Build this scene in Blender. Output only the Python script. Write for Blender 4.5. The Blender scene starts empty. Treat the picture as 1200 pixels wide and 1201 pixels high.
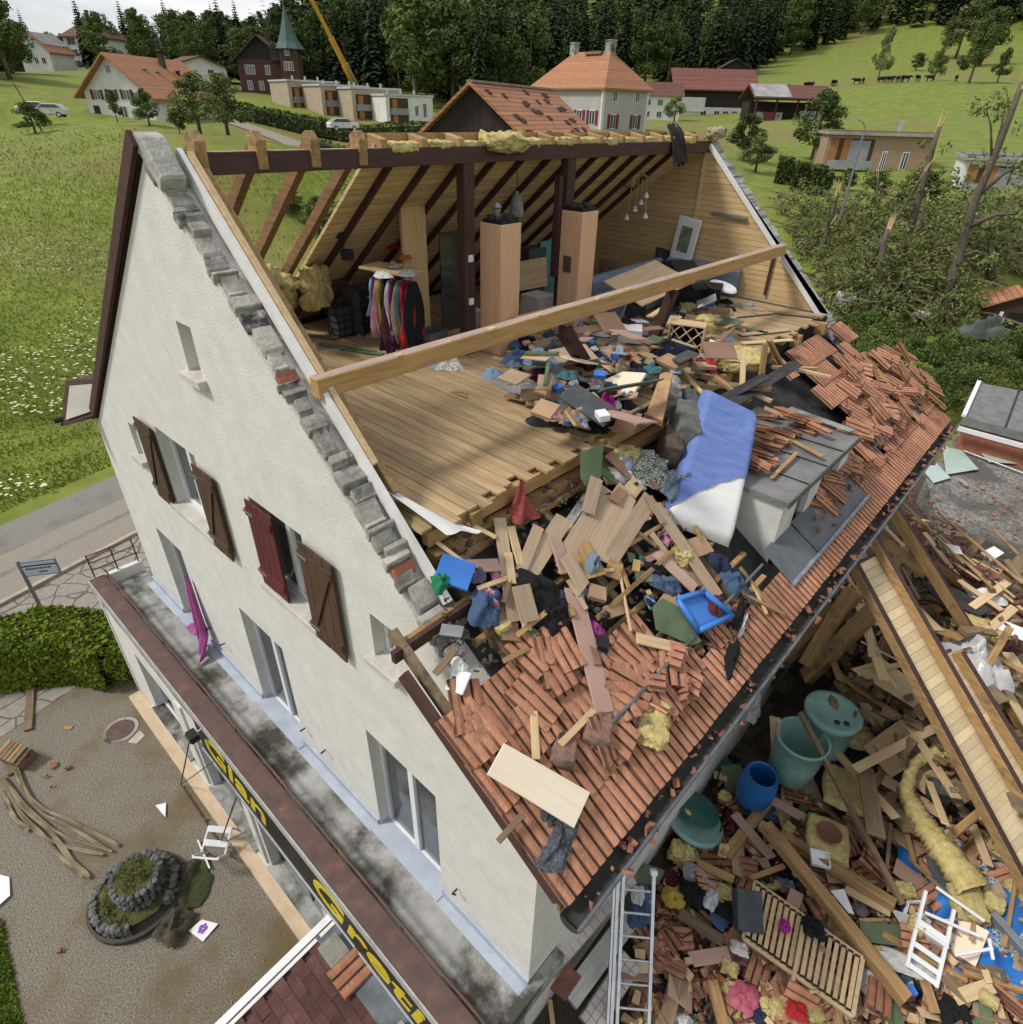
import bpy, bmesh, math, random
import numpy as np
from mathutils import Vector, Matrix, noise
from mathutils.geometry import tessellate_polygon
R_ = math.radians
random.seed(7)
sc = bpy.context.scene
col = sc.collection
# ------------------------------------------------------------------ camera
CAM = Vector((12.25, -2.5, 11.425))
YAW, DEP, ROLL, FPX = R_(132.0131), R_(32.8101), R_(-1.52847), 728.8
_f = Vector((math.cos(DEP)*math.cos(YAW), math.cos(DEP)*math.sin(YAW), -math.sin(DEP)))
_r = Vector((math.sin(YAW), -math.cos(YAW), 0)); _d = _f.cross(_r)
c_, s_ = math.cos(ROLL), math.sin(ROLL)
RT = c_*_r + s_*_d; DN = -s_*_r + c_*_d
cd = bpy.data.cameras.new('camera'); cam = bpy.data.objects.new('camera', cd); col.objects.link(cam)
cd.sensor_fit = 'HORIZONTAL'; cd.sensor_width = 36; cd.lens = 36*FPX/1200; cd.clip_start = .1; cd.clip_end = 5000
m = Matrix((( RT.x, -DN.x, -_f.x, CAM.x), (RT.y, -DN.y, -_f.y, CAM.y), (RT.z, -DN.z, -_f.z, CAM.z), (0, 0, 0, 1)))
cam.matrix_world = m; sc.camera = cam
# ------------------------------------------------------------------ world, sun, exposure
SUN_EL, SUN_AZ = R_(50), Vector((-.62, -.78))          # where the light comes from
w = bpy.data.worlds.new('World'); sc.world = w; w.use_nodes = True
nt = w.node_tree; nt.nodes.clear()
def wn(t, **k):
    n = nt.nodes.new(t)
    for a, b in k.items(): setattr(n, a, b)
    return n
sky = wn('ShaderNodeTexSky', sky_type='NISHITA', sun_disc=False, sun_elevation=SUN_EL,
         sun_rotation=math.atan2(SUN_AZ.x, SUN_AZ.y), air_density=1.0, dust_density=2.0)
tc = wn('ShaderNodeTexCoord'); mp = wn('ShaderNodeMapping'); mp.inputs['Scale'].default_value = (1, 1, 3.2)
n1 = wn('ShaderNodeTexNoise'); n1.inputs['Scale'].default_value = 3.1; n1.inputs['Detail'].default_value = 9; n1.inputs['Roughness'].default_value = .58
r1 = wn('ShaderNodeValToRGB'); r1.color_ramp.elements[0].position = .36; r1.color_ramp.elements[0].color = (3.9, 4.2, 4.7, 1)
r1.color_ramp.elements[1].position = .62; r1.color_ramp.elements[1].color = (6.9, 6.85, 6.75, 1)
n2 = wn('ShaderNodeTexNoise'); n2.inputs['Scale'].default_value = 2.0; n2.inputs['Detail'].default_value = 6
r2 = wn('ShaderNodeValToRGB'); r2.color_ramp.elements[0].position = .50; r2.color_ramp.elements[0].color = (1, 1, 1, 1)
r2.color_ramp.elements[1].position = .66; r2.color_ramp.elements[1].color = (.25, .25, .25, 1)
mx = wn('ShaderNodeMix', data_type='RGBA'); bg = wn('ShaderNodeBackground'); bg.inputs['Strength'].default_value = .078; wo = wn('ShaderNodeOutputWorld')
L = nt.links.new
L(tc.outputs['Generated'], mp.inputs['Vector']); L(mp.outputs[0], n1.inputs['Vector']); L(mp.outputs[0], n2.inputs['Vector'])
L(n1.outputs['Fac'], r1.inputs['Fac']); L(n2.outputs['Fac'], r2.inputs['Fac'])
L(r2.outputs['Color'], mx.inputs['Factor']); L(sky.outputs[0], mx.inputs[6]); L(r1.outputs['Color'], mx.inputs[7])
L(mx.outputs[2], bg.inputs['Color']); L(bg.outputs[0], wo.inputs['Surface'])
sl = bpy.data.lights.new('sun', 'SUN'); sl.energy = 1.5; sl.angle = R_(11); sl.color = (1, .95, .87)
so = bpy.data.objects.new('sun', sl); col.objects.link(so); so.location = (0, -20, 60)
sd = Vector((SUN_AZ.x*math.cos(SUN_EL), SUN_AZ.y*math.cos(SUN_EL), math.sin(SUN_EL)))
so.rotation_euler = sd.to_track_quat('Z', 'Y').to_euler()
sc.view_settings.view_transform = 'Standard'; sc.view_settings.look = 'None'; sc.view_settings.gamma = 1; sc.view_settings.exposure = 0.98
sc.cycles.max_bounces = 6; sc.cycles.transparent_max_bounces = 8; sc.cycles.use_denoising = True
# ------------------------------------------------------------------ placing helpers
def ray(px, py): return RT*((px-600)/FPX) + DN*((py-600)/FPX) + _f
def on(ax, v, px, py):
    i = 'XYZ'.index(ax); r = ray(px, py); return CAM + r*((v-CAM[i])/r[i])
def far(px, py, d):                                    # point seen at px,py at horizontal distance d
    r = ray(px, py); return CAM + r*(1.28*d/math.hypot(r.x, r.y))
def proj(p):
    q = Vector(p)-CAM; z = q.dot(_f)
    return (600+FPX*q.dot(RT)/z, 600+FPX*q.dot(DN)/z, z)
FLOOR = 8.25
RN = [(9.25, -.45, 7.58), (11.0, -.45, 6.42), (11.0, 11.1, 6.72), (9.25, 11.1, 7.70)]
def roof_z(x, y):
    v = (y+.45)/11.55; u = (x-9.25)/1.75
    return (7.58+(7.70-7.58)*v)*(1-u) + (6.42+(6.72-6.42)*v)*u
def ground_z(x, y):
    z = 1.5
    b = lambda cx, cy, r, h: h*math.exp(-((x-cx)**2+(y-cy)**2)/(r*r))
    z += b(13.6, 9.4, 2.6, 1.5) + b(12.2, 12, 2.2, 1.0) + b(14.4, 5.4, 1.7, .55) + b(12.9, 3.2, 1.6, .25) + b(13, 15, 4, 1.2)
    return z
def on_f(px, py, fn, h=0):
    r = ray(px, py); t = .5
    lo, hi = 1.0, 60.0
    for _ in range(48):
        t = (lo+hi)/2; p = CAM+r*t
        if p.z > fn(p.x, p.y)+h: lo = t
        else: hi = t
    return CAM+r*hi
def at(surf, px, py, h=0):
    if surf == 'F': return on('Z', FLOOR+h, px, py)
    if surf == 'R': return on_f(px, py, roof_z, h)
    if surf == 'G': return on_f(px, py, ground_z, h)
    if surf == 'T': return on_f(px, py, terr, h)
    return on('Z', surf+h, px, py)
# ------------------------------------------------------------------ mesh helpers
class MB:
    def __init__(s): s.v = []; s.f = []; s.mi = []; s.cur = 0
    def add(s, vs, fs):
        o = len(s.v); s.v += [tuple(v) for v in vs]
        for f in fs: s.f.append(tuple(i+o for i in f)); s.mi.append(s.cur)
        return s
    def box(s, x0, x1, y0, y1, z0, z1):
        if x0 > x1: x0, x1 = x1, x0
        if y0 > y1: y0, y1 = y1, y0
        if z0 > z1: z0, z1 = z1, z0
        return s.add([(x0,y0,z0),(x1,y0,z0),(x1,y1,z0),(x0,y1,z0),(x0,y0,z1),(x1,y0,z1),(x1,y1,z1),(x0,y1,z1)],
                     [(3,2,1,0),(4,5,6,7),(0,1,5,4),(1,2,6,5),(2,3,7,6),(3,0,4,7)])
    def beam(s, A, B, w, t, up=(0,0,1)):
        A, B = Vector(A), Vector(B); x = (B-A).normalized(); u = Vector(up); y = u.cross(x)
        if y.length < 1e-4: y = Vector((0,1,0)).cross(x)
        y.normalize(); z = x.cross(y)
        v = [p+y*a*w/2+z*b*t/2 for p in (A, B) for a, b in ((-1,-1),(1,-1),(1,1),(-1,1))]
        return s.add(v, [(3,2,1,0),(4,5,6,7),(0,1,5,4),(1,2,6,5),(2,3,7,6),(3,0,4,7)])
    def prism(s, pts, a, b, ax='Y'):                   # polygon in the plane normal to ax, from a to b
        n = len(pts)
        mk = {'Y': lambda p, t: (p[0], t, p[1]), 'X': lambda p, t: (t, p[0], p[1]), 'Z': lambda p, t: (p[0], p[1], t)}[ax]
        v = [mk(p, a) for p in pts]+[mk(p, b) for p in pts]
        return s.add(v, [tuple(range(n-1,-1,-1)), tuple(range(n, 2*n))]+[(i, (i+1) % n, n+(i+1) % n, n+i) for i in range(n)])
    def tube(s, pts, r, n=8, cap=True):
        pts = [Vector(p) for p in pts]; rs = r if isinstance(r, (list, tuple)) else [r]*len(pts)
        vs = []; prev = None
        for i, p in enumerate(pts):
            d = (pts[min(i+1, len(pts)-1)]-pts[max(i-1, 0)]).normalized()
            if prev is None: a = d.orthogonal().normalized()
            else: a = (prev-d*prev.dot(d)).normalized()
            prev = a; b = d.cross(a)
            vs += [p+(a*math.cos(2*math.pi*k/n)+b*math.sin(2*math.pi*k/n))*rs[i] for k in range(n)]
        fs = [(i*n+k, i*n+(k+1) % n, (i+1)*n+(k+1) % n, (i+1)*n+k) for i in range(len(pts)-1) for k in range(n)]
        if cap: fs += [tuple(range(n-1,-1,-1)), tuple(range((len(pts)-1)*n, len(pts)*n))]
        return s.add(vs, fs)
    def lathe(s, prof, n=24, c=(0,0,0)):               # (r,z) profile
        vs = [(c[0]+r*math.cos(2*math.pi*k/n), c[1]+r*math.sin(2*math.pi*k/n), c[2]+z) for r, z in prof for k in range(n)]
        return s.add(vs, [(i*n+k, i*n+(k+1) % n, (i+1)*n+(k+1) % n, (i+1)*n+k) for i in range(len(prof)-1) for k in range(n)])
    def grid(s, fn, nu, nv):
        vs = [fn(i/nu, j/nv) for j in range(nv+1) for i in range(nu+1)]
        return s.add(vs, [(j*(nu+1)+i, j*(nu+1)+i+1, (j+1)*(nu+1)+i+1, (j+1)*(nu+1)+i) for j in range(nv) for i in range(nu)])
    def mesh(s, name, mats, smooth=False):
        me = bpy.data.meshes.new(name); me.from_pydata(s.v, [], s.f)
        for k in (mats if isinstance(mats, (list, tuple)) else [mats]): me.materials.append(k)
        if any(s.mi): me.polygons.foreach_set('material_index', s.mi)
        if smooth: me.polygons.foreach_set('use_smooth', [True]*len(s.f))
        me.update(); return me
    def build(s, name, mats, parent=None, smooth=False, M=None, bevel=0):
        o = bpy.data.objects.new(name, s.mesh(name, mats, smooth)); col.objects.link(o)
        if parent is not None: o.parent = parent
        if M is not None: o.matrix_local = M
        if bevel:
            b = o.modifiers.new('b', 'BEVEL'); b.width = bevel; b.segments = 1; b.limit_method = 'ANGLE'
        return o
def T(o, label, cat, group=None):
    o['label'] = label; o['category'] = cat
    if group: o['group'] = group
    return o
def S(o, kind='structure'): o['kind'] = kind; return o
def empty(name, loc=(0,0,0), rz=0):
    o = bpy.data.objects.new(name, None); col.objects.link(o); o.location = loc; o.rotation_euler = (0,0,rz); o.empty_display_size = .2; return o
def copy_tree(o, parent=None):
    c = o.copy(); col.objects.link(c); c.parent = parent
    for ch in o.children: copy_tree(ch, c)
    return c
def inst(name, me, parent=None, M=None):
    o = bpy.data.objects.new(name, me); col.objects.link(o)
    if parent is not None: o.parent = parent
    if M is not None: o.matrix_local = M
    return o
def frame(A, B, up=(0,0,1), roll=0):                   # x along A->B, origin in the middle
    A, B = Vector(A), Vector(B); x = (B-A).normalized(); y = Vector(up).cross(x)
    if y.length < 1e-3: y = Vector((1,0,0)).cross(x)
    y.normalize(); z = x.cross(y); M = Matrix((x, y, z)).transposed().to_4x4()
    M = M @ Matrix.Rotation(roll, 4, 'X'); M.translation = (A+B)/2; return M
# ------------------------------------------------------------------ materials
def lin(c): return tuple(c)+(1,)
MATS = {}
def mat(name, c=(.5,.5,.5), rough=.8, c2=None, scale=6, detail=6, stretch=(1,1,1), bump=.3, bscale=None, rnd=.0, contrast=(.35,.65), spec=.3, metal=0, coord='Object', c3=None, s3=1.5, lo3=.55, hi3=.7, trans=0, alpha=1):
    if name in MATS: return MATS[name]
    m = bpy.data.materials.new(name); m.use_nodes = True; t = m.node_tree; b = t.nodes['Principled BSDF']
    N = lambda k: t.nodes.new(k); K = t.links.new
    b.inputs['Roughness'].default_value = rough; b.inputs['Specular IOR Level'].default_value = spec; b.inputs['Metallic'].default_value = metal
    if trans: b.inputs['Transmission Weight'].default_value = trans
    if alpha < 1: b.inputs['Alpha'].default_value = alpha
    tc = N('ShaderNodeTexCoord'); mp = N('ShaderNodeMapping'); mp.inputs['Scale'].default_value = stretch
    K(tc.outputs[coord], mp.inputs['Vector'])
    oi = N('ShaderNodeObjectInfo')
    if rnd:                                            # shift the pattern from piece to piece
        va = N('ShaderNodeVectorMath'); va.operation = 'ADD'; ml = N('ShaderNodeVectorMath'); ml.operation = 'SCALE'
        K(oi.outputs['Random'], ml.inputs[0]); ml.inputs['Scale'].default_value = 57.
        K(tc.outputs[coord], va.inputs[0]); K(ml.outputs[0], va.inputs[1]); K(va.outputs[0], mp.inputs['Vector'])
    nz = N('ShaderNodeTexNoise'); nz.inputs['Scale'].default_value = scale; nz.inputs['Detail'].default_value = detail; nz.inputs['Roughness'].default_value = .6
    K(mp.outputs[0], nz.inputs['Vector'])
    rp = N('ShaderNodeValToRGB'); rp.color_ramp.elements[0].position = contrast[0]; rp.color_ramp.elements[1].position = contrast[1]
    c2 = c2 or tuple(x*.72 for x in c)
    rp.color_ramp.elements[0].color = lin(c2); rp.color_ramp.elements[1].color = lin(c)
    K(nz.outputs['Fac'], rp.inputs['Fac']); out = rp.outputs['Color']
    if c3:
        n3 = N('ShaderNodeTexNoise'); n3.inputs['Scale'].default_value = s3; n3.inputs['Detail'].default_value = 8; n3.inputs['Roughness'].default_value = .65
        K(va.outputs[0] if rnd else tc.outputs[coord], n3.inputs['Vector'])
        r3 = N('ShaderNodeValToRGB'); r3.color_ramp.elements[0].position = lo3; r3.color_ramp.elements[1].position = hi3
        K(n3.outputs['Fac'], r3.inputs['Fac']); mx = N('ShaderNodeMix'); mx.data_type = 'RGBA'
        K(r3.outputs['Color'], mx.inputs['Factor']); K(out, mx.inputs[6]); mx.inputs[7].default_value = lin(c3); out = mx.outputs[2]
    if rnd:
        mr = N('ShaderNodeMapRange'); mr.inputs['To Min'].default_value = 1-rnd; mr.inputs['To Max'].default_value = 1+rnd*.7
        K(oi.outputs['Random'], mr.inputs['Value']); hs = N('ShaderNodeHueSaturation'); K(mr.outputs[0], hs.inputs['Value']); K(out, hs.inputs['Color']); out = hs.outputs['Color']
    K(out, b.inputs['Base Color'])
    if bump:
        bn = N('ShaderNodeTexNoise'); bn.inputs['Scale'].default_value = bscale or scale*3; bn.inputs['Detail'].default_value = 8
        K(mp.outputs[0], bn.inputs['Vector']); bu = N('ShaderNodeBump'); bu.inputs['Strength'].default_value = bump; bu.inputs['Distance'].default_value = .02
        K(bn.outputs['Fac'], bu.inputs['Height']); K(bu.outputs[0], b.inputs['Normal'])
    MATS[name] = m; return m
def wood(name, c, c2, axis='X', rnd=.18, c3=None, **k):
    st = {'X': (.7, 9, 9), 'Y': (9, .7, 9), 'Z': (9, 9, .7)}[axis]
    return mat(name, c, .75, c2, scale=2.6, detail=8, stretch=st, bump=.25, rnd=rnd, contrast=(.3,.7), c3=c3, s3=k.get('s3', 2.5), lo3=k.get('lo3', .58), hi3=k.get('hi3', .68))
def lined(name, c, c2, gap, axis, period, coord='Object', rnd=0, width=.06, rough=.8, bump=.5, nscale=3):   # boards or courses too fine to build
    if name in MATS: return MATS[name]
    m = mat(name, c, rough, c2, scale=nscale, stretch={'X': (8,.8,8), 'Y': (8,.8,8), 'Z': (.8,.8,8)}[axis] if axis != 'Z' else (.8,.8,9), rnd=rnd, bump=0, coord=coord)
    t = m.node_tree; b = t.nodes['Principled BSDF']; N = lambda k: t.nodes.new(k); K = t.links.new
    src = b.inputs['Base Color'].links[0].from_socket
    tc = N('ShaderNodeTexCoord'); sx = N('ShaderNodeSeparateXYZ'); K(tc.outputs[coord], sx.inputs[0])
    a = N('ShaderNodeMath'); a.operation = 'DIVIDE'; K(sx.outputs[axis], a.inputs[0]); a.inputs[1].default_value = period
    fr = N('ShaderNodeMath'); fr.operation = 'FRACT'; K(a.outputs[0], fr.inputs[0])
    ls = N('ShaderNodeMath'); ls.operation = 'LESS_THAN'; K(fr.outputs[0], ls.inputs[0]); ls.inputs[1].default_value = width
    fl = N('ShaderNodeMath'); fl.operation = 'FLOOR'; K(a.outputs[0], fl.inputs[0])
    wn_ = N('ShaderNodeTexWhiteNoise'); wn_.noise_dimensions = '1D'; K(fl.outputs[0], wn_.inputs['W'])
    mr = N('ShaderNodeMapRange'); mr.inputs['To Min'].default_value = .86; mr.inputs['To Max'].default_value = 1.1; K(wn_.outputs['Value'], mr.inputs['Value'])
    hs = N('ShaderNodeHueSaturation'); K(mr.outputs[0], hs.inputs['Value']); K(src, hs.inputs['Color'])
    mx = N('ShaderNodeMix'); mx.data_type = 'RGBA'; K(ls.outputs[0], mx.inputs['Factor']); K(hs.outputs[0], mx.inputs[6]); mx.inputs[7].default_value = lin(gap)
    K(mx.outputs[2], b.inputs['Base Color'])
    bu = N('ShaderNodeBump'); bu.inputs['Strength'].default_value = bump; bu.inputs['Distance'].default_value = .01; bu.invert = True; K(ls.outputs[0], bu.inputs['Height']); K(bu.outputs[0], b.inputs['Normal'])
    return m
def spotted(name, c, c2, scale=18, thr=.5, kind='F1', rough=.9, metric='EUCLIDEAN', rnd=.1):       # printed cloth
    if name in MATS: return MATS[name]
    m = mat(name, c, rough, tuple(x*.9 for x in c), scale=5, rnd=rnd, bump=.3, bscale=9)
    t = m.node_tree; b = t.nodes['Principled BSDF']; N = lambda k: t.nodes.new(k); K = t.links.new
    src = b.inputs['Base Color'].links[0].from_socket
    tc = N('ShaderNodeTexCoord'); vo = N('ShaderNodeTexVoronoi'); vo.feature = kind; vo.distance = metric; vo.inputs['Scale'].default_value = scale; K(tc.outputs['Object'], vo.inputs['Vector'])
    ls = N('ShaderNodeMath'); ls.operation = 'LESS_THAN'; ls.inputs[1].default_value = thr; K(vo.outputs['Distance'], ls.inputs[0])
    mx = N('ShaderNodeMix'); mx.data_type = 'RGBA'; K(ls.outputs[0], mx.inputs['Factor']); K(src, mx.inputs[6]); mx.inputs[7].default_value = lin(c2); K(mx.outputs[2], b.inputs['Base Color'])
    return m
def checks(name, c, c2, scale=12):
    if name in MATS: return MATS[name]
    m = mat(name, c, .9, scale=5, bump=.3); t = m.node_tree; b = t.nodes['Principled BSDF']
    tc = t.nodes.new('ShaderNodeTexCoord'); ck = t.nodes.new('ShaderNodeTexChecker'); ck.inputs['Scale'].default_value = scale
    ck.inputs['Color1'].default_value = lin(c); ck.inputs['Color2'].default_value = lin(c2)
    t.links.new(tc.outputs['Object'], ck.inputs['Vector']); t.links.new(ck.outputs['Color'], b.inputs['Base Color']); return m
stucco = mat('stucco', (.66,.645,.61), .95, (.58,.565,.53), scale=3, bump=.45, bscale=60, c3=(.43,.415,.38), s3=34, lo3=.53, hi3=.72)
stone_m = mat('stone', (.40,.38,.34), .95, (.20,.19,.175), scale=4.5, bump=1.0, bscale=14, rnd=.28, contrast=(.38,.6), c3=(.035,.035,.035), s3=3, lo3=.56, hi3=.66)
brick_m = mat('brick', (.36,.13,.08), .9, (.25,.10,.07), scale=6, bump=.6, rnd=.2)
dark_beam = wood('dark_stained_wood', (.085,.042,.035), (.045,.024,.02), 'X', c3=(.25,.15,.08), lo3=.68, hi3=.74)
dark_y = wood('dark_stained_wood_long', (.085,.042,.038), (.05,.026,.024), 'Y', c3=(.28,.18,.1), lo3=.7, hi3=.74)
dark_z = wood('dark_stained_wood_post', (.075,.036,.03), (.04,.02,.018), 'Z')
pine = wood('pine', (.56,.36,.16), (.38,.21,.08), 'X', c3=(.2,.1,.035), lo3=.63, hi3=.72)
pine_y = wood('pine_long', (.54,.34,.15), (.36,.2,.08), 'Y', c3=(.2,.1,.035), lo3=.63, hi3=.72)
pale = wood('pale_timber', (.60,.46,.28), (.46,.32,.17), 'X', c3=(.3,.18,.08), lo3=.66, hi3=.72)
honey = wood('honey_timber', (.43,.275,.125), (.25,.145,.06), 'X', c3=(.11,.068,.036), lo3=.54, hi3=.72)
oak = wood('oak_laminate', (.42,.315,.215), (.31,.225,.15), 'X')
oldwood = wood('weathered_wood', (.26,.185,.11), (.13,.09,.055), 'X', c3=(.05,.035,.025), lo3=.56, hi3=.68)
hard = mat('hardboard', (.29,.17,.115), .7, (.22,.125,.085), scale=3, bump=.1, rnd=.15)
pinkb = mat('pink_board', (.43,.285,.23), .8, (.36,.23,.185), scale=2, bump=.1, rnd=.08)
green_b = mat('green_board', (.12,.165,.09), .85, (.085,.12,.065), scale=3, bump=.15, rnd=.1)
cream_b = mat('cream_board', (.74,.64,.50), .55, (.68,.58,.44), scale=2, stretch=(.5,8,8), bump=.05)
floorw = wood('floor_board', (.44,.325,.185), (.26,.175,.09), 'X', rnd=.22, c3=(.13,.085,.045), s3=1.6, lo3=.6, hi3=.78)
plyw = mat('flue_cladding', (.66,.43,.27), .6, (.60,.36,.21), scale=2, stretch=(7,7,.6), bump=.05)
tile_m = mat('terracotta', (.47,.225,.135), .85, (.34,.155,.092), scale=7, bump=.5, bscale=40, rnd=.25, c3=(.14,.08,.055), s3=5, lo3=.57, hi3=.75)
tile2_m = mat('terracotta_broken', (.30,.13,.088), .9, (.15,.068,.05), scale=6, bump=.5, bscale=30, rnd=.3)
felt = mat('roofing_felt', (.045,.045,.047), .85, (.02,.02,.021), scale=4, bump=.5, c3=(.12,.11,.1), s3=6, lo3=.62, hi3=.75)
zinc = mat('zinc', (.16,.18,.20), .5, (.09,.105,.12), scale=5, bump=.1, metal=.4)
bitumen = mat('bitumen', (.20,.20,.197), .85, (.13,.13,.13), scale=3, bump=.3, bscale=60, c3=(.24,.23,.21), s3=2.5, lo3=.62, hi3=.72)
wool = mat('mineral_wool', (.58,.49,.23), .98, (.36,.28,.10), scale=12, bump=1.0, bscale=34, rnd=.12, contrast=(.3,.7))
white_p = mat('white_plastic', (.74,.75,.76), .4, (.66,.67,.69), scale=3, bump=.05)
white_c = mat('white_membrane', (.72,.71,.69), .7, (.62,.61,.6), scale=3, bump=.3)
glass = mat('window_glass', (.06,.07,.08), .08, (.035,.04,.045), scale=2, bump=0, spec=.8)
black = mat('black_plastic', (.018,.018,.02), .55, (.01,.01,.01), scale=4, bump=.1)
grey_d = mat('dark_grey_fabric', (.07,.075,.085), .85, (.045,.05,.055), scale=6, bump=.3)
metal_g = mat('grey_metal', (.30,.31,.32), .45, (.22,.23,.24), scale=5, bump=.1, metal=.6)
alu = mat('aluminium', (.62,.63,.64), .35, (.5,.51,.52), scale=6, bump=.08, metal=.8)
rust = mat('rusty_brown_metal', (.125,.075,.062), .7, (.085,.052,.048), scale=4, bump=.3, c3=(.22,.09,.04), s3=4, lo3=.6, hi3=.72)
concrete = mat('concrete', (.40,.40,.385), .9, (.24,.24,.22), scale=2.5, bump=.5, bscale=30, c3=(.06,.058,.045), s3=1.1, lo3=.48, hi3=.62)
flash_m = mat('pale_blue_flashing', (.42,.47,.54), .6, (.34,.38,.45), scale=3, bump=.15, c3=(.25,.24,.22), s3=5, lo3=.66, hi3=.75)
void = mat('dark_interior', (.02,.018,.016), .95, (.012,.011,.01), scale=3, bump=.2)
# ================================================================== terrain
CT = []
def ctl(px, py, d=None, z=None):
    p = far(px, py, d) if d else on('Z', z, px, py); CT.append((p.x, p.y, p.z))
for a in [(0,640,None,0),(60,600,None,0),(120,520,None,.4),(0,520,None,.6),(0,400,None,2.0),(70,330,None,3.0),(0,300,None,3.6),(100,240,None,4.6),(0,200,None,6.0),
          (90,185,None,6.6),(30,150,None,8.0),(0,112,105),(110,140,92),(200,145,90),(250,150,80),(30,84,165),(110,84,160),(170,80,165),(230,95,150),
          (300,260,None,2.2),(260,330,None,1.2),(380,330,None,1.3),(430,240,None,2.6),(330,200,None,4.0),(300,165,62),(420,172,70),(330,118,125),(450,150,100),(560,160,60),
          (610,130,120),(690,150,78),(760,142,105),(830,141,125),(930,139,120),
          (880,185,70),(960,235,50),(1020,228,55),(940,160,85),(1060,160,90),(1180,180,80),(1150,275,42),(900,110,165),(1000,97,170),(1100,95,170),(1190,98,165),
          (940,330,None,1.7),(1050,380,None,1.6),(1150,420,None,1.6),(1195,380,None,1.7),(1080,300,36),(1190,300,36),
          (860,75,240),(950,70,250),(1050,30,300),(1150,40,290),(800,80,220),(720,95,190),(600,105,170),(500,100,180),(420,85,185),(300,78,190),(200,76,210),(80,86,215),(0,90,200),
          (100,95,300),(300,60,330),(500,0,360),(700,-30,400),(900,-60,430),(1100,-80,430),(1250,-60,400),(-100,90,260),(-150,120,100),(-150,300,None,3.4),(1350,120,170),(1350,300,40),(1400,0,300)]:
    ctl(a[0], a[1], a[2], a[3] if len(a) > 3 else None)
for a in [(0,-8,0),(8,-12,0),(-8,-10,0),(4,4,.1),(-4,6,.2),(0,14,.8),(6,18,1.2),(14,-6,1.3),(20,2,1.5),(18,14,1.6),(30,-20,1),(0,-40,-2),(60,-40,0),(-60,-60,0),(-90,-20,4),(100,40,6),(200,-100,0),(-200,-200,0),(0,-300,-4),(300,100,30),(-300,0,30)]: CT.append(a)
_c = np.array(CT); _xy = _c[:, :2]/100.
def _U(r2): return np.where(r2 > 1e-12, .5*r2*np.log(np.maximum(r2, 1e-12)), 0)
_n = len(_c); _K = _U(((_xy[:, None]-_xy[None])**2).sum(-1)) + np.eye(_n)*.0008
_P = np.c_[np.ones(_n), _xy]; _A = np.block([[_K, _P], [_P.T, np.zeros((3,3))]])
_W = np.linalg.solve(_A, np.r_[_c[:, 2], 0, 0, 0])
def sstep(a, b, x): t = np.clip((x-a)/(b-a), 0, 1); return t*t*(3-2*t)
def terr_np(x, y):
    q = np.stack([x, y], -1)/100.
    z = _U(((q[:, None]-_xy[None])**2).sum(-1))@_W[:_n] + _W[_n] + q@_W[_n+1:]
    d = np.hypot(x-12, y+2.5); z = np.clip(z, -6, 400); z = z*(1-sstep(430, 720, d))
    z = z + .12*np.sin(x*.21+1)*np.cos(y*.17)*sstep(25, 60, d)
    near = 1-sstep(1, 7, np.maximum(np.maximum(-13.2-x, x-11.5), np.maximum(-14-y, y-9)))     # yard is flat
    z = z*(1-near) + (-.06)*near
    rt = 1-sstep(0, 8, np.maximum(np.maximum(10.4-x, x-28)*3, np.maximum(-6-y, y-17)))
    z = z*(1-rt) + 1.35*rt
    return z
def terr(x, y): return float(terr_np(np.array([x]), np.array([y]))[0])
def path_mat(): pass
# meadow material: fresh green, yellowish dry upper pasture, mown bands
grass = mat('meadow_grass', (.195,.225,.036), .95, (.095,.135,.018), scale=.55, detail=10, bump=.9, bscale=9, contrast=(.3,.68), c3=(.17,.15,.045), s3=.028, lo3=.49, hi3=.64)
def build_terrain():
    na, rad = 220, [0]
    r = 2.
    while r < 1500: rad.append(r); r = r*1.055 + .25
    X = [12.]; Y = [-2.5]
    for rr in rad[1:]:
        for k in range(na): a = 2*math.pi*k/na; X.append(12+rr*math.cos(a)); Y.append(-2.5+rr*math.sin(a))
    X, Y = np.array(X), np.array(Y); Z = np.concatenate([terr_np(X[i:i+2000], Y[i:i+2000]) for i in range(0, len(X), 2000)])
    D = np.hypot(X-12, Y+2.5); Z = np.where(D > 700, np.minimum(Z, Z*0+Z), Z); Z = np.clip(Z, -8, 130)
    fs = [(0, 1+k, 1+(k+1) % na) for k in range(na)]
    for i in range(len(rad)-2):
        o = 1+i*na; fs += [(o+k, o+na+k, o+na+(k+1) % na, o+(k+1) % na) for k in range(na)]
    b = MB(); b.add(list(zip(X.tolist(), Y.tolist(), Z.tolist())), fs)
    S(b.build('terrain', grass, smooth=True))
build_terrain()
gravel = mat('gravel', (.30,.265,.21), .95, (.11,.097,.075), scale=38, detail=4, bump=1.0, bscale=60, contrast=(.36,.66), c3=(.15,.115,.06), s3=.42, lo3=.5, hi3=.64)
asph = mat('asphalt_old', (.235,.22,.195), .95, (.17,.16,.145), scale=20, bump=.4, bscale=80, c3=(.16,.15,.135), s3=.5, lo3=.5, hi3=.62)
asph2 = mat('asphalt_light', (.29,.255,.21), .95, (.22,.195,.165), scale=22, bump=.4, bscale=80)
dirt = mat('dark_dirt', (.10,.078,.056), .97, (.045,.036,.028), scale=5, bump=.9, bscale=25, c3=(.2,.17,.12), s3=2, lo3=.6, hi3=.7)
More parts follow.
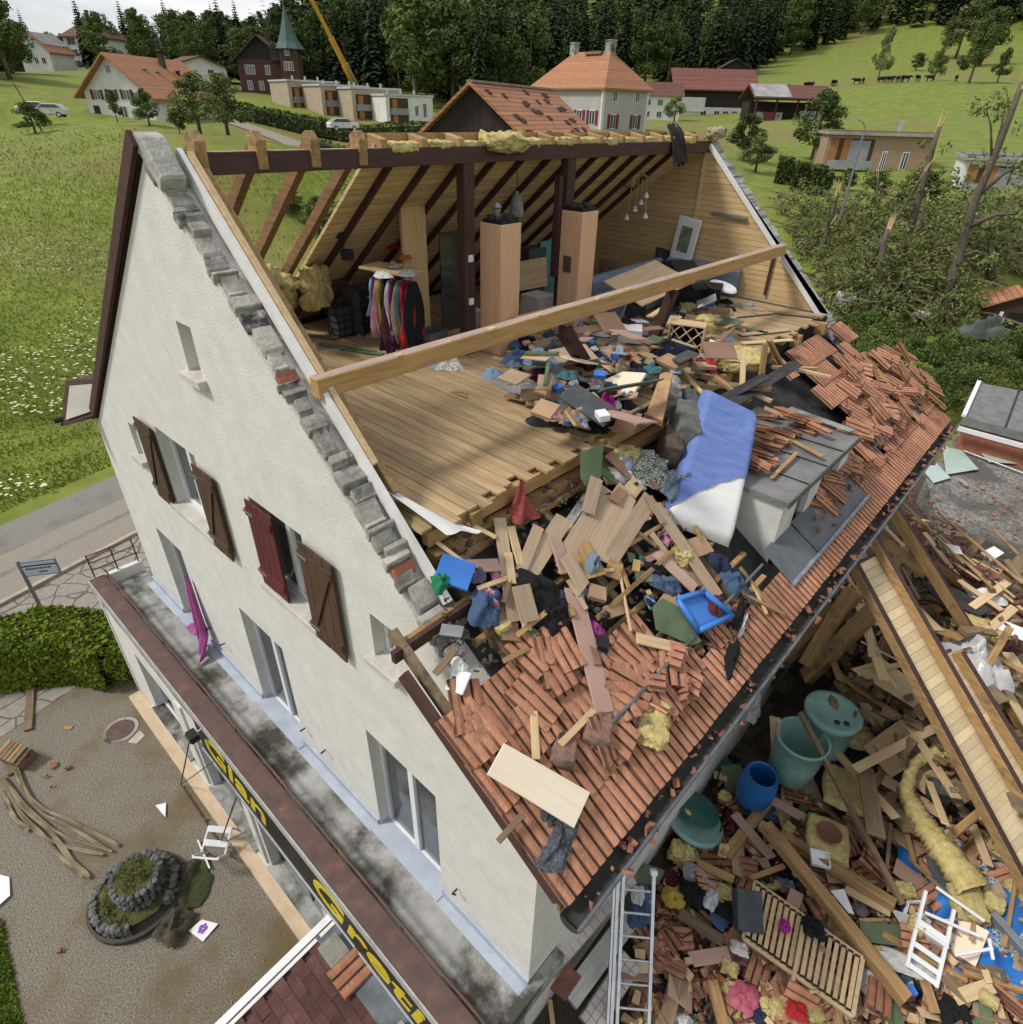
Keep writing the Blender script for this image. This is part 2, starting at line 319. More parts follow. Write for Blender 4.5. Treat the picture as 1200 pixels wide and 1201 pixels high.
def crackle(name, c, gap, scale):
    m = mat(name, c, .95, tuple(x*.75 for x in c), scale=8, bump=0)
    t = m.node_tree; b = t.nodes['Principled BSDF']; N = lambda k: t.nodes.new(k); K = t.links.new
    src = b.inputs['Base Color'].links[0].from_socket
    tc = N('ShaderNodeTexCoord'); nz = N('ShaderNodeTexNoise'); nz.inputs['Scale'].default_value = 1.5; K(tc.outputs['Object'], nz.inputs['Vector'])
    ad = N('ShaderNodeMix'); ad.data_type = 'RGBA'; ad.inputs['Factor'].default_value = .12; K(tc.outputs['Object'], ad.inputs[6]); K(nz.outputs['Color'], ad.inputs[7])
    vo = N('ShaderNodeTexVoronoi'); vo.feature = 'DISTANCE_TO_EDGE'; vo.inputs['Scale'].default_value = scale; K(ad.outputs[2], vo.inputs['Vector'])
    rp = N('ShaderNodeValToRGB'); rp.color_ramp.elements[0].position = .012; rp.color_ramp.elements[1].position = .06; rp.color_ramp.elements[0].color = lin(gap); rp.color_ramp.elements[1].color = (1,1,1,1)
    K(vo.outputs['Distance'], rp.inputs['Fac']); mx = N('ShaderNodeMix'); mx.data_type = 'RGBA'; mx.blend_type = 'MULTIPLY'; mx.inputs['Factor'].default_value = 1
    K(src, mx.inputs[6]); K(rp.outputs['Color'], mx.inputs[7]); K(mx.outputs[2], b.inputs['Base Color'])
    bu = N('ShaderNodeBump'); bu.inputs['Strength'].default_value = .6; bu.inputs['Distance'].default_value = .03; K(rp.outputs['Color'], bu.inputs['Height']); K(bu.outputs[0], b.inputs['Normal'])
    return m
crack = crackle('cracked_asphalt', (.30,.27,.235), (.42,.4,.36), 2.3)
def sheet(name, pts, z, m, zb=None, div=0):
    b = MB(); n = len(pts)
    if zb is None: b.add([(x, y, z) for x, y in pts], [tuple(range(n))])
    else: b.prism(pts, zb, z, 'Z')
    return S(b.build(name, m))
P0 = lambda px, py: tuple(on('Z', 0, px, py)[:2])
# road runs along the bottom of the meadow
rd = Vector((P0(155,630)[0]-P0(0,712)[0], P0(155,630)[1]-P0(0,712)[1])).normalized()
kl = Vector(P0(0,712)); nl = Vector((-rd.y, rd.x))
def strip(name, a, b_, z, m, s0=-40, s1=26, zb=None): 
    q = [kl+rd*s0+nl*a, kl+rd*s1+nl*a, kl+rd*s1+nl*b_, kl+rd*s0+nl*b_]
    return sheet(name, [tuple(v) for v in q], z, m, zb)
yard = sheet('yard', [(-3.4,-16),(12,-16),(12,1),(-3.4,1)], 0.0, gravel)
strip('pavement', -4.4, 0, .008, crack)
strip('kerb', 0, .14, .10, mat('kerb_stone', (.42,.36,.27), .9, (.3,.26,.2), scale=6, bump=.4), zb=-.1)
strip('road', .14, 4.1, .0, asph)
strip('road_patch', 1.5, 2.4, .004, asph2)
strip('road_shoulder', .144, 1.3, .0045, asph2)
# right-hand yard with its bumps of rubble
def build_ground():
    b = MB(); nx, ny = 46, 60
    def fn(u, v):
        x = 10.2+u*10.5; y = -2+v*22; return (x, y, ground_z(x, y)+.10*noise.noise(Vector((x*1.3, y*1.3, 0)))-.03)
    b.grid(fn, nx, ny); S(b.build('dirt_yard', dirt, smooth=True))
build_ground()
# ================================================================== the damaged house
house = T(empty('damaged_house', (5.3, 5.5, 0)), 'large cream rendered house with its roof torn off and rooms open to the sky', 'house')
HL = Vector((5.3, 5.5, 0)); HM = Matrix.Translation(-HL)
def hp(mb, name, m, parent=None, **k):                  # a part of the house given in world coordinates
    o = mb.build(name, m, parent or house, **k)
    o.matrix_local = HM if parent is None else Matrix.Identity(4); return o
def wall_with_holes(outer, holes, y0, y1):
    b = MB(); loops = [[Vector((x, z, 0)) for x, z in outer]] + [[Vector((x, z, 0)) for x, z in ((h[0],h[2]),(h[0],h[3]),(h[1],h[3]),(h[1],h[2]))] for h in holes]
    tri = tessellate_polygon(loops); flat = [v for l in loops for v in l]
    fr = [(v.x, y0, v.y) for v in flat]; bk = [(v.x, y1, v.y) for v in flat]; n = len(flat)
    fs = []
    for t in tri:
        a, c, d = (flat[i] for i in t)
        cr = (c.x-a.x)*(d.y-a.y)-(c.y-a.y)*(d.x-a.x)
        t = tuple(t) if cr > 0 else tuple(reversed(t))
        fs.append(t); fs.append(tuple(i+n for i in reversed(t)))
    o = 0
    for l in loops:
        k = len(l); fs += [(o+i, o+n+i, o+n+(i+1) % k, o+(i+1) % k) for i in range(k)]; o += k
    b.add(fr+bk, fs); return b
LZ = lambda x: 11.2-.83*(5.35-x)
HOLES = {'slit_a': (5.08,5.43,8.9,9.46), 'slit_b': (1.96,2.24,6.70,7.26), 'win1': (3.2,4.45,6.33,7.6), 'win2': (5.87,7.0,6.33,7.6), 'slit_c': (8.14,8.5,6.63,7.22),
         'd1': (1.48,2.6,2.98,5.06), 'd2': (4.52,5.76,2.98,5.06), 'd3': (7.7,8.98,2.98,5.06)}
gw = hp(wall_with_holes([(0,0),(10.45,0),(10.45,6.5),(9.15,7.38),(5.35,10.98),(0,6.55)], list(HOLES.values()), 0, .30), 'gable_wall', stucco)
hp(MB().box(10.1,10.45,.30,10.7,0,6.45), 'side_wall', stucco); hp(MB().box(0,.35,.30,10.7,0,6.4), 'side_wall', stucco)
far_poly = [(0,0),(10.45,0),(10.45,6.5),(9.15,7.5),(5.35,10.98),(0,6.55)]
hp(MB().prism(far_poly, 10.72, 11.08), 'rear_gable_wall', stucco)
lining = lined('gable_boarding', (.62,.45,.24), (.50,.34,.16), (.2,.12,.05), 'Z', .105)
hp(MB().prism([(2.3,FLOOR),(8.5,FLOOR),(8.35,8.2),(5.42,11.0),(5.30,11.06),(2.2,LZ(2.2)-.1)], 10.692, 10.718), 'boarded_lining', lining)
def vtrim(px, py0, py1, m, w=.05):
    A, B = on('Y', 10.662, px, py0), on('Y', 10.662, px, py1); A.x = B.x
    hp(MB().beam(A, B, .05, w, (0,1,0)), 'trim_batten', m)
vtrim(815, 172, 258, pale); vtrim(897, 297, 345, dark_z)
hp(MB().beam(on('Y',10.65,835,249), on('Y',10.65,876,256), .06, .05), 'wall_rail', metal_g)
# stones laid bare along both right-hand gable slopes
def stones(y0, y1, n, seed, mm, A=(5.3,11.02), B=(9.2,7.42), top=.16):
    rr = random.Random(seed); me = {}
    d = Vector((B[0]-A[0], B[1]-A[1])); Ln = d.length; d.normalize(); nrm = Vector((-d.y, d.x))
    s = 0; i = 0
    while s < Ln:
        l = rr.choice((.06,.09,.12,.17,.22))*rr.uniform(.8,1.2); h = top*rr.uniform(.6, 1.15); dy = rr.uniform(-.03, .045); b = MB()
        x0, z0 = A[0]+d.x*s, A[1]+d.y*s
        # blocky stone with a level bed: steps down the slope
        e = Vector((x0, z0)); f = e+d*(l-.012); tp = h*.75
        j = lambda: rr.uniform(-.025, .025)
        pr = [(e.x, e.y-.05), (f.x, f.y-.05), (f.x+nrm.x*tp*.7+j(), f.y+nrm.y*tp*.7+j()), (f.x+nrm.x*tp*1.0-.02+j(), f.y+nrm.y*tp+.03+j()), (e.x+nrm.x*tp*1.05+j(), e.y+nrm.y*tp*1.05+j())]
        pr = [(a, c) for a, c in pr]
        b.prism(pr[::-1], y0+dy, y1+rr.uniform(-.06,.05)); s += l; i += 1
        hp(b, 'stone' if rr.random() > .06 or s > 2.4 else 'brick', mm if rr.random() > .03 or y0 > 5 else brick_m, bevel=.007)
stones(-.005, .22, 24, 3, stone_m, top=.06)
stones(10.73, 11.10, 24, 4, top=.05, mm=mat('pale_coping_stone', (.40,.40,.375), .95, (.26,.26,.245), scale=5, bump=.9, bscale=20, rnd=.2))
hp(MB().prism([(5.25,11.06),(5.32,11.2),(5.48,11.17),(5.74,10.86),(5.66,10.72),(5.38,11.0)][::-1], -.03, .2), 'coping_block', mat('coping_concrete', (.42,.41,.38), .95, (.25,.24,.22), scale=5, bump=.8, bscale=20), bevel=.02)
# wall-top rubble where the slope flattens, white membrane and inner batten
lm = MB(); 
for k in range(9):
    x = 8.9+k*.09; z = 7.62-k*.1
    lm.box(x, x+.12, .0+random.uniform(0,.05), .40+random.uniform(0,.06), z-.35, z+random.uniform(-.04,.05))
hp(lm, 'wall_top_masonry', mat('wall_top_stone', (.30,.285,.26), .95, (.13,.125,.115), scale=7, bump=1., bscale=18), bevel=.02)
hp(MB().beam((5.45,.285,11.03),(9.0,.285,7.70), .05, .12, (0,0,1)), 'white_edge_strip', white_c)
hp(MB().beam((5.55,.345,11.02),(8.0,.345,8.70), .05, .08, (0,0,1)), 'inner_batten', pale)
hp(MB().beam((5.60,.42,10.86),(8.15,.42,8.42), .07, .14, (0,0,1)), 'verge_rafter', honey)
hp(MB().beam((5.42,10.668,10.95),(8.75,10.668,7.82), .045, .08, (0,0,1)), 'white_edge_strip', white_c)
# left verge and eave end
hp(MB().beam((5.36,-.05,11.15),(.12,-.05,6.80), .05, .15, (0,0,1)), 'barge_board', dark_beam)
hp(MB().beam((5.25,.14,11.0),(.12,.14,6.74), .30, .06, (0,0,1)), 'verge_deck', dark_beam)
eb = [CAM+ray(*q)*10.75 for q in ((77,446),(118,443),(112,486),(71,500))]; dv = Vector((0, .7, 0))
def quad8(p, off): return MB().add(list(p)+[q+off for q in p], [(3,2,1,0),(4,5,6,7),(0,1,5,4),(1,2,6,5),(2,3,7,6),(3,0,4,7)])
hp(quad8(eb, dv), 'eave_box', dark_y); em = sum(eb, Vector())/4
hp(quad8([em+(p-em)*.74+(CAM-em).normalized()*.03 for p in eb], Vector((0,.004,0))), 'soffit_panel', mat('soffit', (.5,.48,.42), .9, (.42,.4,.35), scale=4, bump=.2))
hp(MB().tube([eb[3]+Vector((-.06,-.05,.1)), eb[3]+Vector((-.06,1.5,.1))], .05, 8), 'gutter_end', black)
# left roof slope: rafters, boarding, ridge
brown_r = wood('brown_rafter', (.26,.145,.07), (.14,.075,.035), 'X', c3=(.06,.035,.02), lo3=.6, hi3=.7)
for i in range(17):
    y = .5+.62*i
    if y > 10.4: break
    e = 5.36 if i > 3 else 5.40
    b = MB().beam((e, y, LZ(e)-(.17 if i > 3 else .12)), (.1, y, LZ(.1)-(.17 if i > 3 else .12)), .058 if i > 3 else .10, .09 if i > 3 else .14, (0,0,1))
    hp(b, 'rafter', brown_r if i < 4 else dark_beam, bevel=.006)
    if i < 4: hp(MB().prism([(5.29,10.86),(5.45,10.86),(5.47,11.12),(5.38,11.21),(5.27,11.16)][::-1], y-.055, y+.055), 'rafter_head', honey, bevel=.008)
slope_b = lined('slope_boarding', (.66,.50,.29), (.54,.38,.19), (.2,.12,.05), 'Z', .078)
hp(MB().prism([(5.30,LZ(5.30)-.09),(.1,LZ(.1)-.09),(.1,LZ(.1)-.12),(5.30,LZ(5.30)-.12)], 2.62, 10.69), 'roof_boarding', slope_b)
hp(MB().prism([(5.1,LZ(5.1)+.02),(.1,LZ(.1)+.02),(.1,LZ(.1)-.088),(5.1,LZ(5.1)-.088)], 2.7, 10.69), 'roof_insulation', wool)
rb = MB().box(5.27,5.43,.40,10.72,10.83,11.03); rb.mi = [0,1,0,0,0,0]
hp(rb, 'ridge_beam', [dark_y, mat('mauve_beam_top', (.40,.29,.23), .8, (.30,.2,.15), scale=3, stretch=(9,.7,9), bump=.2)], bevel=.008)
hp(MB().box(5.08,5.12,2.62,10.6,10.98,11.17), 'ridge_board', honey)
for i in range(13):
    y = 2.7+.62*i
    hp(MB().prism([(5.13,11.0),(5.42,11.02),(5.40,11.12),(5.13,11.17)][::-1], y-.05, y+.05), 'rafter_head', honey, bevel=.008)
def lump(name, m, c, s, seed, n=10, amp=.25, parent=None, rot=0, freq=2.4, tilt=(0,0)):
    b = MB(); 
    vs = []
    bm = bmesh.new(); bmesh.ops.create_cube(bm, size=2); bmesh.ops.subdivide_edges(bm, edges=bm.edges[:], cuts=int(n*.8), use_grid_fill=True)
    off = Vector((seed*3.1, seed*1.7, seed*.9)); mn = min(s)
    for v in bm.verts:
        p = v.co.copy(); q = p.normalized()*1.12; p = p*.62+q*.38
        p = Vector((p.x*s[0], p.y*s[1], p.z*s[2]))
        nn = noise.noise_vector(p*freq/ max(.15, (s[0]+s[1])/2) + off)
        nn2 = noise.noise_vector(p*freq*3.3/ max(.15, (s[0]+s[1])/2) + off)
        nn3 = noise.noise_vector(p*freq*9/ max(.15, (s[0]+s[1])/2) + off)
        v.co = p + nn*amp*(s[0]+s[1])*.5 + (nn2*.55+nn3*.34)*amp*(s[0]+s[1])*.5
    bm.verts.index_update(); b.add([v.co for v in bm.verts], [[v.index for v in f.verts] for f in bm.faces]); bm.free()
    M = Matrix.Translation(c) @ Matrix.Rotation(rot, 4, 'Z') @ Matrix.Rotation(tilt[0], 4, 'X') @ Matrix.Rotation(tilt[1], 4, 'Y')
    return b.build(name, m, parent, smooth=True, M=M if parent is None else HM @ M)
for i in range(12):
    y = 3.0+.62*i; big = i in (3,)
    lump('insulation_batt', wool, (5.27+random.uniform(-.03,.06), y, 11.05+random.uniform(-.03,.02)), (.13, .25*random.uniform(.8,1), .055+(.05 if big else 0)), i, 10, .13, house)
lump('insulation_batt', wool, (5.42, 4.75, 11.07), (.15, .40, .09), 31, 12, .2, house, tilt=(0,.3))
# posts and purlin
for y in (4.05, 6.28): hp(MB().box(5.27,5.43,y-.10,y+.10,FLOOR-.02,10.83), 'post', dark_z, bevel=.008)
hp(MB().box(5.30,5.40,6.02,6.12,9.1,10.6), 'post_lath', dark_z)
for z in (8.45, 9.0, 9.6): hp(MB().box(5.432,5.46,4.0,4.08,z,z+.09), 'socket_box', white_p)
pu = MB().beam((7.37,.30,9.28),(7.37,10.05,9.28), .17, .24); pu.mi = [0,0,0,0,1,0]
pu = MB().box(7.30,7.44,.22,10.6,9.19,9.385); pu.mi = [0,1,0,0,0,0]
hp(pu, 'purlin', [pine_y, mat('mauve_purlin_top', (.42,.33,.28), .8, (.30,.215,.175), scale=3, stretch=(9,.7,9), bump=.3, c3=(.12,.08,.06), s3=3, lo3=.62, hi3=.7)], bevel=.01)
for k, y in enumerate((1.1,2.4,3.2,4.4,5.1,6.6,8.2)): hp(MB().box(7.39,7.455,y,y+.09,9.375,9.40), 'purlin_cleat', pale)
A = at('F',764,406,.0); hp(MB().beam(A, (7.37, A.y+.1, 9.16), .14, .14, (1,0,0)), 'purlin_post', dark_z)
hp(MB().beam(at('F',690,432,.05), (7.42, on('X',7.37,658,378).y, 9.1), .13, .2, (1,0,0)), 'split_brace', dark_z)
hp(MB().box(2.75,2.95,.45,3.6,8.80,9.02), 'lower_purlin', dark_y)
# attic floor, board by board
y = .34; i = 0
while y < 10.55:
    wd = .138
    edge = 8.62+random.uniform(-.16,.10) - (.0 if y < 3 else random.uniform(0,.1)); x0 = 2.3
    zz = FLOOR+random.uniform(-.004,.004)
    c = (x0+edge)/2; b = MB().box(x0-c, edge-c, 0.002, wd-.006, -.03, 0)
    o = b.build('floor_board', floorw, house); o.matrix_local = HM @ Matrix.Translation((c, y, zz)); y += wd; i += 1
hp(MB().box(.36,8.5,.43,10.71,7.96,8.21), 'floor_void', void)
for k in range(9): hp(MB().box(8.2, 8.62+random.uniform(-.05,.1), .9+1.15*k, 1.04+1.15*k, 8.0, 8.212), 'joist_end', honey)
hp(MB().box(8.505,8.60,.43,6.5,8.03,8.19), 'edge_beam', pine_y); hp(MB().box(8.56,8.70,.43,5.2,7.86,7.98), 'edge_beam', honey)
# lower roof on the right
deck = MB(); deck.grid(lambda u, v: (8.35+u*2.6, .3+v*10.4, roof_z(8.35+u*2.6, .3+v*10.4)-.24), 13, 52)
keep = []
holes_px = [(600,600,26,12),(655,585,22,10),(690,640,14,10),(560,700,26,12),(590,790,22,10),(660,700,20,12),(740,690,20,12)]
dk = MB(); 
for f in deck.f:
    cx = sum(deck.v[i][0] for i in f)/4; cy = sum(deck.v[i][1] for i in f)/4; cz = sum(deck.v[i][2] for i in f)/4
    p = proj((cx, cy, cz))
    if any(((p[0]-a)/rx)**2+((p[1]-b_)/ry)**2 < 1 for a, b_, rx, ry in holes_px): continue
    keep.append(f)
dk.v = deck.v; dk.f = keep; dk.mi = [0]*len(keep)
rdeck = hp(dk, 'roof_deck', felt); so_ = rdeck.modifiers.new('s', 'SOLIDIFY'); so_.thickness = .03; so_.offset = -1
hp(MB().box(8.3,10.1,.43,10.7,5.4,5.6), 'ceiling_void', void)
lowroof = rdeck
def rfr(x, y, h=0):                                     # frame on the roof: X along the eave (+Y world), Y up the slope, Z normal
    p = Vector((x, y, roof_z(x, y)+h)); up = (Vector((x-.3, y, roof_z(x-.3, y)))-Vector((x, y, roof_z(x, y)))).normalized()
    al = Vector((0, 1, (roof_z(x, y+1)-roof_z(x, y)))).normalized(); n = al.cross(up).normalized()
    if n.z < 0: n = -n
    al = up.cross(n).normalized(); M = Matrix((al, up, n)).transposed().to_4x4(); M.translation = p; return M
groove_m = mat('tile_groove_shade_grime', (.17,.085,.055), .95, (.09,.05,.036), scale=9, bump=.3, rnd=.3)  # darker brown paints groove shade, along with grime, so the flutes read
def tile_mesh(seed, brk=0):
    rr = random.Random(seed); W, Ln = .298, .47
    prof = []; grv = []
    for k in range(3): x = k*.0985; prof += [(x,.0),(x+.008,.0),(x+.018,.026),(x+.056,.034),(x+.090,.026)]
    prof += [(W,.0)]
    n = len(prof); b = MB()
    ea, eb_ = rr.uniform(0, brk)*Ln, rr.uniform(-brk, brk)*Ln/W
    e0 = [(ea+eb_*(x-W/2)+rr.uniform(-.012,.012)) if brk else 0 for x, _ in prof]
    rows = []
    for yy, dz in ((0,.024),(Ln,0)): rows.append([(x-W/2, yy+(e0[i] if yy == 0 else 0), z+dz) for i, (x, z) in enumerate(prof)])
    low = [(x, y, z-.022) for x, y, z in rows[0]]
    b.add(rows[0]+rows[1]+low, [(i, i+1, n+i+1, n+i) for i in range(n-1)]+[(2*n+i, 2*n+i+1, i+1, i) for i in range(n-1)])
    b.add([rows[0][0], rows[1][0], (rows[1][0][0],rows[1][0][1],-.02), low[0]], [(0,1,2,3)]); b.add([rows[0][-1], rows[1][-1], (rows[1][-1][0],rows[1][-1][1],-.02), low[-1]], [(3,2,1,0)])
    for i in range(n-1):
        if i % 5 in (0, 1): b.mi[i] = 1
    return b.mesh('roof_tile', [tile_m, groove_m])
TM = [tile_mesh(k) for k in range(4)]; TMB = [tile_mesh(10+k, .3) for k in range(4)]
DORM_Y = (3.95, 7.0)
NT = 0
for k in range(8):
    for j in range(39):
        yy = -.30+j*.2965; xl = 11.05-k*.335
        if xl < 9.0 or yy > 11.0: continue
        rr = random.random(); ok = True
        if k >= 1 and DORM_Y[0]-.2 < yy < DORM_Y[1]+.1 and not (k == 1 and rr < .12): ok = False
        if k >= 2 and 1.25-.12*k+.15 < yy < 8.3-.05*k: ok = k == 2 and yy < 1.9
        if k >= 4 and yy < 8: ok = False
        if k == 1 and 1.2 < yy < 4.2 and rr < .35: ok = False
        if yy > 8.2 and k in (1,2) and rr < .35: ok = False
        if yy > 9.3 and k >= 2: ok = rr < .45
        if k >= 1 and rr > .94 and yy > .6: ok = False
        if not ok: continue
        M = rfr(xl, yy, 0) @ Matrix.Rotation(R_(random.uniform(-2.5,2.5)), 4, 'Z'); NT += 1
        o = inst('roof_tile', random.choice(TM), rdeck, M)
# gutter, fascia and snow rail
def eave(x, y, dz): return (x, y, roof_z(11, y)+dz)
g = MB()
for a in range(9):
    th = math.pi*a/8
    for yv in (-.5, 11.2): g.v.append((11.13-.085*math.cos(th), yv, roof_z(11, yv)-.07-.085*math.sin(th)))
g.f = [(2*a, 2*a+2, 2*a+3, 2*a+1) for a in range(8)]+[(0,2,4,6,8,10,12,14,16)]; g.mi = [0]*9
go = hp(g, 'gutter', mat('gutter_shade', (.055,.055,.05), .8, (.03,.03,.026), scale=6, bump=.5)); sm = go.modifiers.new('s', 'SOLIDIFY'); sm.thickness = .012  # near-black colour paints in the shadow inside the channel
hp(MB().tube([eave(11.22,-.5,-.06), eave(11.22,11.2,-.06)], .018, 8), 'gutter_bead', zinc)
hp(MB().beam((10.98,-.42,roof_z(11,-.42)-.14),(10.98,11.08,roof_z(11,11.08)-.14), .03, .2), 'fascia_board', oldwood)
for (y0, y1) in ((.75,3.9),(8.0,10.9)):
    pts = [(10.52, yy, roof_z(10.52, yy)+.13) for yy in np.linspace(y0, y1, 5)]
    hp(MB().tube(pts, .018, 8), 'snow_rail', zinc)
    for yy in np.arange(y0+.2, y1, .75): hp(MB().beam((10.52,yy,roof_z(10.52,yy)+.13),(10.42,yy,roof_z(10.42,yy)+.0), .03, .012), 'rail_bracket', zinc)
for yy in np.arange(1.3, 10.8, .43):
    if DORM_Y[0]-.2 < yy < DORM_Y[1]: continue
    hp(MB().beam((10.72,yy,roof_z(10.72,yy)+.028),(10.40,yy,roof_z(10.40,yy)+.028), .16, .008), 'metal_strip', mat('worn_metal', (.20,.24,.28), .4, (.07,.08,.09), scale=6, stretch=(6,1,1), bump=.1, metal=.5))
# verge timbers near corner
hp(MB().beam((9.22,-.42,7.5),(10.98,-.42,6.34), .05, .16), 'verge_board', dark_beam); hp(MB().beam((8.95,-.30,7.72),(10.2,-.30,6.86), .07, .10), 'verge_rafter', oldwood)
hp(MB().beam((9.1,-.42,7.60),(9.1,.45,7.62), .05, .12), 'verge_board', dark_beam)
for k in range(7):
    x = 8.75+.3*k
    y0, y1 = (-.3, 4.0) if k in (1,3) else (random.uniform(-.3,1.2), random.uniform(1.8,4.2))
    if k > 4: y0, y1 = 1.0, 4
    hp(MB().beam((x,y0,roof_z(x,y0)-.08),(x,y1,roof_z(x,y1)-.07), .06, .045), 'batten', honey)
for k, y in enumerate((.5, 1.15, 1.9, 2.6, 3.3)):
    hp(MB().beam((8.5,y,roof_z(8.5,y)-.15),(10.6,y+.05,roof_z(10.6,y)-.15), .09, .13), 'lower_rafter', oldwood)
# openings -------------------------------------------------------------
def window(h, sash, name='window', depth=.19, tilt=False):
    x0, x1, z0, z1 = h; f = .06; b = MB()
    for q in ((x0,x0+f,z0,z1),(x1-f,x1,z0,z1),(x0+f,x1-f,z0,z0+f),(x0+f,x1-f,z1-f,z1)): b.box(q[0]+.003,q[1]-.003,depth-.05,depth+.03,q[2]+.003,q[3]-.003)
    n = sash; W = (x1-x0-2*f)/n
    for i in range(1, n): b.box(x0+f+i*W-.05, x0+f+i*W+.05, depth-.06, depth+.02, z0+f, z1-f)
    o = hp(b, name, white_p, bevel=.006)
    for i in range(n): 
        p = hp(MB().box(x0+f+i*W+.03, x0+f+(i+1)*W-.03, depth-.012, depth-.004, z0+f, z1-f), 'pane', glass, o)
    return o
def sill(h, parent=None):
    hp(MB().box(h[0]-.08, h[1]+.08, -.09, .10, h[2]-.10, h[2]+.002), 'window_sill', mat('sill_stone', (.55,.53,.48), .9, (.42,.4,.36), scale=4, bump=.3), bevel=.008)
for k in ('slit_a','slit_b','slit_c'): window(HOLES[k], 1); sill(HOLES[k])
for k in ('win1','win2'): window(HOLES[k], 2); sill(HOLES[k])
for k in ('d1','d2','d3'): window(HOLES[k], 2, 'french_door')
def shutter(x0, x1, z0, z1, m, y=-.05, back=True):
    s = hp(MB().box(x0+.02, x1-.02, y-.005, y+.012, z0+.02, z1-.02), 'shutter', m)
    n = 4; W = (x1-x0)/n
    for i in range(n): hp(MB().box(x0+i*W+.004, x0+(i+1)*W-.004, y-.025, y-.006, z0+random.uniform(0,.012), z1), 'board', m, s)
    for z in (z0+.16, z1-.2): hp(MB().box(x0+.01, x1-.01, y-.05, y-.026, z, z+.10), 'ledge', m, s)
    if back: hp(MB().beam((x0+.1,y-.038,z0+.26),(x1-.1,y-.038,z1-.2), .02, .09, (1,0,1)), 'brace', m, s)
    for z in (z0+.2, z1-.16): hp(MB().box(x0-.02, x0+.2, y-.058, y-.051, z, z+.03), 'hinge', metal_g, s)
sh_m = wood('shutter_brown', (.105,.058,.035), (.05,.028,.018), 'Z', c3=(.2,.13,.08), lo3=.66, hi3=.74)
shr_m = wood('shutter_red', (.125,.026,.026), (.085,.018,.018), 'Z')
shutter(2.6,3.18,6.24,7.58,sh_m); shutter(4.47,5.04,6.22,7.52,sh_m); shutter(7.02,7.66,6.22,7.58,sh_m); shutter(5.86,6.45,6.34,7.58,shr_m, -.03, False)
for x in (2.85,3.4,5.95,6.5,9.3): hp(MB().tube([(x,-.02,3.55),(x,-.10,3.55),(x+.06,-.10,3.62)], .012, 5), 'shutter_stop', black)
# dormer: flat bitumen roof on rendered cheeks
XF, DZ, Y0, Y1 = 10.43, 7.57, 4.42, 6.85
XB = 9.2
dorm_m = mat('dormer_render', (.62,.61,.58), .95, (.5,.49,.46), scale=2.5, bump=.3, bscale=40, c3=(.36,.34,.31), s3=2.5, lo3=.62, hi3=.72)
for yy in (Y0, Y1-.1): hp(MB().prism([(XF,6.55),(XF,DZ-.03),(XB,DZ-.03),(XB,7.3),(XB+.3,7.2)][::-1], yy, yy+.1), 'dormer_cheek', dorm_m)
zs = roof_z(XF, 5.6)
hp(MB().box(XF-.1,XF-.001,Y0+.1,Y0+.5,6.6,DZ-.03), 'dormer_front', dorm_m); hp(MB().box(XF-.1,XF-.001,5.35,5.75,6.6,DZ-.03), 'dormer_front', dorm_m); hp(MB().box(XF-.1,XF-.001,Y1-.35,Y1-.1,6.6,DZ-.03), 'dormer_front', dorm_m)
hp(MB().box(XF-.1,XF-.001,Y0+.5,5.35,7.36,DZ-.03), 'dormer_lintel', dorm_m); hp(MB().box(XF-.1,XF-.001,5.75,Y1-.35,7.36,DZ-.03), 'dormer_lintel', dorm_m)
for a_, b_ in ((Y0+.5,5.35),(5.75,Y1-.35)): hp(MB().box(XF-.085,XF-.07,a_,b_,6.6,7.36), 'dormer_pane', glass)
dr = MB(); dr.box(XB-.3,XF+.06,Y0-.06,Y1+.06,DZ-.03,DZ+.03); hp(dr, 'dormer_roof', bitumen)
for yy in (Y0+.55, Y0+1.2, Y0+1.8): hp(MB().box(XB-.3,XF+.05,yy,yy+.02,DZ+.03,DZ+.045), 'felt_seam', felt)
hp(MB().box(XF+.055,XF+.07,Y0-.06,Y1+.06,DZ-.05,DZ+.045), 'dormer_edge_trim', zinc)
hp(MB().grid(lambda u, v: (XF-.02+u*.44, 4.15+v*2.75, roof_z(XF-.02+u*.44, 4.15+v*2.75)+.07), 4, 8), 'apron_flashing', mat('lead_apron', (.13,.14,.15), .65, (.09,.10,.11), scale=3, bump=.2, c3=(.25,.25,.24), s3=4, lo3=.62, hi3=.7))
for v in (.3,.63): hp(MB().beam((XF,4.15+v*2.75,roof_z(XF,5)+.08),(XF+.42,4.15+v*2.75+.02,roof_z(XF+.44,5)+.085), .012, .012), 'apron_seam', felt)
hp(MB().tube([(XF+.43, 4.15+v*2.75/14, roof_z(XF+.43, 4.15+v*2.75/14)+.07+.012*(v % 2)) for v in range(15)], .03, 6), 'apron_lip', mat('lead_lip', (.24,.27,.32), .5, (.16,.18,.22), scale=8, bump=.3))
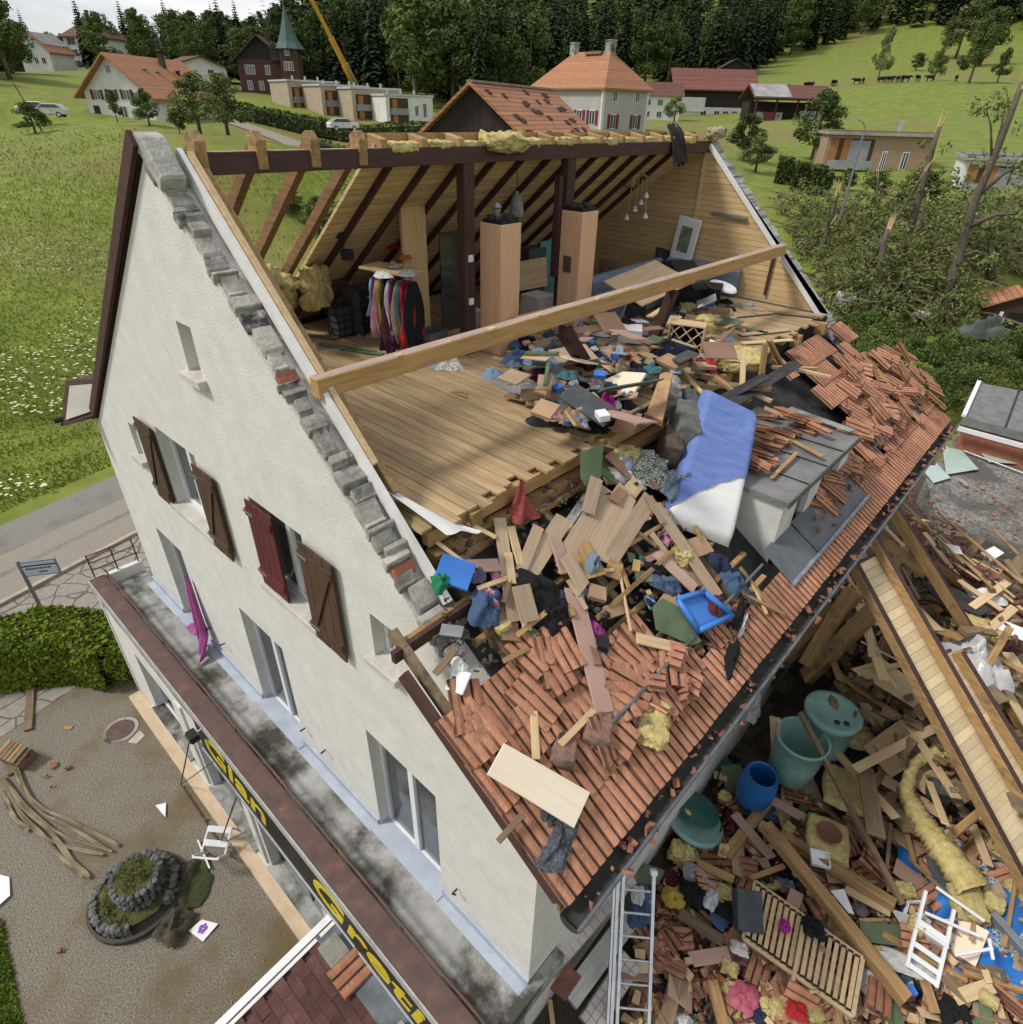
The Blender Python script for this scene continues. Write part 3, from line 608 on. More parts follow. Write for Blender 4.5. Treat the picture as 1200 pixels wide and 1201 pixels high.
# terrace on top of the shop front ------------------------------------------
hp(MB().box(-.5,10.5,-.97,-.001,2.72,3.0), 'terrace_floor', concrete)
hp(MB().box(-.55,10.6,-1.0,-.70,3.12,3.28), 'terrace_coping', rust, bevel=.01)
hp(MB().box(-.55,10.6,-1.02,-1.001,3.10,3.285), 'coping_edge', mat('edge_strip', (.42,.42,.41), .6, (.3,.3,.29), scale=5, bump=.1))
hp(MB().box(-.5,10.55,-.96,-.74,3.0,3.12), 'terrace_upstand', stucco)
for z, yy in ((3.40,-.69),(3.33,-.665)): hp(MB().tube([(-.45,yy,z),(10.5,yy,z)], .016, 6), 'hand_rail', rust)
for x in np.arange(-.4, 10.5, 1.35): hp(MB().beam((x,-.69,3.0),(x,-.69,3.40), .02, .03, (1,0,0)), 'rail_post', rust)
hp(MB().box(-.62,-.5,-.97,0,0,3.24), 'terrace_end_wall', stucco)
for z in (3.45,3.62,3.8): hp(MB().tube([(-.56,-.9,z),(-.56,-.02,z)], .014, 6), 'end_rail', rust)
for yy in (-.88,-.45,-.05): hp(MB().beam((-.56,yy,3.24),(-.56,yy,3.82), .025, .025, (1,0,0)), 'end_rail_post', rust)
for a_, b_ in ((0,1.46),(2.62,4.5),(5.78,7.68),(9.0,10.46)):
    hp(MB().box(a_,b_,-.03,-.002,3.001,3.13), 'base_flashing', flash_m); hp(MB().box(a_,b_,-.16,-.031,3.001,3.012), 'floor_flashing', flash_m)
for k in ('d1','d2','d3'):
    h = HOLES[k]; hp(MB().box(h[0]-.05,h[1]+.05,-.14,.2,2.985,3.03), 'door_sill', flash_m, bevel=.006)
hp(MB().beam((10.52,-1.0,2.92),(10.52,.5,2.92), .12, .3), 'terrace_end_block', concrete)
GH = {'shop1': (.75,2.5,.5,2.1), 'shop2': (3.3,5.0,.35,2.0), 'shop3': (5.5,7.5,.35,2.0)}
hp(wall_with_holes([(-.5,0),(10.5,0),(10.5,2.72),(-.5,2.72)], list(GH.values()), -.95, -.7), 'shop_wall', stucco)
for k, h in GH.items():
    f = .06; b = MB()
    for q in ((h[0],h[0]+f,h[2],h[3]),(h[1]-f,h[1],h[2],h[3]),(h[0]+f,h[1]-f,h[2],h[2]+f),(h[0]+f,h[1]-f,h[3]-f,h[3]),((h[0]+h[1])/2-.04,(h[0]+h[1])/2+.04,h[2]+f,h[3]-f)): b.box(q[0]+.002,q[1]-.002,-.80,-.74,q[2]+.002,q[3]-.002)
    o = hp(b, 'shop_window', white_p if k == 'shop1' else metal_g)
    for a_, b_ in ((h[0]+f,(h[0]+h[1])/2-.04),((h[0]+h[1])/2+.04,h[1]-f)): hp(MB().box(a_,b_,-.775,-.765,h[2]+f,h[3]-f), 'pane', glass, o)
    hp(MB().box(h[0]-.05,h[1]+.05,-1.03,-.8,h[2]-.08,h[2]+.003), 'shop_sill', concrete)
hp(MB().box(-.4,7.6,-1.22,-.951,-.05,.13), 'base_kerb', mat('beige_kerb', (.55,.43,.30), .9, (.45,.35,.24), scale=4, bump=.3), bevel=.01)
hp(MB().box(.4,7.6,-1.02,-.951,.13,.30), 'plinth', mat('plinth', (.62,.57,.48), .9, (.5,.46,.38), scale=3, bump=.3))
for x in (3.05, 5.25, 7.6): hp(MB().box(x-.12,x+.12,-.99,-.951,.3,2.5), 'shop_pier', stucco)
# shop sign: black fascia with yellow lettering
sign_m = mat('sign_black', (.018,.016,.015), .5, (.012,.011,.01), scale=3, bump=.05)
yel = mat('sign_yellow', (.62,.50,.02), .5, (.5,.4,.02), scale=6, bump=.05)
sg = hp(MB().box(3.95,10.5,-.992,-.955,2.12,3.09), 'shop_sign', sign_m)
hp(MB().box(3.9,10.5,-1.01,-.955,2.06,2.118), 'sign_trim', alu)
def text(s, x, z, size, ext, xs=1.0):
    cu = bpy.data.curves.new('lettering', 'FONT'); cu.body = s; cu.size = size; cu.extrude = .004; cu.offset = .012; cu.shear = .25
    o = bpy.data.objects.new('lettering', cu); col.objects.link(o); dg = bpy.context.evaluated_depsgraph_get(); dg.update()
    me = bpy.data.meshes.new_from_object(o.evaluated_get(dg)); bpy.data.objects.remove(o); me.materials.clear(); me.materials.append(ext)
    return me, xs
for s_t, x, xs in (('Gian', 4.15, 1.35), ('Greti', 7.35, 1.35)):
    me, _ = text(s_t, 0, 0, .80, yel)
    o = bpy.data.objects.new('lettering', me); col.objects.link(o); o.parent = sg
    o.matrix_local = Matrix.Translation((x, -.998, 2.38)) @ Matrix.Diagonal((xs, 1, 1, 1)) @ Matrix.Rotation(R_(90), 4, 'X')
# ================================================================== buildings around
def vdir(px, py): r = ray(px, py); return math.atan2(r.y, r.x)
def site(px, py, d, yaw=0):                            # base point and heading: local +x runs right across the view, +y away
    p = far(px, py, d); a = vdir(px, py)-math.pi/2; return p, a+R_(yaw)
def hs(name, label, px, py, d, yaw, cat='house', sink=0):
    p, a = site(px, py, d, yaw); o = T(empty(name, (p.x, p.y, p.z-sink), a), label, cat); return o
white_w = mat('whitewash', (.66,.66,.63), .9, (.56,.56,.53), scale=.6, bump=.2)
grey_w = mat('grey_render', (.42,.40,.39), .9, (.36,.345,.33), scale=.5, bump=.2)
otile = lined('orange_roof_tiles', (.42,.20,.105), (.33,.15,.08), (.2,.09,.05), 'Z', .22, width=.2, nscale=1.2)
btile = lined('brown_roof_tiles', (.17,.07,.055), (.11,.05,.042), (.07,.035,.03), 'Z', .25, width=.2, nscale=1)
dtile = lined('dark_slate_roof', (.06,.05,.05), (.04,.034,.035), (.02,.02,.02), 'Z', .25, width=.2, nscale=1)
rtile = lined('red_sheet_roof', (.21,.075,.06), (.14,.06,.05), (.08,.04,.035), 'Z', .4, width=.15, nscale=.6)
gtile = mat('grey_sheet_roof', (.34,.34,.34), .7, (.22,.2,.19), scale=.4, bump=.2)
dbrown = lined('dark_weatherboard', (.040,.027,.023), (.026,.018,.016), (.01,.008,.007), 'X', .28, nscale=2)
tan = mat('tan_cladding', (.36,.25,.17), .85, (.30,.205,.14), scale=2, bump=.2)
tan2 = mat('sand_cladding', (.42,.335,.255), .85, (.35,.28,.21), scale=1, bump=.2)
orange_w = mat('orange_panel', (.36,.17,.06), .8, (.28,.125,.045), scale=1, bump=.1)
red_sh = mat('red_paint', (.17,.03,.03), .7, scale=3, bump=.1)
green_sh = mat('green_paint', (.03,.06,.04), .7, scale=3, bump=.1)
def win(par, x, z, w_, h_, face, y, m=None, sh=None, nm='window'):
    # face 'f' looks to -y at depth y, 'r' to +x, 'l' to -x (x is then the y position)
    m = m or glass; t = .05
    def bx(a0, a1, z0, z1, d0, d1, nm_, mm, p):
        b = MB()
        if face == 'f': b.box(a0, a1, y-d1, y-d0, z0, z1)
        elif face == 'r': b.box(y+d0, y+d1, a0, a1, z0, z1)
        else: b.box(y-d1, y-d0, a0, a1, z0, z1)
        return b.build(nm_, mm, p)
    f = bx(x-w_/2-.08, x+w_/2+.08, z-.08, z+h_+.08, .01, .05, nm, white_p, par)
    bx(x-w_/2, x+w_/2, z, z+h_, .052, .07, 'pane', m, f)
    bx(x-.03, x+.03, z, z+h_, .071, .09, 'mullion', white_p, f)
    if sh:
        for s in (-1, 1): bx(x+s*(w_/2+.12)-(w_*.5 if s < 0 else 0), x+s*(w_/2+.12)+(w_*.5 if s > 0 else 0), z-.05, z+h_+.05, .055, .1, 'shutter', sh, f)
    return f
def body(o, W, Ln, h, m, nm='wall'): return MB().box(-W/2, W/2, 0, Ln, -3, h).build(nm, m, o)
def gable_roof(o, W, Ln, h, rh, m, ov=.6, t=.22, wallm=None, front=True):    # ridge runs away from the front (along y)
    wm = wallm or m
    MB().prism([(-W/2,h-.02),(W/2,h-.02),(0,h+rh-.02)][::-1], .003, Ln-.003).build('gable', wm, o)
    k = rh/(W/2); b = MB()
    for s in (-1, 1):
        P = [(0,h+rh+t),(0,h+rh),(s*(W/2+ov),h-ov*k),(s*(W/2+ov),h-ov*k+t)]
        b.prism(P if s > 0 else P[::-1], -ov, Ln+ov)
    return b.build('roof', m, o)
def hip_roof(o, W, Ln, h, rh, m, ov=.6, hipf=.5, t=.2):
    x0, x1, y0, y1 = -W/2-ov, W/2+ov, -ov, Ln+ov; hy = W/2*hipf
    b = MB(); V = [(x0,y0,h),(x1,y0,h),(x1,y1,h),(x0,y1,h),(0,y0+hy,h+rh),(0,y1-hy,h+rh)]
    b.add(V+[(a, c, d-t) for a, c, d in V[:4]], [(0,1,4),(1,2,5,4),(2,3,5),(3,0,4,5),(6,7,1,0),(7,8,2,1),(8,9,3,2),(9,6,0,3),(9,8,7,6)])
    return b.build('roof', m, o)
def chim(o, x, y, z0, z1, m, s=.7): MB().box(x-s/2, x+s/2, y-s/2, y+s/2, z0, z1).box(x-s/2-.08, x+s/2+.08, y-s/2-.08, y+s/2+.08, z1, z1+.12).build('chimney', m, o)
def decals(o, roof_pt, n, m, sx=.35, sz=.25, seed=1, nm='missing_tile_gap'): pass
# --- white farmhouse on the meadow
o = hs('farmhouse', 'white farmhouse with broad orange tiled roof standing on the green meadow', 146, 142, 96, -40)
body(o, 11, 15, 3.6, white_w); rf = gable_roof(o, 11, 15, 3.6, 4.4, otile, 1.1, .25, white_w)
for x, z in ((-3.4,2.7),(-.9,2.8),(1.6,2.8),(3.4,2.5)): win(o, x, z, .9, 1.1, 'f', 0, sh=mat('brown_shutter', (.1,.06,.03), .8, scale=3))
win(o, -.4, 5.9, .7, .9, 'f', 0); win(o, 3.2, .4, 1, 1.4, 'f', 0); win(o, .4, .6, 1, 1.3, 'f', 0)
MB().box(-4.6,-3.6,-.06,-.01,0,1.9).build('door', dark_z, o)
win(o, 6, 1.2, 1.2, .9, 'r', 5.5); win(o, 11.5, 1.5, 2.6, .8, 'r', 5.5)
for yy, xx in ((4.2,2.0),(6.6,2.3)):
    z = 3.6+4.4*(1-xx/5.5)+.3; MB().box(xx-.45,xx+.45,yy-.4,yy+.4,z-.12,z+.14).build('skylight', alu, o)
chim(o, 1.4, 9.6, 6.4, 8.6, mat('sooty_chimney', (.07,.06,.055), .9, scale=3), .7); chim(o, 2.6, 11.2, 5.5, 6.6, dark_z, .4)
# --- mansion and its neighbours high on the left
o = hs('mansion', 'tall cream mansion with dark brown hipped roof and rows of shuttered windows', 104, 82, 190, -42)
body(o, 11, 13, 7.6, white_w); hip_roof(o, 11, 13, 7.6, 4.6, btile, .7, 1.1)
for r in range(3):
    for x in (-3, 0, 3): 
        if r < 2 or x: win(o, x, .8+2.5*r, 1.0, 1.4, 'f', 0, sh=green_sh)
    for yy in (2, 4.6, 7.6, 10.6): win(o, yy, .8+2.5*r if r < 2 else .8+4.9, 1.0, 1.4, 'l', -5.5, sh=green_sh)
for yy in (3, 5, 7, 9): MB().box(-4.6,-4.0,yy-.4,yy+.4,8.7,9.6).build('skylight', white_p, o)
chim(o, 0, 5, 11.6, 13.6, mat('sooty_chimney', (.07,.06,.055)))
o = hs('cottage', 'small white cottage with part white and part orange roof beside the mansion', 46, 80, 185, -35)
body(o, 8, 10, 4.0, white_w); gable_roof(o, 8, 10, 4.0, 3.6, otile, .6, .2, white_w)
MB().prism([(.02,7.92),(3.0,5.3),(3.0,5.22),(.02,7.84)], .5, 10.4).build('pale_roof_sheet', gtile, o)
for x in (-2,0,2): win(o, x, 1.2, .9, 1.2, 'f', 0)
win(o, 0, 4.4, .8, 1, 'f', 0)
o = hs('slate_roofed_house', 'white house with steep dark slate roof behind the orange roofed farmhouse', 176, 73, 215, -60)
body(o, 8, 11, 2.8, white_w); gable_roof(o, 8, 11, 2.8, 3.8, dtile, .6, .2, white_w)
for x in (-1.2,1.0): win(o, x, 2.2, .9, 1.3, 'f', 0)
o = hs('low_house', 'low house with rusty brown roof among the trees near the turreted chalet', 238, 92, 135, 25)
body(o, 11, 7, 2.2, white_w); gable_roof(o, 11, 7, 2.2, 1.6, btile, .7, .2, white_w); win(o, 2, .6, 1.2, 1.1, 'f', 0)
# --- chalet with turret
brickw = lined('brown_brick_wall', (.105,.05,.04), (.07,.035,.03), (.04,.022,.02), 'Z', .3, nscale=2)
o = hs('turreted_chalet', 'dark brown chalet with tall green copper spire on its square turret', 312, 110, 135, -14)
body(o, 10, 9, 6.2, brickw); gable_roof(o, 10, 9, 6.2, 4.0, dtile, 1.0, .25, dbrown)
MB().prism([(-.03,10.5),(-4.4,6.95),(-4.4,6.85),(-.03,10.4)][::-1], -.9, 4).build('bare_roof_battens', mat('bare_battens', (.27,.18,.08), .9, (.15,.1,.04), scale=3), o)
MB().box(2.4,4.2,-1.2,1,6.0,8.0).prism([(2.1,8.0),(4.5,8.0),(3.3,9.2)][::-1], -1.4, 2).build('dormer', dtile, o)
for x, z in ((-3,.8),(-.6,.8),(-3,3.6),(-2,3.6),(1.2,3.6)): win(o, x, z, .9, 1.5, 'f', 0)
tw = MB().box(4.4,8.2,-1.6,2.6,-3,8.2).build('turret', brickw, o)
MB().lathe([(3.3,8.1),(2.2,9.4),(1.3,11.5),(.6,13.6),(.12,15.4),(.02,16.4)], 8, (6.3,.5,0)).build('spire', mat('copper_green', (.075,.125,.105), .7, (.05,.09,.075), scale=1.5, bump=.2), tw)
for x, z in ((5.6,4.4),(6.6,4.4),(6.1,7)): win(tw, x, z, .8, 1.4 if z < 6 else .8, 'f', -1.6)
chim(o, 1, 5, 9.5, 11.6, brickw)
# --- staggered flat-roofed flats
for k, (px, py, d, W, h) in enumerate(((372,132,118,10.5,5.0),(408,137,112,9.5,4.8),(444,142,108,9.5,4.9),(482,147,104,9.0,4.4))):
    o = hs('apartment_block', ['sand coloured flat roofed block of the stepped row, next to the chalet turret','sand coloured flat roofed block of the stepped row, left of the yellow crane boom','pale flat roofed block of the stepped row, just right of the crane boom','lowest white walled flat roofed block of the stepped row, beside the dark barn'][k], px, py, d, 24, 'building')
    o['group'] = 'stepped row of flats'
    MB().box(-W/2,W/2,0,9,-3,h).build('wall', tan2 if k < 3 else white_w, o); MB().box(-W/2-.2,W/2+.2,-.2,9.2,h,h+.3).build('roof_slab', mat('pale_roof_edge', (.5,.5,.5), .8, scale=2), o)
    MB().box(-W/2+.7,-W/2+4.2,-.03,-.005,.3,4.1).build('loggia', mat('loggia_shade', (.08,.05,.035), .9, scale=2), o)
    MB().box(-W/2+.6,-W/2+4.3,-.25,-.04,1.6,1.8).box(-W/2+.8,-W/2+4.1,-.2,-.17,1.8,2.6).build('balcony', metal_g, o); MB().box(-W/2+1.2,-W/2+2.1,-.12,-.04,.4,3.9).build('loggia_post', orange_w, o)
    win(o, W/2-1.6, 1.4, .6, 2.0, 'f', 0); win(o, W/2-3.2, 1.6, .6, 1.4, 'f', 0)
    for j in range(3): MB().box(-3+j*2.6,-2.7+j*2.6,3,3.3,h+.3,h+1).build('roof_vent', alu, o)
# --- crane
cb = far(420, 106, 122); ct = far(372, 12, 118); c2 = far(355, -22, 117)
crane = T(empty('mobile_crane', tuple(cb)), 'yellow telescopic crane boom rising behind the flat roofed flats', 'crane')
ym = mat('crane_yellow', (.55,.30,.02), .5, (.45,.23,.015), scale=2, bump=.05)
v = (ct-cb)
for a_, b_, r in ((-.35,.35,.75),(.33,.68,.55),(.66,1.5,.38)): MB().beam(v*a_, v*b_, r*1.2, r*1.5).build('boom_section', ym, crane)
MB().box(-3,3,-1.5,1.5,-9,-6).build('chassis', ym, crane); MB().tube([v*.34+Vector((.5,.4,0)), v*.0+Vector((1.5,.5,-2))], .2, 6).build('lift_ram', metal_g, crane)
# --- dark barn straight behind the ridge
o = hs('timber_barn', 'dark timber barn with orange tiled roof right behind the broken ridge', 556, 230, 33, -27, 'barn')
body(o, 14, 12, .4, dbrown); rf = gable_roof(o, 14, 12, .4, 5.2, otile, .5, .18, dbrown)
MB().box(-6.8,6.8,-.03,-.004,-1,.5).build('base_wall', white_w, o)
for x in (-2.2, 1.9): win(o, x, 1.2, .85, 1.3, 'f', 0)
rr = random.Random(5)
for k in range(46):
    yy = rr.uniform(.5, 11); xx = rr.uniform(.4, 6.5); z = .4+5.2*(1-xx/7)+.2
    MB().beam((xx-.14,yy,z+.13),(xx+.14,yy,z-.075), rr.uniform(.3,.9), .06).build('missing_tile_gap', dark_z, o)
MB().beam((4.6,7,2.4),(5.4,7,1.7), .3, .5).build('roof_pipe', metal_g, o); MB().box(-.2,.2,-.4,12.4,5.72,5.84).build('ridge_cap', mat('ridge_cap', (.3,.25,.22), .9, scale=2), o)
# --- grey villa with hipped orange roof
o = hs('villa', 'grey villa with steep hipped orange roof, two chimneys and red shutters', 730, 160, 78, 48, 'house')
body(o, 8.6, 14, 5.4, grey_w); hip_roof(o, 8.6, 14, 5.4, 4.2, otile, .55, .95)
for x in (-2.2, 2.2):
    win(o, x, 4.0, .6, 1.1, 'f', 0)
    for z in (-2.0, 1.0): win(o, x, z, .9, 1.5, 'f', 0, sh=red_sh)
for yy in (1.8, 4.2, 6.6, 9.0):
    for z in (-1.8, 1.4): win(o, yy, z, .9, 1.5, 'l', -4.3, sh=red_sh)
for s in (-1,1): MB().box(s*4.3-.22,s*4.3+.22,-.05,.2,-3,5.3).build('quoin', white_w, o)
chim(o, 0, 3.6, 8.8, 10.6, concrete, 1.0); chim(o, 0, 10.4, 9.0, 10.6, concrete, .9)
MB().beam((-.35,4.6,9.4),(-.35,7.6,9.4), .9, .3).build('stripped_battens', mat('bare_battens'), o)
# --- farm on the right
o = hs('farm_annex', 'small white farm building with brown roof between the villa and red barn', 772, 140, 118, 8, 'house')
body(o, 8, 7, 4.2, white_w)
b = MB().prism([(0-.5,4.0),(3.5,6.4),(7.5,4.0)], -4.6, 4.6, 'X'); b.build('roof', btile, o)
for x in (-2.4,0,2.4):
    for z in (.5,2.5): win(o, x, z, .9, .9, 'f', 0)
o = hs('red_roofed_barn', 'long dark timber barn with rusty red roof and white ground floor', 834, 140, 136, 14, 'barn')
MB().box(-9,9,0,11,-2,2.4).build('ground_floor', white_w, o); MB().box(-8.95,8.95,.05,10.9,2.4,6.0).build('wall', dbrown, o)
MB().prism([(-1.0,5.7),(5.5,9.8),(12,5.7),(12,5.45),(5.5,9.5),(-1.0,5.45)], -9.6, 9.6, 'X').build('roof', rtile, o)
MB().prism([(.05,5.7),(5.5,9.4),(10.9,5.7)], 8.7, 8.9, 'X').build('gable', dbrown, o)
for x in (1,3,5,-2): win(o, x, .9, 1.1, .8, 'f', 0)
MB().box(-9,-2,-.3,-.05,1.5,4.2).build('white_extension', white_w, o)
o = hs('grey_roofed_shed', 'open cattle shed with half grey half brown sheet roof', 925, 138, 118, 20, 'shed')
MB().box(-7,7,3,8,-2,2.6).build('wall', dbrown, o); MB().prism([(-1,3.2),(4,5.4),(9,3.2),(9,3.0),(4,5.2),(-1,3.0)], -7.6, 7.6, 'X').build('roof', btile, o)
MB().prism([(-.8,3.32),(3.9,5.42),(3.9,5.46),(-.8,3.36)], -7.4, -.4, 'X').build('pale_roof_sheet', gtile, o)
for x in (-6.8,-3,1,5,6.8): MB().box(x-.15,x+.15,-.6,-.3,-2,3.2).build('post', dark_z, o)
MB().box(-6.5,-1.5,-.4,-.2,-.5,.9).build('low_wall', concrete, o); MB().box(2,7,-.4,-.2,-.5,1.2).build('low_wall', concrete, o); MB().box(-5,-3,-.6,-.41,-.4,.9).build('red_door', red_sh, o)
o = hs('upper_barn', 'small dark barn roof peeping out above the red roofed barn', 860, 95, 150, 10, 'barn')
body(o, 9, 9, 2, dbrown); gable_roof(o, 9, 9, 2, 2.4, dtile, .6, .2, dbrown)
# --- modern tan houses
def modern(px, py, d, yaw, lab, W, h, dp, m, roofm):
    o = hs('flat_roofed_house', lab, px, py, d, yaw)
    MB().box(-W/2,W/2,0,dp,-2,h).build('wall', m, o); MB().box(-W/2-.25,W/2+.25,-.5,dp+.2,h,h+.28).build('roof_slab', gtile, o)
    MB().box(-W/2,W/2,.4,dp-.4,h+.28,h+.42).build('green_roof', roofm, o); chim(o, W*.25, dp*.5, h+.3, h+1.2, alu, .45)
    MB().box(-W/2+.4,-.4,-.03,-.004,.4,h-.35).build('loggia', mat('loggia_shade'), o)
    for x in (-W/2+.9, -W/4-.4): MB().box(x-.5,x+.3,-.06,-.034,.5,h-.4).build('orange_panel', orange_w, o)
    for x in (-W/4+.3, -1.3): MB().box(x-.5,x+.5,-.07,-.034,.5,h-.5).build('loggia_pane', mat('pale_glass', (.30,.32,.33), .2, scale=1, bump=0), o)
    MB().box(-W/2+.2,-.2,-1.0,-.08,h*.46,h*.46+.18).build('balcony', gtile, o); MB().box(-W/2+.3,-.3,-.98,-.94,h*.46+.18,h*.46+.9).build('railing', mat('pale_glass'), o)
    win(o, 3, h*.5, .5, 1.5, 'f', 0); win(o, .9, h*.45, .35, 1.8, 'f', 0); return o
sed = mat('sedum_roof', (.22,.17,.03), .95, (.13,.12,.025), scale=3, bump=.6)
modern(1012, 232, 68, 14, 'tan flat roofed house with orange panelled loggia and sedum roof behind the street lamp', 10.4, 6.0, 8, tan, sed)
modern(1192, 264, 58, 10, 'pale flat roofed house with wrecked roof edge behind the snapped trees', 11, 4.8, 8, white_w, bitumen)
o = hs('carport', 'low flat carport roof with white edge between the two flat roofed houses', 1105, 262, 62, 10, 'carport')
MB().box(-6,6,0,5,2.5,2.75).build('roof_slab', white_p, o); MB().box(-5.9,5.9,.1,4.9,2.76,2.9).build('green_roof', grass, o)
for x in (-5.5,0,5.5): MB().box(x-.1,x+.1,.2,.4,-1,2.5).build('post', metal_g, o)
o = hs('garden_shed', 'dark brown timber shed with open doorway behind the bushes', 1182, 388, 37, 12, 'shed')
q_ = at('T', 1184, 386); o.location = (q_.x, q_.y, q_.z); o.scale = (.55,.55,.6)
body(o, 5.0, 4, 1.7, mat('brown_shed_wall', (.07,.042,.03), .9, (.045,.028,.02), scale=2, stretch=(8,8,1)))
gable_roof(o, 5.0, 4, 1.7, 1.2, otile, .35, .12, mat('brown_shed_wall')); MB().box(-.6,.6,-.04,-.004,0,1.45).build('doorway', void, o); MB().box(1.0,2.5,-.06,-.01,0,1.5).build('board_panel', oldwood, o)
MB().box(-1.3,-1.0,-.05,-.004,1.05,1.4).build('notice', white_p, o); MB().box(-1.0,-.75,-.05,-.004,.7,.95).build('notice', white_p, o)
# --- flat gravel roof next door
def annex():
    o = T(empty('flat_roof_annex', (15.5, 17, 0)), 'low flat roofed annex covered in grey gravel beside the house', 'building')
    # plan corners picked on its own roof level
    zt = 2.9; q = [on('Z', zt, *p) for p in ((1086,560),(1130,500),(1260,545),(1330,700),(1110,650))]
    pts = [(p.x-15.5, p.y-17) for p in q]
    MB().prism(pts[::-1] if sum((pts[i][0]*pts[(i+1) % 5][1]-pts[(i+1) % 5][0]*pts[i][1]) for i in range(5)) < 0 else pts, 0, zt, 'Z').build('gravel_roof', mat('roof_gravel', (.30,.285,.26), .95, (.11,.10,.09), scale=14, bump=.9, bscale=40, contrast=(.4,.62), c3=(.10,.095,.085), s3=.6, lo3=.46, hi3=.56), o)
    return o
annex()
def slabroof():
    zt = 4.0; q = [on('Z', zt, *p) for p in ((1130,488),(1148,448),(1300,478),(1290,530))]
    o = T(empty('grey_roofed_annex', tuple(q[0])), 'low annex with grey felt roof and brick edge behind the gravel roof', 'building')
    b = MB(); v = [p-q[0] for p in q]; b.add([*v, *[p-Vector((0,0,.25)) for p in v]], [(0,1,2,3),(7,6,5,4),(0,4,5,1),(1,5,6,2),(2,6,7,3),(3,7,4,0)])
    b.build('felt_roof', bitumen, o); 
    w2 = MB(); d = (v[3]-v[0]); w2.add([v[0]+Vector((.1,.2,-.25)), v[3]+Vector((.1,.2,-.25)), v[3]+Vector((.1,.2,-3.2)), v[0]+Vector((.1,.2,-3.2))]+[p+Vector((0,4,0)) for p in (v[0]+Vector((.1,.2,-.25)), v[3]+Vector((.1,.2,-.25)), v[3]+Vector((.1,.2,-3.2)), v[0]+Vector((.1,.2,-3.2)))], [(0,1,2,3),(7,6,5,4),(0,3,7,4),(1,5,6,2),(0,4,5,1)])
    w2.build('wall', brick_m, o)
    for t in (.33,.66): MB().beam(v[0]*(1-t)+v[3]*t+Vector((0,0,.012)), v[1]*(1-t)+v[2]*t+Vector((0,0,.012)), .05, .02).build('felt_seam', felt, o)
    MB().beam(v[0]+Vector((0,0,.03)), v[1]+Vector((0,0,.03)), .12, .08).build('edge_trim', white_p, o); MB().beam(v[0]+Vector((0,-.1,-.35)), v[3]+Vector((0,-.1,-.35)), .1, .12).build('edge_trim', white_p, o)
slabroof()
# --- cars, lamp, cows, fence
def car(px, py, d, yaw, m, lab):
    o = hs('parked_car', lab, px, py, d, yaw, 'car'); o['group'] = 'parked cars'
    side = [(-2.1,.35),(2.05,.35),(2.1,.75),(1.95,.98),(1.0,1.05),(.45,1.5),(-1.2,1.52),(-1.95,1.05),(-2.12,.9)]
    MB().prism(side[::-1], -.86, .86).build('body', m, o, bevel=.08)
    gl = [(.93,1.07),(.42,1.44),(-1.15,1.46),(-1.8,1.08)]
    MB().prism(gl[::-1], -.868, .868).build('side_windows', glass, o)
    for s in (1, -1): MB().beam((s*1.0 if s > 0 else -1.93,0,1.06 if s > 0 else 1.08),(s*.46 if s > 0 else -1.24,0,1.51), 1.5, .03, (s,0,1)).build('windscreen', glass, o)
    for x in (-1.3, 1.3):
        for s in (-1,1):
            wv = MB().tube([(x,s*.72,.32),(x,s*.9,.32)], .32, 14).build('tyre', black, o); MB().tube([(x,s*.9,.32),(x,s*.91,.32)], .19, 10).build('rim', alu, wv)
    for s in (-1,1): MB().box(2.06,2.12,s*.6-.18,s*.6+.18,.68,.84).build('headlight', white_p, o)
carw = mat('car_white', (.62,.63,.65), .3, scale=1, bump=0); 
car(60, 137, 88, 160, carw, 'white parked car on the track by the orange roofed farmhouse'); car(43, 134, 92, 150, carw, 'second white car half hidden behind the bush near the farmhouse')
car(403, 153, 82, 20, carw, 'white car on the lane in front of the flats')
car(1004, 247, 66, 15, mat('car_red', (.42,.02,.03), .3, scale=1, bump=0), 'red car parked below the tan flat roofed house'); car(1030, 247, 64, 15, mat('car_blue', (.32,.40,.55), .3, scale=1, bump=0), 'pale blue and white car parked next to the red car')
p = far(990, 238, 40); lamp = T(empty('street_lamp', tuple(p)), 'tall grey street lamp with short curved arm by the tan house', 'street lamp')
hh = on('X', p.x, 1010, 150).z-p.z if False else (152-238)/FPX; top = far(1011, 150, 40)
ht = top.z-p.z
MB().tube([(0,0,-1),(0,0,ht*.9),(0,0,ht)], [.09,.06,.05], 8).build('pole', metal_g, lamp); dl = RT*-1.0
MB().tube([(0,0,ht),(dl.x*.25,dl.y*.25,ht+.35),(dl.x*.7,dl.y*.7,ht+.5)], .035, 6).build('arm', metal_g, lamp); MB().beam((dl.x*.6,dl.y*.6,ht+.5),(dl.x*1.1,dl.y*1.1,ht+.53), .16, .08).build('lamp_head', alu, lamp)
cow_m = mat('cow_black', (.012,.011,.010), .8, scale=3, bump=.2)
def cow_mesh():
    b = MB(); b.tube([(-.95,0,1.1),(-.85,0,1.12),(-.3,0,1.08),(.4,0,1.1),(.8,0,1.18),(1.05,0,1.3),(1.3,0,1.22),(1.62,0,1.02)], [.12,.3,.38,.36,.3,.2,.17,.09], 8)
    for x in (-.75,.6):
        for s in (-1,1): b.tube([(x,s*.2,1.0),(x+.03,s*.21,.55),(x-.02,s*.21,.0)], [.15,.08,.06], 6)
    b.tube([(-.98,0,1.2),(-1.08,0,.7)], .03, 5); b.beam((1.2,-.3,1.38),(1.2,.3,1.38), .08, .05); return b.mesh('cow', cow_m, True)
cm = cow_mesh()
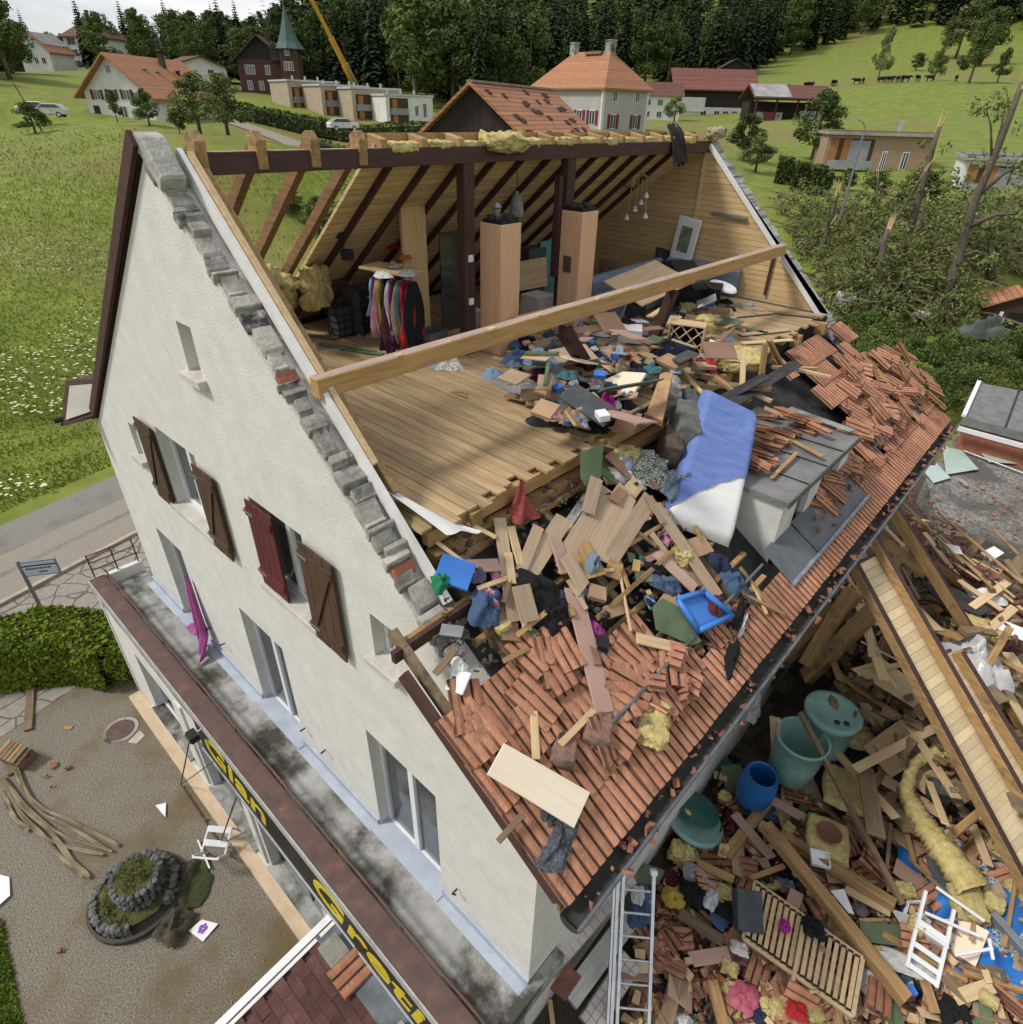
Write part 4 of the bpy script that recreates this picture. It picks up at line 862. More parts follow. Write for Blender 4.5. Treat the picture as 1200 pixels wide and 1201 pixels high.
for i, (px, py) in enumerate([(870,91),(908,92),(923,92),(946,94),(955,79),(950,98),(975,100),(980,91),(1005,93),(1012,93),(1034,91),(1043,91),(1052,94),(1062,93),(1075,94),(1090,91),(1070,50),(1121,91),(1052,67)]):
    q = on_f(px, py+3, terr) if False else far(px, py+3, 168)
    c = inst('cow', cm); c.location = (q.x, q.y, terr(q.x, q.y)); c.rotation_euler = (0,0,random.uniform(0,6.3)); c.scale = (.95,)*3
    T(c, 'small black cow grazing on the far hillside pasture', 'cow', 'black cows grazing on the hillside')
# ================================================================== trees, hedges, foliage
def leafmat(name, c, c2, scale=.35):
    m = mat(name, c, .8, c2, scale=scale, detail=6, rnd=.30, bump=0, contrast=(.32,.66), spec=.15)
    b = m.node_tree.nodes['Principled BSDF']; b.inputs['Subsurface Weight'].default_value = 0; return m
lf_dec = leafmat('leaves_broad', (.105,.145,.040), (.045,.072,.018)); lf_con = leafmat('needles_dark', (.040,.062,.026), (.018,.030,.014)); lf_lite = leafmat('leaves_light', (.15,.20,.045), (.08,.12,.028))
lf_mid = leafmat('leaves_fresh', (.21,.245,.085), (.095,.125,.04), 1.2); bark = mat('bark', (.17,.14,.105), .95, (.075,.06,.045), scale=6, stretch=(4,4,.8), bump=.9); splinter = wood('splintered_wood', (.62,.47,.28), (.45,.3,.15), 'Z')
def leaves(rng, C, n, size, squash=1.0, elong=1.0):     # n random leaf faces on each centre (cx,cy,cz,r)
    C = np.asarray(C, float); k = len(C)
    d = rng.normal(size=(k, n, 3)); d /= np.linalg.norm(d, axis=-1, keepdims=True); r = C[:, None, 3:4]*rng.uniform(.55, 1.05, size=(k, n, 1))
    d2 = d.copy(); d2[..., 2] *= squash
    c = (C[:, None, :3]+d2*r).reshape(-1, 3); N = (d+rng.normal(size=d.shape)*.7).reshape(-1, 3); N /= np.linalg.norm(N, axis=-1, keepdims=True)
    a = np.cross(N, rng.normal(size=N.shape)); a /= np.linalg.norm(a, axis=-1, keepdims=True); b = np.cross(N, a)
    s = (size*rng.uniform(.6, 1.3, size=(len(c), 1)))
    v = np.stack([c-a*s*elong, c-b*s*.55, c+a*s*elong, c+b*s*.6], 1).reshape(-1, 3); return v
def quads_mesh(name, v, m):
    me = bpy.data.meshes.new(name); n = len(v)//4
    me.vertices.add(len(v)); me.vertices.foreach_set('co', np.ascontiguousarray(v, dtype=np.float32).ravel())
    me.loops.add(n*4); me.loops.foreach_set('vertex_index', np.arange(n*4, dtype=np.int32)); me.polygons.add(n); me.polygons.foreach_set('loop_start', np.arange(0, n*4, 4, dtype=np.int32)); me.polygons.foreach_set('loop_total', np.full(n, 4, dtype=np.int32))
    me.materials.append(m); me.update(calc_edges=True); return me
def dec_verts(seed, n=150, k=30, size=.021, slim=.30):
    g = np.random.default_rng(seed); C = []
    for i in range(k):
        z = g.uniform(.24, .90); rad = slim*math.sin(min(1, max(.12, (1.02-z)/.75))*math.pi*.62)*g.uniform(.35, 1.0); a = g.uniform(0, 6.28)
        C.append((rad*math.cos(a), rad*math.sin(a), z, g.uniform(.075, .15)))
    C.append((0,0,.92,.07)); return leaves(g, C, n, size, .85)
def con_verts(seed, k=30, n=16, size=.04, w=.17):
    g = np.random.default_rng(seed); V = []
    for i in range(k):
        t = i/(k-1); z = .10+.88*t; R = w*(1-t)**.85+.008
        for j in range(n):
            a = g.uniform(0, 6.28); r = R*g.uniform(.65, 1.15); d = np.array([math.cos(a), math.sin(a), 0]); p = np.array([0,0,z]); tip = p+d*r+np.array([0,0,-r*g.uniform(.25,.6)])
            s = np.cross(d, [0,0,1])*R*g.uniform(.22,.4); V += [p+d*r*.12, p+d*r*.55+s+np.array([0,0,-r*.15]), tip, p+d*r*.55-s+np.array([0,0,-r*.15])]
    return np.array(V)
TRUNK = MB().tube([(0,0,-.06),(0,0,.2),(.01,0,.5),(0,.01,.85)], [.028,.022,.014,.004], 7).mesh('trunk', bark, True)
DEC = [quads_mesh('crown', dec_verts(s, slim=.26+.02*s), lf_dec) for s in range(4)]; DECL = [quads_mesh('crown', dec_verts(10+s, slim=.3), lf_mid) for s in range(2)]
CON = [quads_mesh('crown', con_verts(s), lf_con) for s in range(3)]
def tree(name, label, p, h, me, group=None, wid=1.0, tr=True):
    o = T(empty(name, tuple(p), random.uniform(0,6.28)), label, 'tree', group)
    for n_, mm in (('trunk', TRUNK), ('crown', me)): 
        c = inst(n_, mm, o); c.scale = (h*wid, h*wid, h)
    return o
fbx = np.array([(-200,104),(0,100),(60,86),(150,84),(260,96),(300,104),(360,116),(430,122),(560,134),(640,118),(760,104),(800,104),(870,96),(900,74),(960,56),(1020,38),(1100,30),(1200,36),(1400,40)], float)
sites = [(o.location.x, o.location.y) for o in list(col.objects) if o.parent is None and o.get('category') in ('house','barn','building','shed')]
fr = random.Random(11); cand = []
for it in range(7200):
    px = fr.uniform(-160, 1360) if it < 5200 else fr.uniform(840, 1360); d = (fr.random()**.75)*330+100; q = far(px, 100, d); z = terr(q.x, q.y); P = proj((q.x, q.y, z))
    if P[2] < 5 or P[1] > np.interp(P[0], fbx[:, 0], fbx[:, 1]) or P[1] < -170: continue
    if any((q.x-a)**2+(q.y-b)**2 < 150 for a, b in sites) or (22 < P[0] < 205 and P[2] < 160): continue
    if any((q.x-a[0])**2+(q.y-a[1])**2 < (5.0 if P[2] < 250 or P[0] > 850 else 7.0)**2 for a in cand): continue
    cand.append((q.x, q.y, z, P[0], P[1], P[2]))
cand.sort(key=lambda a: a[5]); stuffv = {'c': [], 'd': []}; nd = nc = 0
CARR = [con_verts(50+s, 16, 9) for s in range(3)]; DARR = [dec_verts(60+s, 42, 22, .036, .3) for s in range(3)]
for (x, y, z, px, py, dep) in cand:
    edge = np.interp(px, fbx[:, 0], fbx[:, 1])-py
    con = fr.random() < (.22 if edge < 14 and px < 640 else .5 if px < 640 else .78)
    h = fr.uniform(13, 19) if not con else fr.uniform(16, 25)
    if px < 330: h *= .72
    vis = -30 < px < 1230 and edge < 26
    if con and vis and nc < 120:
        tree('spruce_tree', 'dark slender spruce at the edge of the hillside forest', (x, y, z), h, CON[nc % 3], 'spruces at the forest edge', 1.0); nc += 1
    elif (not con) and vis and nd < 150:
        tree('broadleaf_tree', 'round leafy green tree at the edge of the hillside forest', (x, y, z), h, DEC[nd % 4], 'broadleaf trees at the forest edge', fr.uniform(.95,1.3)); nd += 1
    else:
        A = fr.choice(CARR if con else DARR); a = fr.uniform(0, 6.28); Rm = np.array([[math.cos(a),-math.sin(a),0],[math.sin(a),math.cos(a),0],[0,0,1]])
        stuffv['c' if con else 'd'].append((A*np.array([h*1.05,h*1.05,h]))@Rm.T+np.array([x,y,z]))
for k, m_, lab in (('c', lf_con, 'far dark conifer forest covering the hillside'), ('d', lf_dec, 'far green broadleaf wood covering the hillside')):
    if stuffv[k]:
        o = inst('forest', quads_mesh('forest', np.concatenate(stuffv[k]), m_)); S(o, 'stuff'); o['label'] = lab; o['category'] = 'forest'
print('TREES', nc, nd, len(stuffv['c']), len(stuffv['d']))
# single trees and bushes in the fields
for px, py, d, h, wd, me, lab in ((178,156,76,3.8,1.2,DEC[0],'round fruit tree in front of the white farmhouse gable corner'),(140,150,80,3.4,.8,DEC[1],'thin bent fruit tree before the farmhouse door'),(212,160,70,2.8,1.0,DEC[2],'small dark tree standing right of the farmhouse'),
    (236,160,70,6.0,1.4,DECL[0],'bushy pale green tree beyond the first bare rafters'),(268,160,66,5.6,1.4,DECL[1],'wide leafy tree beside the fruit trees below the farmhouse'),(40,150,80,3.2,1.7,DEC[3],'dark bush with leaning pole on the open meadow'),
    (950,196,72,7.2,1.2,DEC[1],'full round tree on the meadow above the tan house'),(870,196,66,4.6,1.3,DEC[2],'rounded shrub just right of the broken gable peak'),(885,205,60,3.6,1.5,DECL[0],'low shrub below the meadow near the gable peak'),
    (1028,98,175,12,.6,DECL[1],'slim half bare tree among the grazing cows'),(1094,96,175,7,1.0,DEC[0],'small tree on the cattle pasture'),(1137,95,165,13,.9,DEC[1],'tall tree on the pasture beside the forest'),(1155,60,230,16,1.0,DEC[2],'tree on the upper slope at the pasture edge'),(1130,40,250,17,1.1,DECL[0],'tall pale tree high on the pasture edge'),(1170,95,170,7,.9,DECL[1],'young tree by the pasture fence'),
    (1080,62,220,5,1.6,DEC[3],'round dark bush alone on the upper pasture'),(790,146,105,4,1.5,DECL[0],'green shrub in front of the red roofed barn'),(985,240,56,1.9,1.7,DEC[0],'trimmed shrub in front of the tan house'),(1022,243,54,2.0,1.8,DEC[2],'dense shrub at the foot of the street lamp'),(1068,262,48,3.0,1.7,DEC[1],'dense bush beside the carport'),
    (375,250,None,3.4,1.6,DECL[1],'leafy garden bush seen between the bare rafters'),(340,212,None,2.4,1.8,DEC[2],'low bush in the garden behind the ridge beam'),(415,240,None,4.2,1.5,DECL[0],'tall garden bush beside the last bare rafter')):
    if d: q = far(px, py, d)
    else: q = on_f(px, py+25, terr)
    tree('tree' if h > 3.5 else 'bush', lab, (q.x, q.y, terr(q.x, q.y)), h, me, None, wd)
def strip_hedge(name, label, pts, w_, h_, size, dens, m, terrain=True, seed=1, group=None):
    g = np.random.default_rng(seed); V = []; core = MB()
    for (a, b) in zip(pts[:-1], pts[1:]):
        a, b = Vector(a), Vector(b); L_ = (b-a).length; n = int(dens*L_*(w_+2*h_)); d = (b-a).normalized(); s = Vector((-d.y, d.x, 0)).normalized()
        t = g.uniform(0, 1, n); u = g.uniform(-1, 1, n)*(w_/2+h_); V_ = []
        x = np.clip(u, -w_/2, w_/2); z = h_-np.maximum(0, np.abs(u)-w_/2)
        rnd_ = .12*h_; bx = a.x+(b.x-a.x)*t+s.x*x; by = a.y+(b.y-a.y)*t+s.y*x; bz = a.z+(b.z-a.z)*t+z
        nz = np.array([noise.noise(Vector((p, q, r))*(1.1/max(h_, .4))) for p, q, r in zip(bx, by, bz)])
        C = np.stack([bx+s.x*np.sign(u)*nz*.10*w_*(np.abs(u) > w_/2), by+s.y*np.sign(u)*nz*.10*w_*(np.abs(u) > w_/2), bz+nz*.16*h_*(np.abs(u) <= w_/2), np.full(n, size*.8)], 1)
        V.append(leaves(g, C, 1, size)); core.beam(a+Vector((0,0,h_*.42)), b+Vector((0,0,h_*.42))-(d*w_*.1 if b == Vector(pts[-1]) else Vector()), w_*.8, h_*.84)
    e = Vector(pts[-1]); V.append(leaves(g, [(e.x, e.y, e.z+h_*f, w_*.46) for f in (.3,.5,.68)], int(dens*w_*h_*.9), size))
    o = T(empty(name, tuple(pts[0])), label, 'hedge', group); off = Matrix.Translation(-Vector(pts[0]))
    c = inst('foliage', quads_mesh('foliage', np.concatenate(V), m), o); c.matrix_local = off
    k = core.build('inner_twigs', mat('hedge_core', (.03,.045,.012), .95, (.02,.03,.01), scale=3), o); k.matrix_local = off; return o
def tp(px, py, d): q = far(px, py, d); return (q.x, q.y, terr(q.x, q.y))
strip_hedge('hedge', 'long clipped hedge along the lane below the stepped flats', [tp(218,124,108), tp(340,140,98), tp(420,152,92), tp(520,162,86)], 2.2, 2.3, .28, 9, lf_dec, seed=2)
strip_hedge('hedge', 'lower clipped hedge nearer than the white car on the lane', [tp(375,172,66), tp(450,176,62), tp(540,178,58)], 1.6, 1.2, .22, 12, lf_dec, seed=3)
for k, (x, y, d) in enumerate(((915,222,56),(935,226,54),(955,230,52))): strip_hedge('hedge', ['boxy clipped hedge block left of the tan house terrace','middle clipped hedge block by the tan house terrace','clipped hedge block next to the tan house loggia'][k], [tp(x-9,y,d), tp(x+8,y+1,d)], 1.5, 2.1, .15, 70, lf_dec, seed=4+k)
# lane by the flats
lane = MB(); Lp = [tp(230,118,104), tp(330,140,92), tp(400,153,84), tp(470,168,72)]; Lp = [Vector(p)+Vector((0,0,.12)) for p in Lp]
for a, b in zip(Lp[:-1], Lp[1:]):
    for k in range(8):
        p0, p1 = a.lerp(b, k/8), a.lerp(b, (k+1)/8); s = Vector((-(b-a).y, (b-a).x, 0)).normalized()*1.8
        v = []
        for p in (p0-s, p0+s, p1+s, p1-s): v.append((p.x, p.y, terr(p.x, p.y)+.10))
        lane.add(v, [(0,1,2,3)])
S(lane.build('lane', asph2))
# ---- meadow: taller tufts and white umbels
def meadow():
    g = np.random.default_rng(5); n = 34000
    px = np.where(g.random(n) < .72, g.uniform(-8, 160, n), g.uniform(160, 450, n)); py = np.where(px < 160, 150+(g.random(n)**.8)*465, g.uniform(180, 400, n))
    X = []; 
    dirs = np.array([tuple(ray(a, b)) for a, b in zip(px, py)]); lo = np.full(n, 5.); hi = np.full(n, 260.); o = np.array(tuple(CAM))
    for _ in range(18):
        t = (lo+hi)/2; p = o+dirs*t[:, None]; z = np.concatenate([terr_np(p[i:i+4000, 0], p[i:i+4000, 1]) for i in range(0, n, 4000)])
        up = p[:, 2] > z; lo = np.where(up, t, lo); hi = np.where(up, hi, t)
    p = o+dirs*hi[:, None]; dist = hi
    kp = ~((np.abs((p[:, 0]-kl.x)*nl.x+(p[:, 1]-kl.y)*nl.y-2.0) < 3.0) | (p[:, 0] > -1.0)&(p[:, 1] < 11)) & (dist < 130)
    kp &= ((p[:, 0]-kl.x)*nl.x+(p[:, 1]-kl.y)*nl.y) > 4.12
    p = p[kp]; dist = dist[kp]; n = len(p)
    s = np.clip(dist*.0016, .05, .16)[:, None]*g.uniform(.5, 1.3, (n, 1)); a = g.uniform(0, 6.28, n); A = np.stack([np.cos(a), np.sin(a), np.zeros(n)], 1); H = np.stack([g.uniform(-.4,.4,n), g.uniform(-.4,.4,n), np.ones(n)], 1)
    v = np.stack([p-A*s*.5, p+A*s*.5, p+A*s*.35+H*s*1.5, p-A*s*.2+H*s*1.7], 1).reshape(-1, 3)
    o_ = inst('meadow_tufts', quads_mesh('meadow_tufts', v, leafmat('grass_tuft', (.22,.265,.04), (.13,.18,.024), .6))); S(o_, 'stuff'); o_['label'] = 'tufts of long green grass over the meadow'
    nf = np.array([noise.noise(Vector((x*.16, y*.16, 3))) for x, y, z in p]); f = p[(nf > -.08) & (g.random(n) < .05)]; d = dist[(nf > .12) & True][:0]
    m_ = len(f); ss = g.uniform(.04, .10, (m_, 1)); C = f+np.array([0,0,.32]); B = np.stack([np.cos(a[:m_]), np.sin(a[:m_]), np.zeros(m_)], 1); E_ = np.stack([-np.sin(a[:m_]), np.cos(a[:m_]), np.zeros(m_)], 1)
    v = np.stack([C-B*ss, C-E_*ss, C+B*ss, C+E_*ss*.8], 1).reshape(-1, 3)
    o_ = inst('meadow_flowers', quads_mesh('meadow_flowers', v, mat('umbel_white', (.62,.66,.5), .9, (.5,.56,.36), scale=3))); S(o_, 'stuff'); o_['label'] = 'white flower heads scattered over the meadow'
meadow()
# ---- snapped trees and fallen foliage on the right
def snapped(px, py, tx, ty, r, lab, seed, branches=(), mid=None):
    b = at('T', px, py); b.z -= .3
    n_ = Vector((ray(px, py).x, ray(px, py).y, 0)).normalized(); dd = (b-CAM).dot(n_)
    def lift(x, y): rr_ = ray(x, y); return CAM+rr_*(dd/rr_.dot(n_))
    t = lift(tx, ty); o = T(empty('snapped_tree', tuple(b)), lab, 'tree', None)
    g = random.Random(seed); pts = []; k = 7; path = [b]+([lift(*q) for q in mid] if mid else [])+[t]
    segs = len(path)-1
    for i in range(k+1):
        f = i/k*segs; j = min(int(f), segs-1); p = path[j].lerp(path[j+1], f-j); pts.append(p-b+Vector((g.uniform(-1,1), g.uniform(-1,1), 0))*r*.35*(0 < i < k))
    MB().tube(pts, [r*(1.25-.75*i/k) for i in range(k+1)], 8).build('trunk', bark, o, smooth=True)
    ax = (pts[-1]-pts[-2]).normalized()
    for j in range(5):
        q = pts[-1]+Vector((g.uniform(-1,1), g.uniform(-1,1), 0))*r*.45; MB().tube([q-ax*.3, q+ax*g.uniform(.3,.9)+Vector((g.uniform(-.1,.1),g.uniform(-.1,.1),0))], [r*.22, .012], 4).build('splinter', splinter, o)
    for (f, ex, ey, br) in branches:
        s = pts[int(f*k)]; e = lift(ex, ey)-b; mid_ = s.lerp(e, .5)+Vector((0,0,.3)); bo = MB().tube([s, mid_, e], [br, br*.7, br*.25], 6).build('branch', bark, o, smooth=True)
    C = []
    for _ in range(12):
        p = pts[g.randint(1, k-1)]; C.append((p.x+g.uniform(-.9,.9), p.y+g.uniform(-.9,.9), p.z+g.uniform(-.5,.5), g.uniform(.2,.5)))
    for (f, ex, ey, br) in branches:
        e = lift(ex, ey)-b; C += [(e.x+g.uniform(-.5,.5), e.y+g.uniform(-.5,.5), e.z+g.uniform(-.4,.4), g.uniform(.25,.55)) for _ in range(4)]
    inst('leaf_sprays', quads_mesh('leaf_sprays', leaves(np.random.default_rng(seed), C, 26, .12), lf_mid), o)
snapped(960,305,983,225,.22,'short snapped trunk with pale splintered tip among the fallen branches',1)
snapped(1058,300,1102,148,.22,'tall snapped trunk with long splintered point in the wrecked grove',2,((.5,1060,250,.07),(.7,1120,215,.05)))
snapped(1108,360,1200,95,.24,'tallest leaning broken tree with bare branches spreading right',3,((.45,1200,250,.16),(.6,1205,190,.14),(.75,1180,120,.08),(.72,1155,120,.07),(.3,1160,300,.1)),((1128,290),(1155,205)))
snapped(1022,365,1042,268,.26,'thick mossy stump torn off at mid height near the white box',4)
snapped(1005,330,1085,200,.10,'thin peeled sapling leaning diagonally across the grove',5)
snapped(1078,275,1088,235,.2,'short pale splintered stub beside the tall snapped trunk',6); snapped(1030,270,1030,205,.12,'slim broken stem close to the red car',7); snapped(1168,330,1160,262,.2,'broken trunk stub between the grove and pale house',8)
snapped(940,300,975,262,.14,'leaning broken stem next to the gable slope',9,((.6,1000,240,.05),))
def fallen():
    g = random.Random(21); C = []; tw = MB()
    for _ in range(1150):
        px = g.uniform(905, 1215); py = g.uniform(238, 400)
        if px < 905+(py-238)*.45 or (px > 1138 and 330 < py < 398): continue
        p = at('T', px, py); h = abs(g.gauss(0, 1.5))
        C.append((p.x, p.y, p.z+h*.8, g.uniform(.25,.75)))
        if g.random() < .5:
            a = g.uniform(0,6.28); L_ = g.uniform(1, 3.5); d = Vector((math.cos(a)*L_, math.sin(a)*L_, g.uniform(-.3,1.2))); s = Vector((p.x, p.y, p.z+g.uniform(0,1))); tw.tube([s, s+d*.5+Vector((0,0,.2)), s+d], [.06,.045,.015], 4, False)
    o = inst('fallen_foliage', quads_mesh('fallen_foliage', leaves(np.random.default_rng(8), C, 40, .10, .75), lf_mid)); S(o, 'stuff'); o['label'] = 'tangled leafy branches of the fallen trees'
    o = tw.build('fallen_twigs', mat('twig', (.24,.18,.11), .95, (.12,.09,.06), scale=4)); S(o, 'stuff'); o['label'] = 'broken twigs tangled in the fallen foliage'
fallen()
for k, (a, b, r) in enumerate((((935,300),(1010,270),.12),((950,360),(1040,325),.10),((1000,395),(1075,330),.13),((940,335),(1020,310),.08),((1050,300),(1120,260),.10),((1075,360),(1150,330),.12),((985,350),(1065,345),.09))):
    A, B = at('T', *a)+Vector((0,0,.5)), at('T', *b)+Vector((0,0,.9)); c = (A+B)/2
    o = MB().tube([A-c, (A-c)*.3+Vector((0,0,.15)), B-c], [r, r*.8, r*.4], 7).build('fallen_trunk', bark, smooth=True); o.location = c; T(o, 'fallen tree limb lying in the tangled branches of the wrecked grove', 'fallen trunk', 'fallen limbs in the wrecked grove')
# dense shrubs this side of the grove
def shrub(px, py, rx, rz, lab, seed, z=1.6):
    c = on('Z', z, px, py); g = random.Random(seed); C = []
    for _ in range(26):
        a = g.uniform(0,6.28); r = rx*math.sqrt(g.random()); h = rz*(1-.6*(r/rx)**2)*g.uniform(.5,1); C.append((r*math.cos(a), r*math.sin(a), h, g.uniform(.28,.5)))
    o = T(empty('shrub', tuple(c)), lab, 'shrub', None); inst('foliage', quads_mesh('foliage', leaves(np.random.default_rng(seed), C, 190, .062, .8), lf_dec), o)
    t = MB()
    for j in range(5): a = j*1.3; t.tube([(0,0,-.2), (math.cos(a)*rx*.5, math.sin(a)*rx*.5, rz*.7)], [.04,.015], 5)
    t.build('stems', bark, o)
for k, (x, y, rx, rz, lab) in enumerate(((1010,418,1.5,1.4,'low shrub beside the far roof corner'),(1050,440,1.9,1.9,'leafy shrub directly behind the tile heap'),(1100,440,2.0,2.2,'tall dense shrub below the garden shed'),(1150,450,2.0,2.0,'dark dense shrub behind the grey felt roof'),(1195,445,2.0,2.2,'dense shrub at the shed corner'),(1075,475,1.4,1.5,'rounded shrub close to the roof verge'),(1120,470,1.5,1.6,'shrub between the tiled verge and felt roof'),(1020,390,1.6,1.0,'bright low shrub near the white box'),(1185,425,1.5,1.0,'shrub in front of the shed doorway'))): shrub(x, y, rx, rz, lab, 30+k)
# ================================================================== debris helpers
def TT(o, label, cat, group=None): return T(o, label, cat, group)
def PK(surf, x1, y1, h1, x2, y2, h2, w_, t, m, label, name='plank', cat='plank', roll=0, group=None, brk=.25, ragged=True):
    A, B = at(surf, x1, y1, h1), at(surf, x2, y2, h2); L_ = (B-A).length
    if surf == 'R': up = Vector((.55, 0, 1)).normalized()
    else: up = Vector((0,0,1))
    j = lambda: random.uniform(-brk, brk)*w_*.5 if ragged else 0
    a0, a1, b0, b1 = j(), j(), j(), j(); x = L_/2
    v = [(-x+a0,-w_/2,-t/2),(x+b0,-w_/2,-t/2),(x+b1,w_/2,-t/2),(-x+a1,w_/2,-t/2),(-x+a0,-w_/2,t/2),(x+b0,-w_/2,t/2),(x+b1,w_/2,t/2),(-x+a1,w_/2,t/2)]
    o = MB().add(v, [(3,2,1,0),(4,5,6,7),(0,1,5,4),(1,2,6,5),(2,3,7,6),(3,0,4,7)]).build(name, m, bevel=min(.006, t*.2)); o.matrix_world = frame(A, B, up, roll)
    return TT(o, label, cat, group)
def BD(surf, pts, t, m, label, name='board', cat='board', group=None):      # flat piece from picked corners (px,py,h)
    P = [at(surf, *p) for p in pts]; c = sum(P, Vector())/len(P); n = Vector()
    for i in range(len(P)): n += (P[i]-c).cross(P[(i+1) % len(P)]-c)
    n.normalize()
    if n.z < 0: P = P[::-1]; n = -n
    x = (P[1]-P[0]).normalized(); y = n.cross(x); M = Matrix((x, y, n)).transposed().to_4x4(); M.translation = c; Mi = M.inverted(); Q = [Mi @ p for p in P]; k = len(Q)
    b = MB().add([(q.x, q.y, t/2) for q in Q]+[(q.x, q.y, -t/2) for q in Q], [tuple(range(k)), tuple(range(2*k-1, k-1, -1))]+[(i, k+i, k+(i+1) % k, (i+1) % k) for i in range(k)])
    o = b.build(name, m, bevel=min(.005, t*.2)); o.matrix_world = M; return TT(o, label, cat, group)
def cloth_mesh(seed, m, nr=9, na=30, name='cloth'):
    b = MB(); off = Vector((seed*2.3, seed*5.1, seed*.7)); vs = [(0,0,.9)]
    for i in range(1, nr+1):
        rho = i/nr
        for k in range(na):
            a = 2*math.pi*k/na; e = 1+.42*noise.noise(Vector((math.cos(a)*1.4, math.sin(a)*1.4, 0))+off)+.16*noise.noise(Vector((math.cos(a)*4, math.sin(a)*4, 1))+off)
            x, y = rho*e*math.cos(a), rho*e*math.sin(a); q = Vector((x*1.7, y*1.7, 0))+off
            fold = 1-2*abs(noise.noise(q*1.3+Vector((0,0,5)))); z = (1-rho**2.2)*(.45+.75*noise.noise(q)+.5*fold*.8)+.10*noise.noise(q*4)
            vs.append((x+.10*noise.noise(q*2), y+.10*noise.noise(q*2+Vector((9,0,0))), max(z, .02 if rho > .9 else .05)))
    fs = [(0, 1+k, 1+(k+1) % na) for k in range(na)]
    for i in range(nr-1): o = 1+i*na; fs += [(o+k, o+na+k, o+na+(k+1) % na, o+(k+1) % na) for k in range(na)]
    b.add(vs, fs); return b.mesh(name, m, True)
CMC = {}
def CL(surf, px, py, h, sx, sy, sz, m, label, name='cloth', rot=None, seed=None, cat='clothing', group=None):
    seed = random.randint(0, 6) if seed is None else seed; key = (seed, m.name)
    if key not in CMC: CMC[key] = cloth_mesh(seed, m)
    p = at(surf, px, py, h); o = inst(name, CMC[key])
    a = random.uniform(0, 6.28) if rot is None else rot
    M = Matrix.Translation(p)
    if surf == 'R': M = M @ Matrix.Rotation(R_(30), 4, 'Y')
    o.matrix_world = M @ Matrix.Rotation(a, 4, 'Z') @ Matrix.Diagonal((sx, sy, sz, 1)); return TT(o, label, cat, group)
def WL(surf, px, py, h, s, label, seed, rot=0, amp=.2, tilt=(0,0), n=12, m=None, name='insulation_chunk', cat='insulation', group=None):
    o = lump(name, m or wool, at(surf, px, py, h), s, seed, n, amp, None, rot, 2.4, tilt); return TT(o, label, cat, group)
def BX(surf, px, py, h, sx, sy, sz, rot, m, label, name, cat, tilt=0, open_top=False, group=None, lid=None):
    p = at(surf, px, py, h); b = MB(); t = .012
    if open_top: b.box(-sx/2,sx/2,-sy/2,sy/2,0,t).box(-sx/2,-sx/2+t,-sy/2,sy/2,t,sz).box(sx/2-t,sx/2,-sy/2,sy/2,t,sz).box(-sx/2+t,sx/2-t,-sy/2,-sy/2+t,t,sz).box(-sx/2+t,sx/2-t,sy/2-t,sy/2,t,sz)
    else: b.box(-sx/2,sx/2,-sy/2,sy/2,0,sz)
    o = b.build(name, m, bevel=.006 if not open_top else 0); o.matrix_world = Matrix.Translation(p) @ Matrix.Rotation(rot, 4, 'Z') @ Matrix.Rotation(tilt, 4, 'X'); return TT(o, label, cat, group)
def fab(name, c, **k): return mat(name, c, .92, tuple(x*.7 for x in c), scale=7, bump=.35, bscale=25, rnd=k.get('rnd', .1))
navy = fab('navy_cloth', (.02,.028,.06)); blackc = fab('black_cloth', (.012,.012,.014)); denim = fab('denim', (.06,.11,.20)); greyc = fab('grey_cloth', (.32,.31,.32)); redc = fab('red_cloth', (.42,.025,.03)); magenta = fab('magenta_cloth', (.42,.03,.28)); whitec = fab('white_cloth', (.62,.61,.6)); purple = fab('purple_cloth', (.27,.045,.20)); greenc = fab('green_cloth', (.02,.22,.10)); pinkc = fab('pink_cloth', (.52,.25,.32)); brownc = fab('brown_cloth', (.16,.085,.05)); tanc = fab('tan_cloth', (.38,.29,.20)); tealc = fab('teal_cloth', (.05,.16,.18)); yelc = fab('yellow_cloth', (.45,.33,.06)); blueb = mat('blue_plastic', (.05,.20,.58), .35, (.04,.15,.48), scale=2, bump=.05); skyc = fab('pale_blue_cloth', (.25,.36,.52)); maroon = fab('maroon_cloth', (.12,.025,.04))
cowp = spotted('cow_print_cloth', (.62,.60,.54), (.012,.012,.012), 5.5, .27); leafp = spotted('leaf_print_cloth', (.50,.50,.46), (.05,.075,.06), 9, .10, 'DISTANCE_TO_EDGE'); bluep = spotted('blue_print_cloth', (.06,.09,.14), (.26,.32,.40), 14, .09, 'DISTANCE_TO_EDGE'); bwp = spotted('black_white_print', (.03,.03,.035), (.5,.5,.5), 26, .13); plaid = checks('navy_plaid', (.03,.045,.10), (.10,.15,.24), 16); foil = mat('crumpled_foil', (.18,.20,.23), .3, (.05,.055,.065), scale=9, bump=.8, metal=.4); multi = spotted('multicolour_knit', (.07,.10,.20), (.42,.10,.10), 22, .3)
cardb = mat('cardboard', (.41,.27,.165), .9, (.33,.21,.125), scale=3, bump=.15, rnd=.15); plastic_film = mat('plastic_film', (.48,.48,.48), .25, (.40,.40,.41), scale=4, bump=.5, spec=.6)
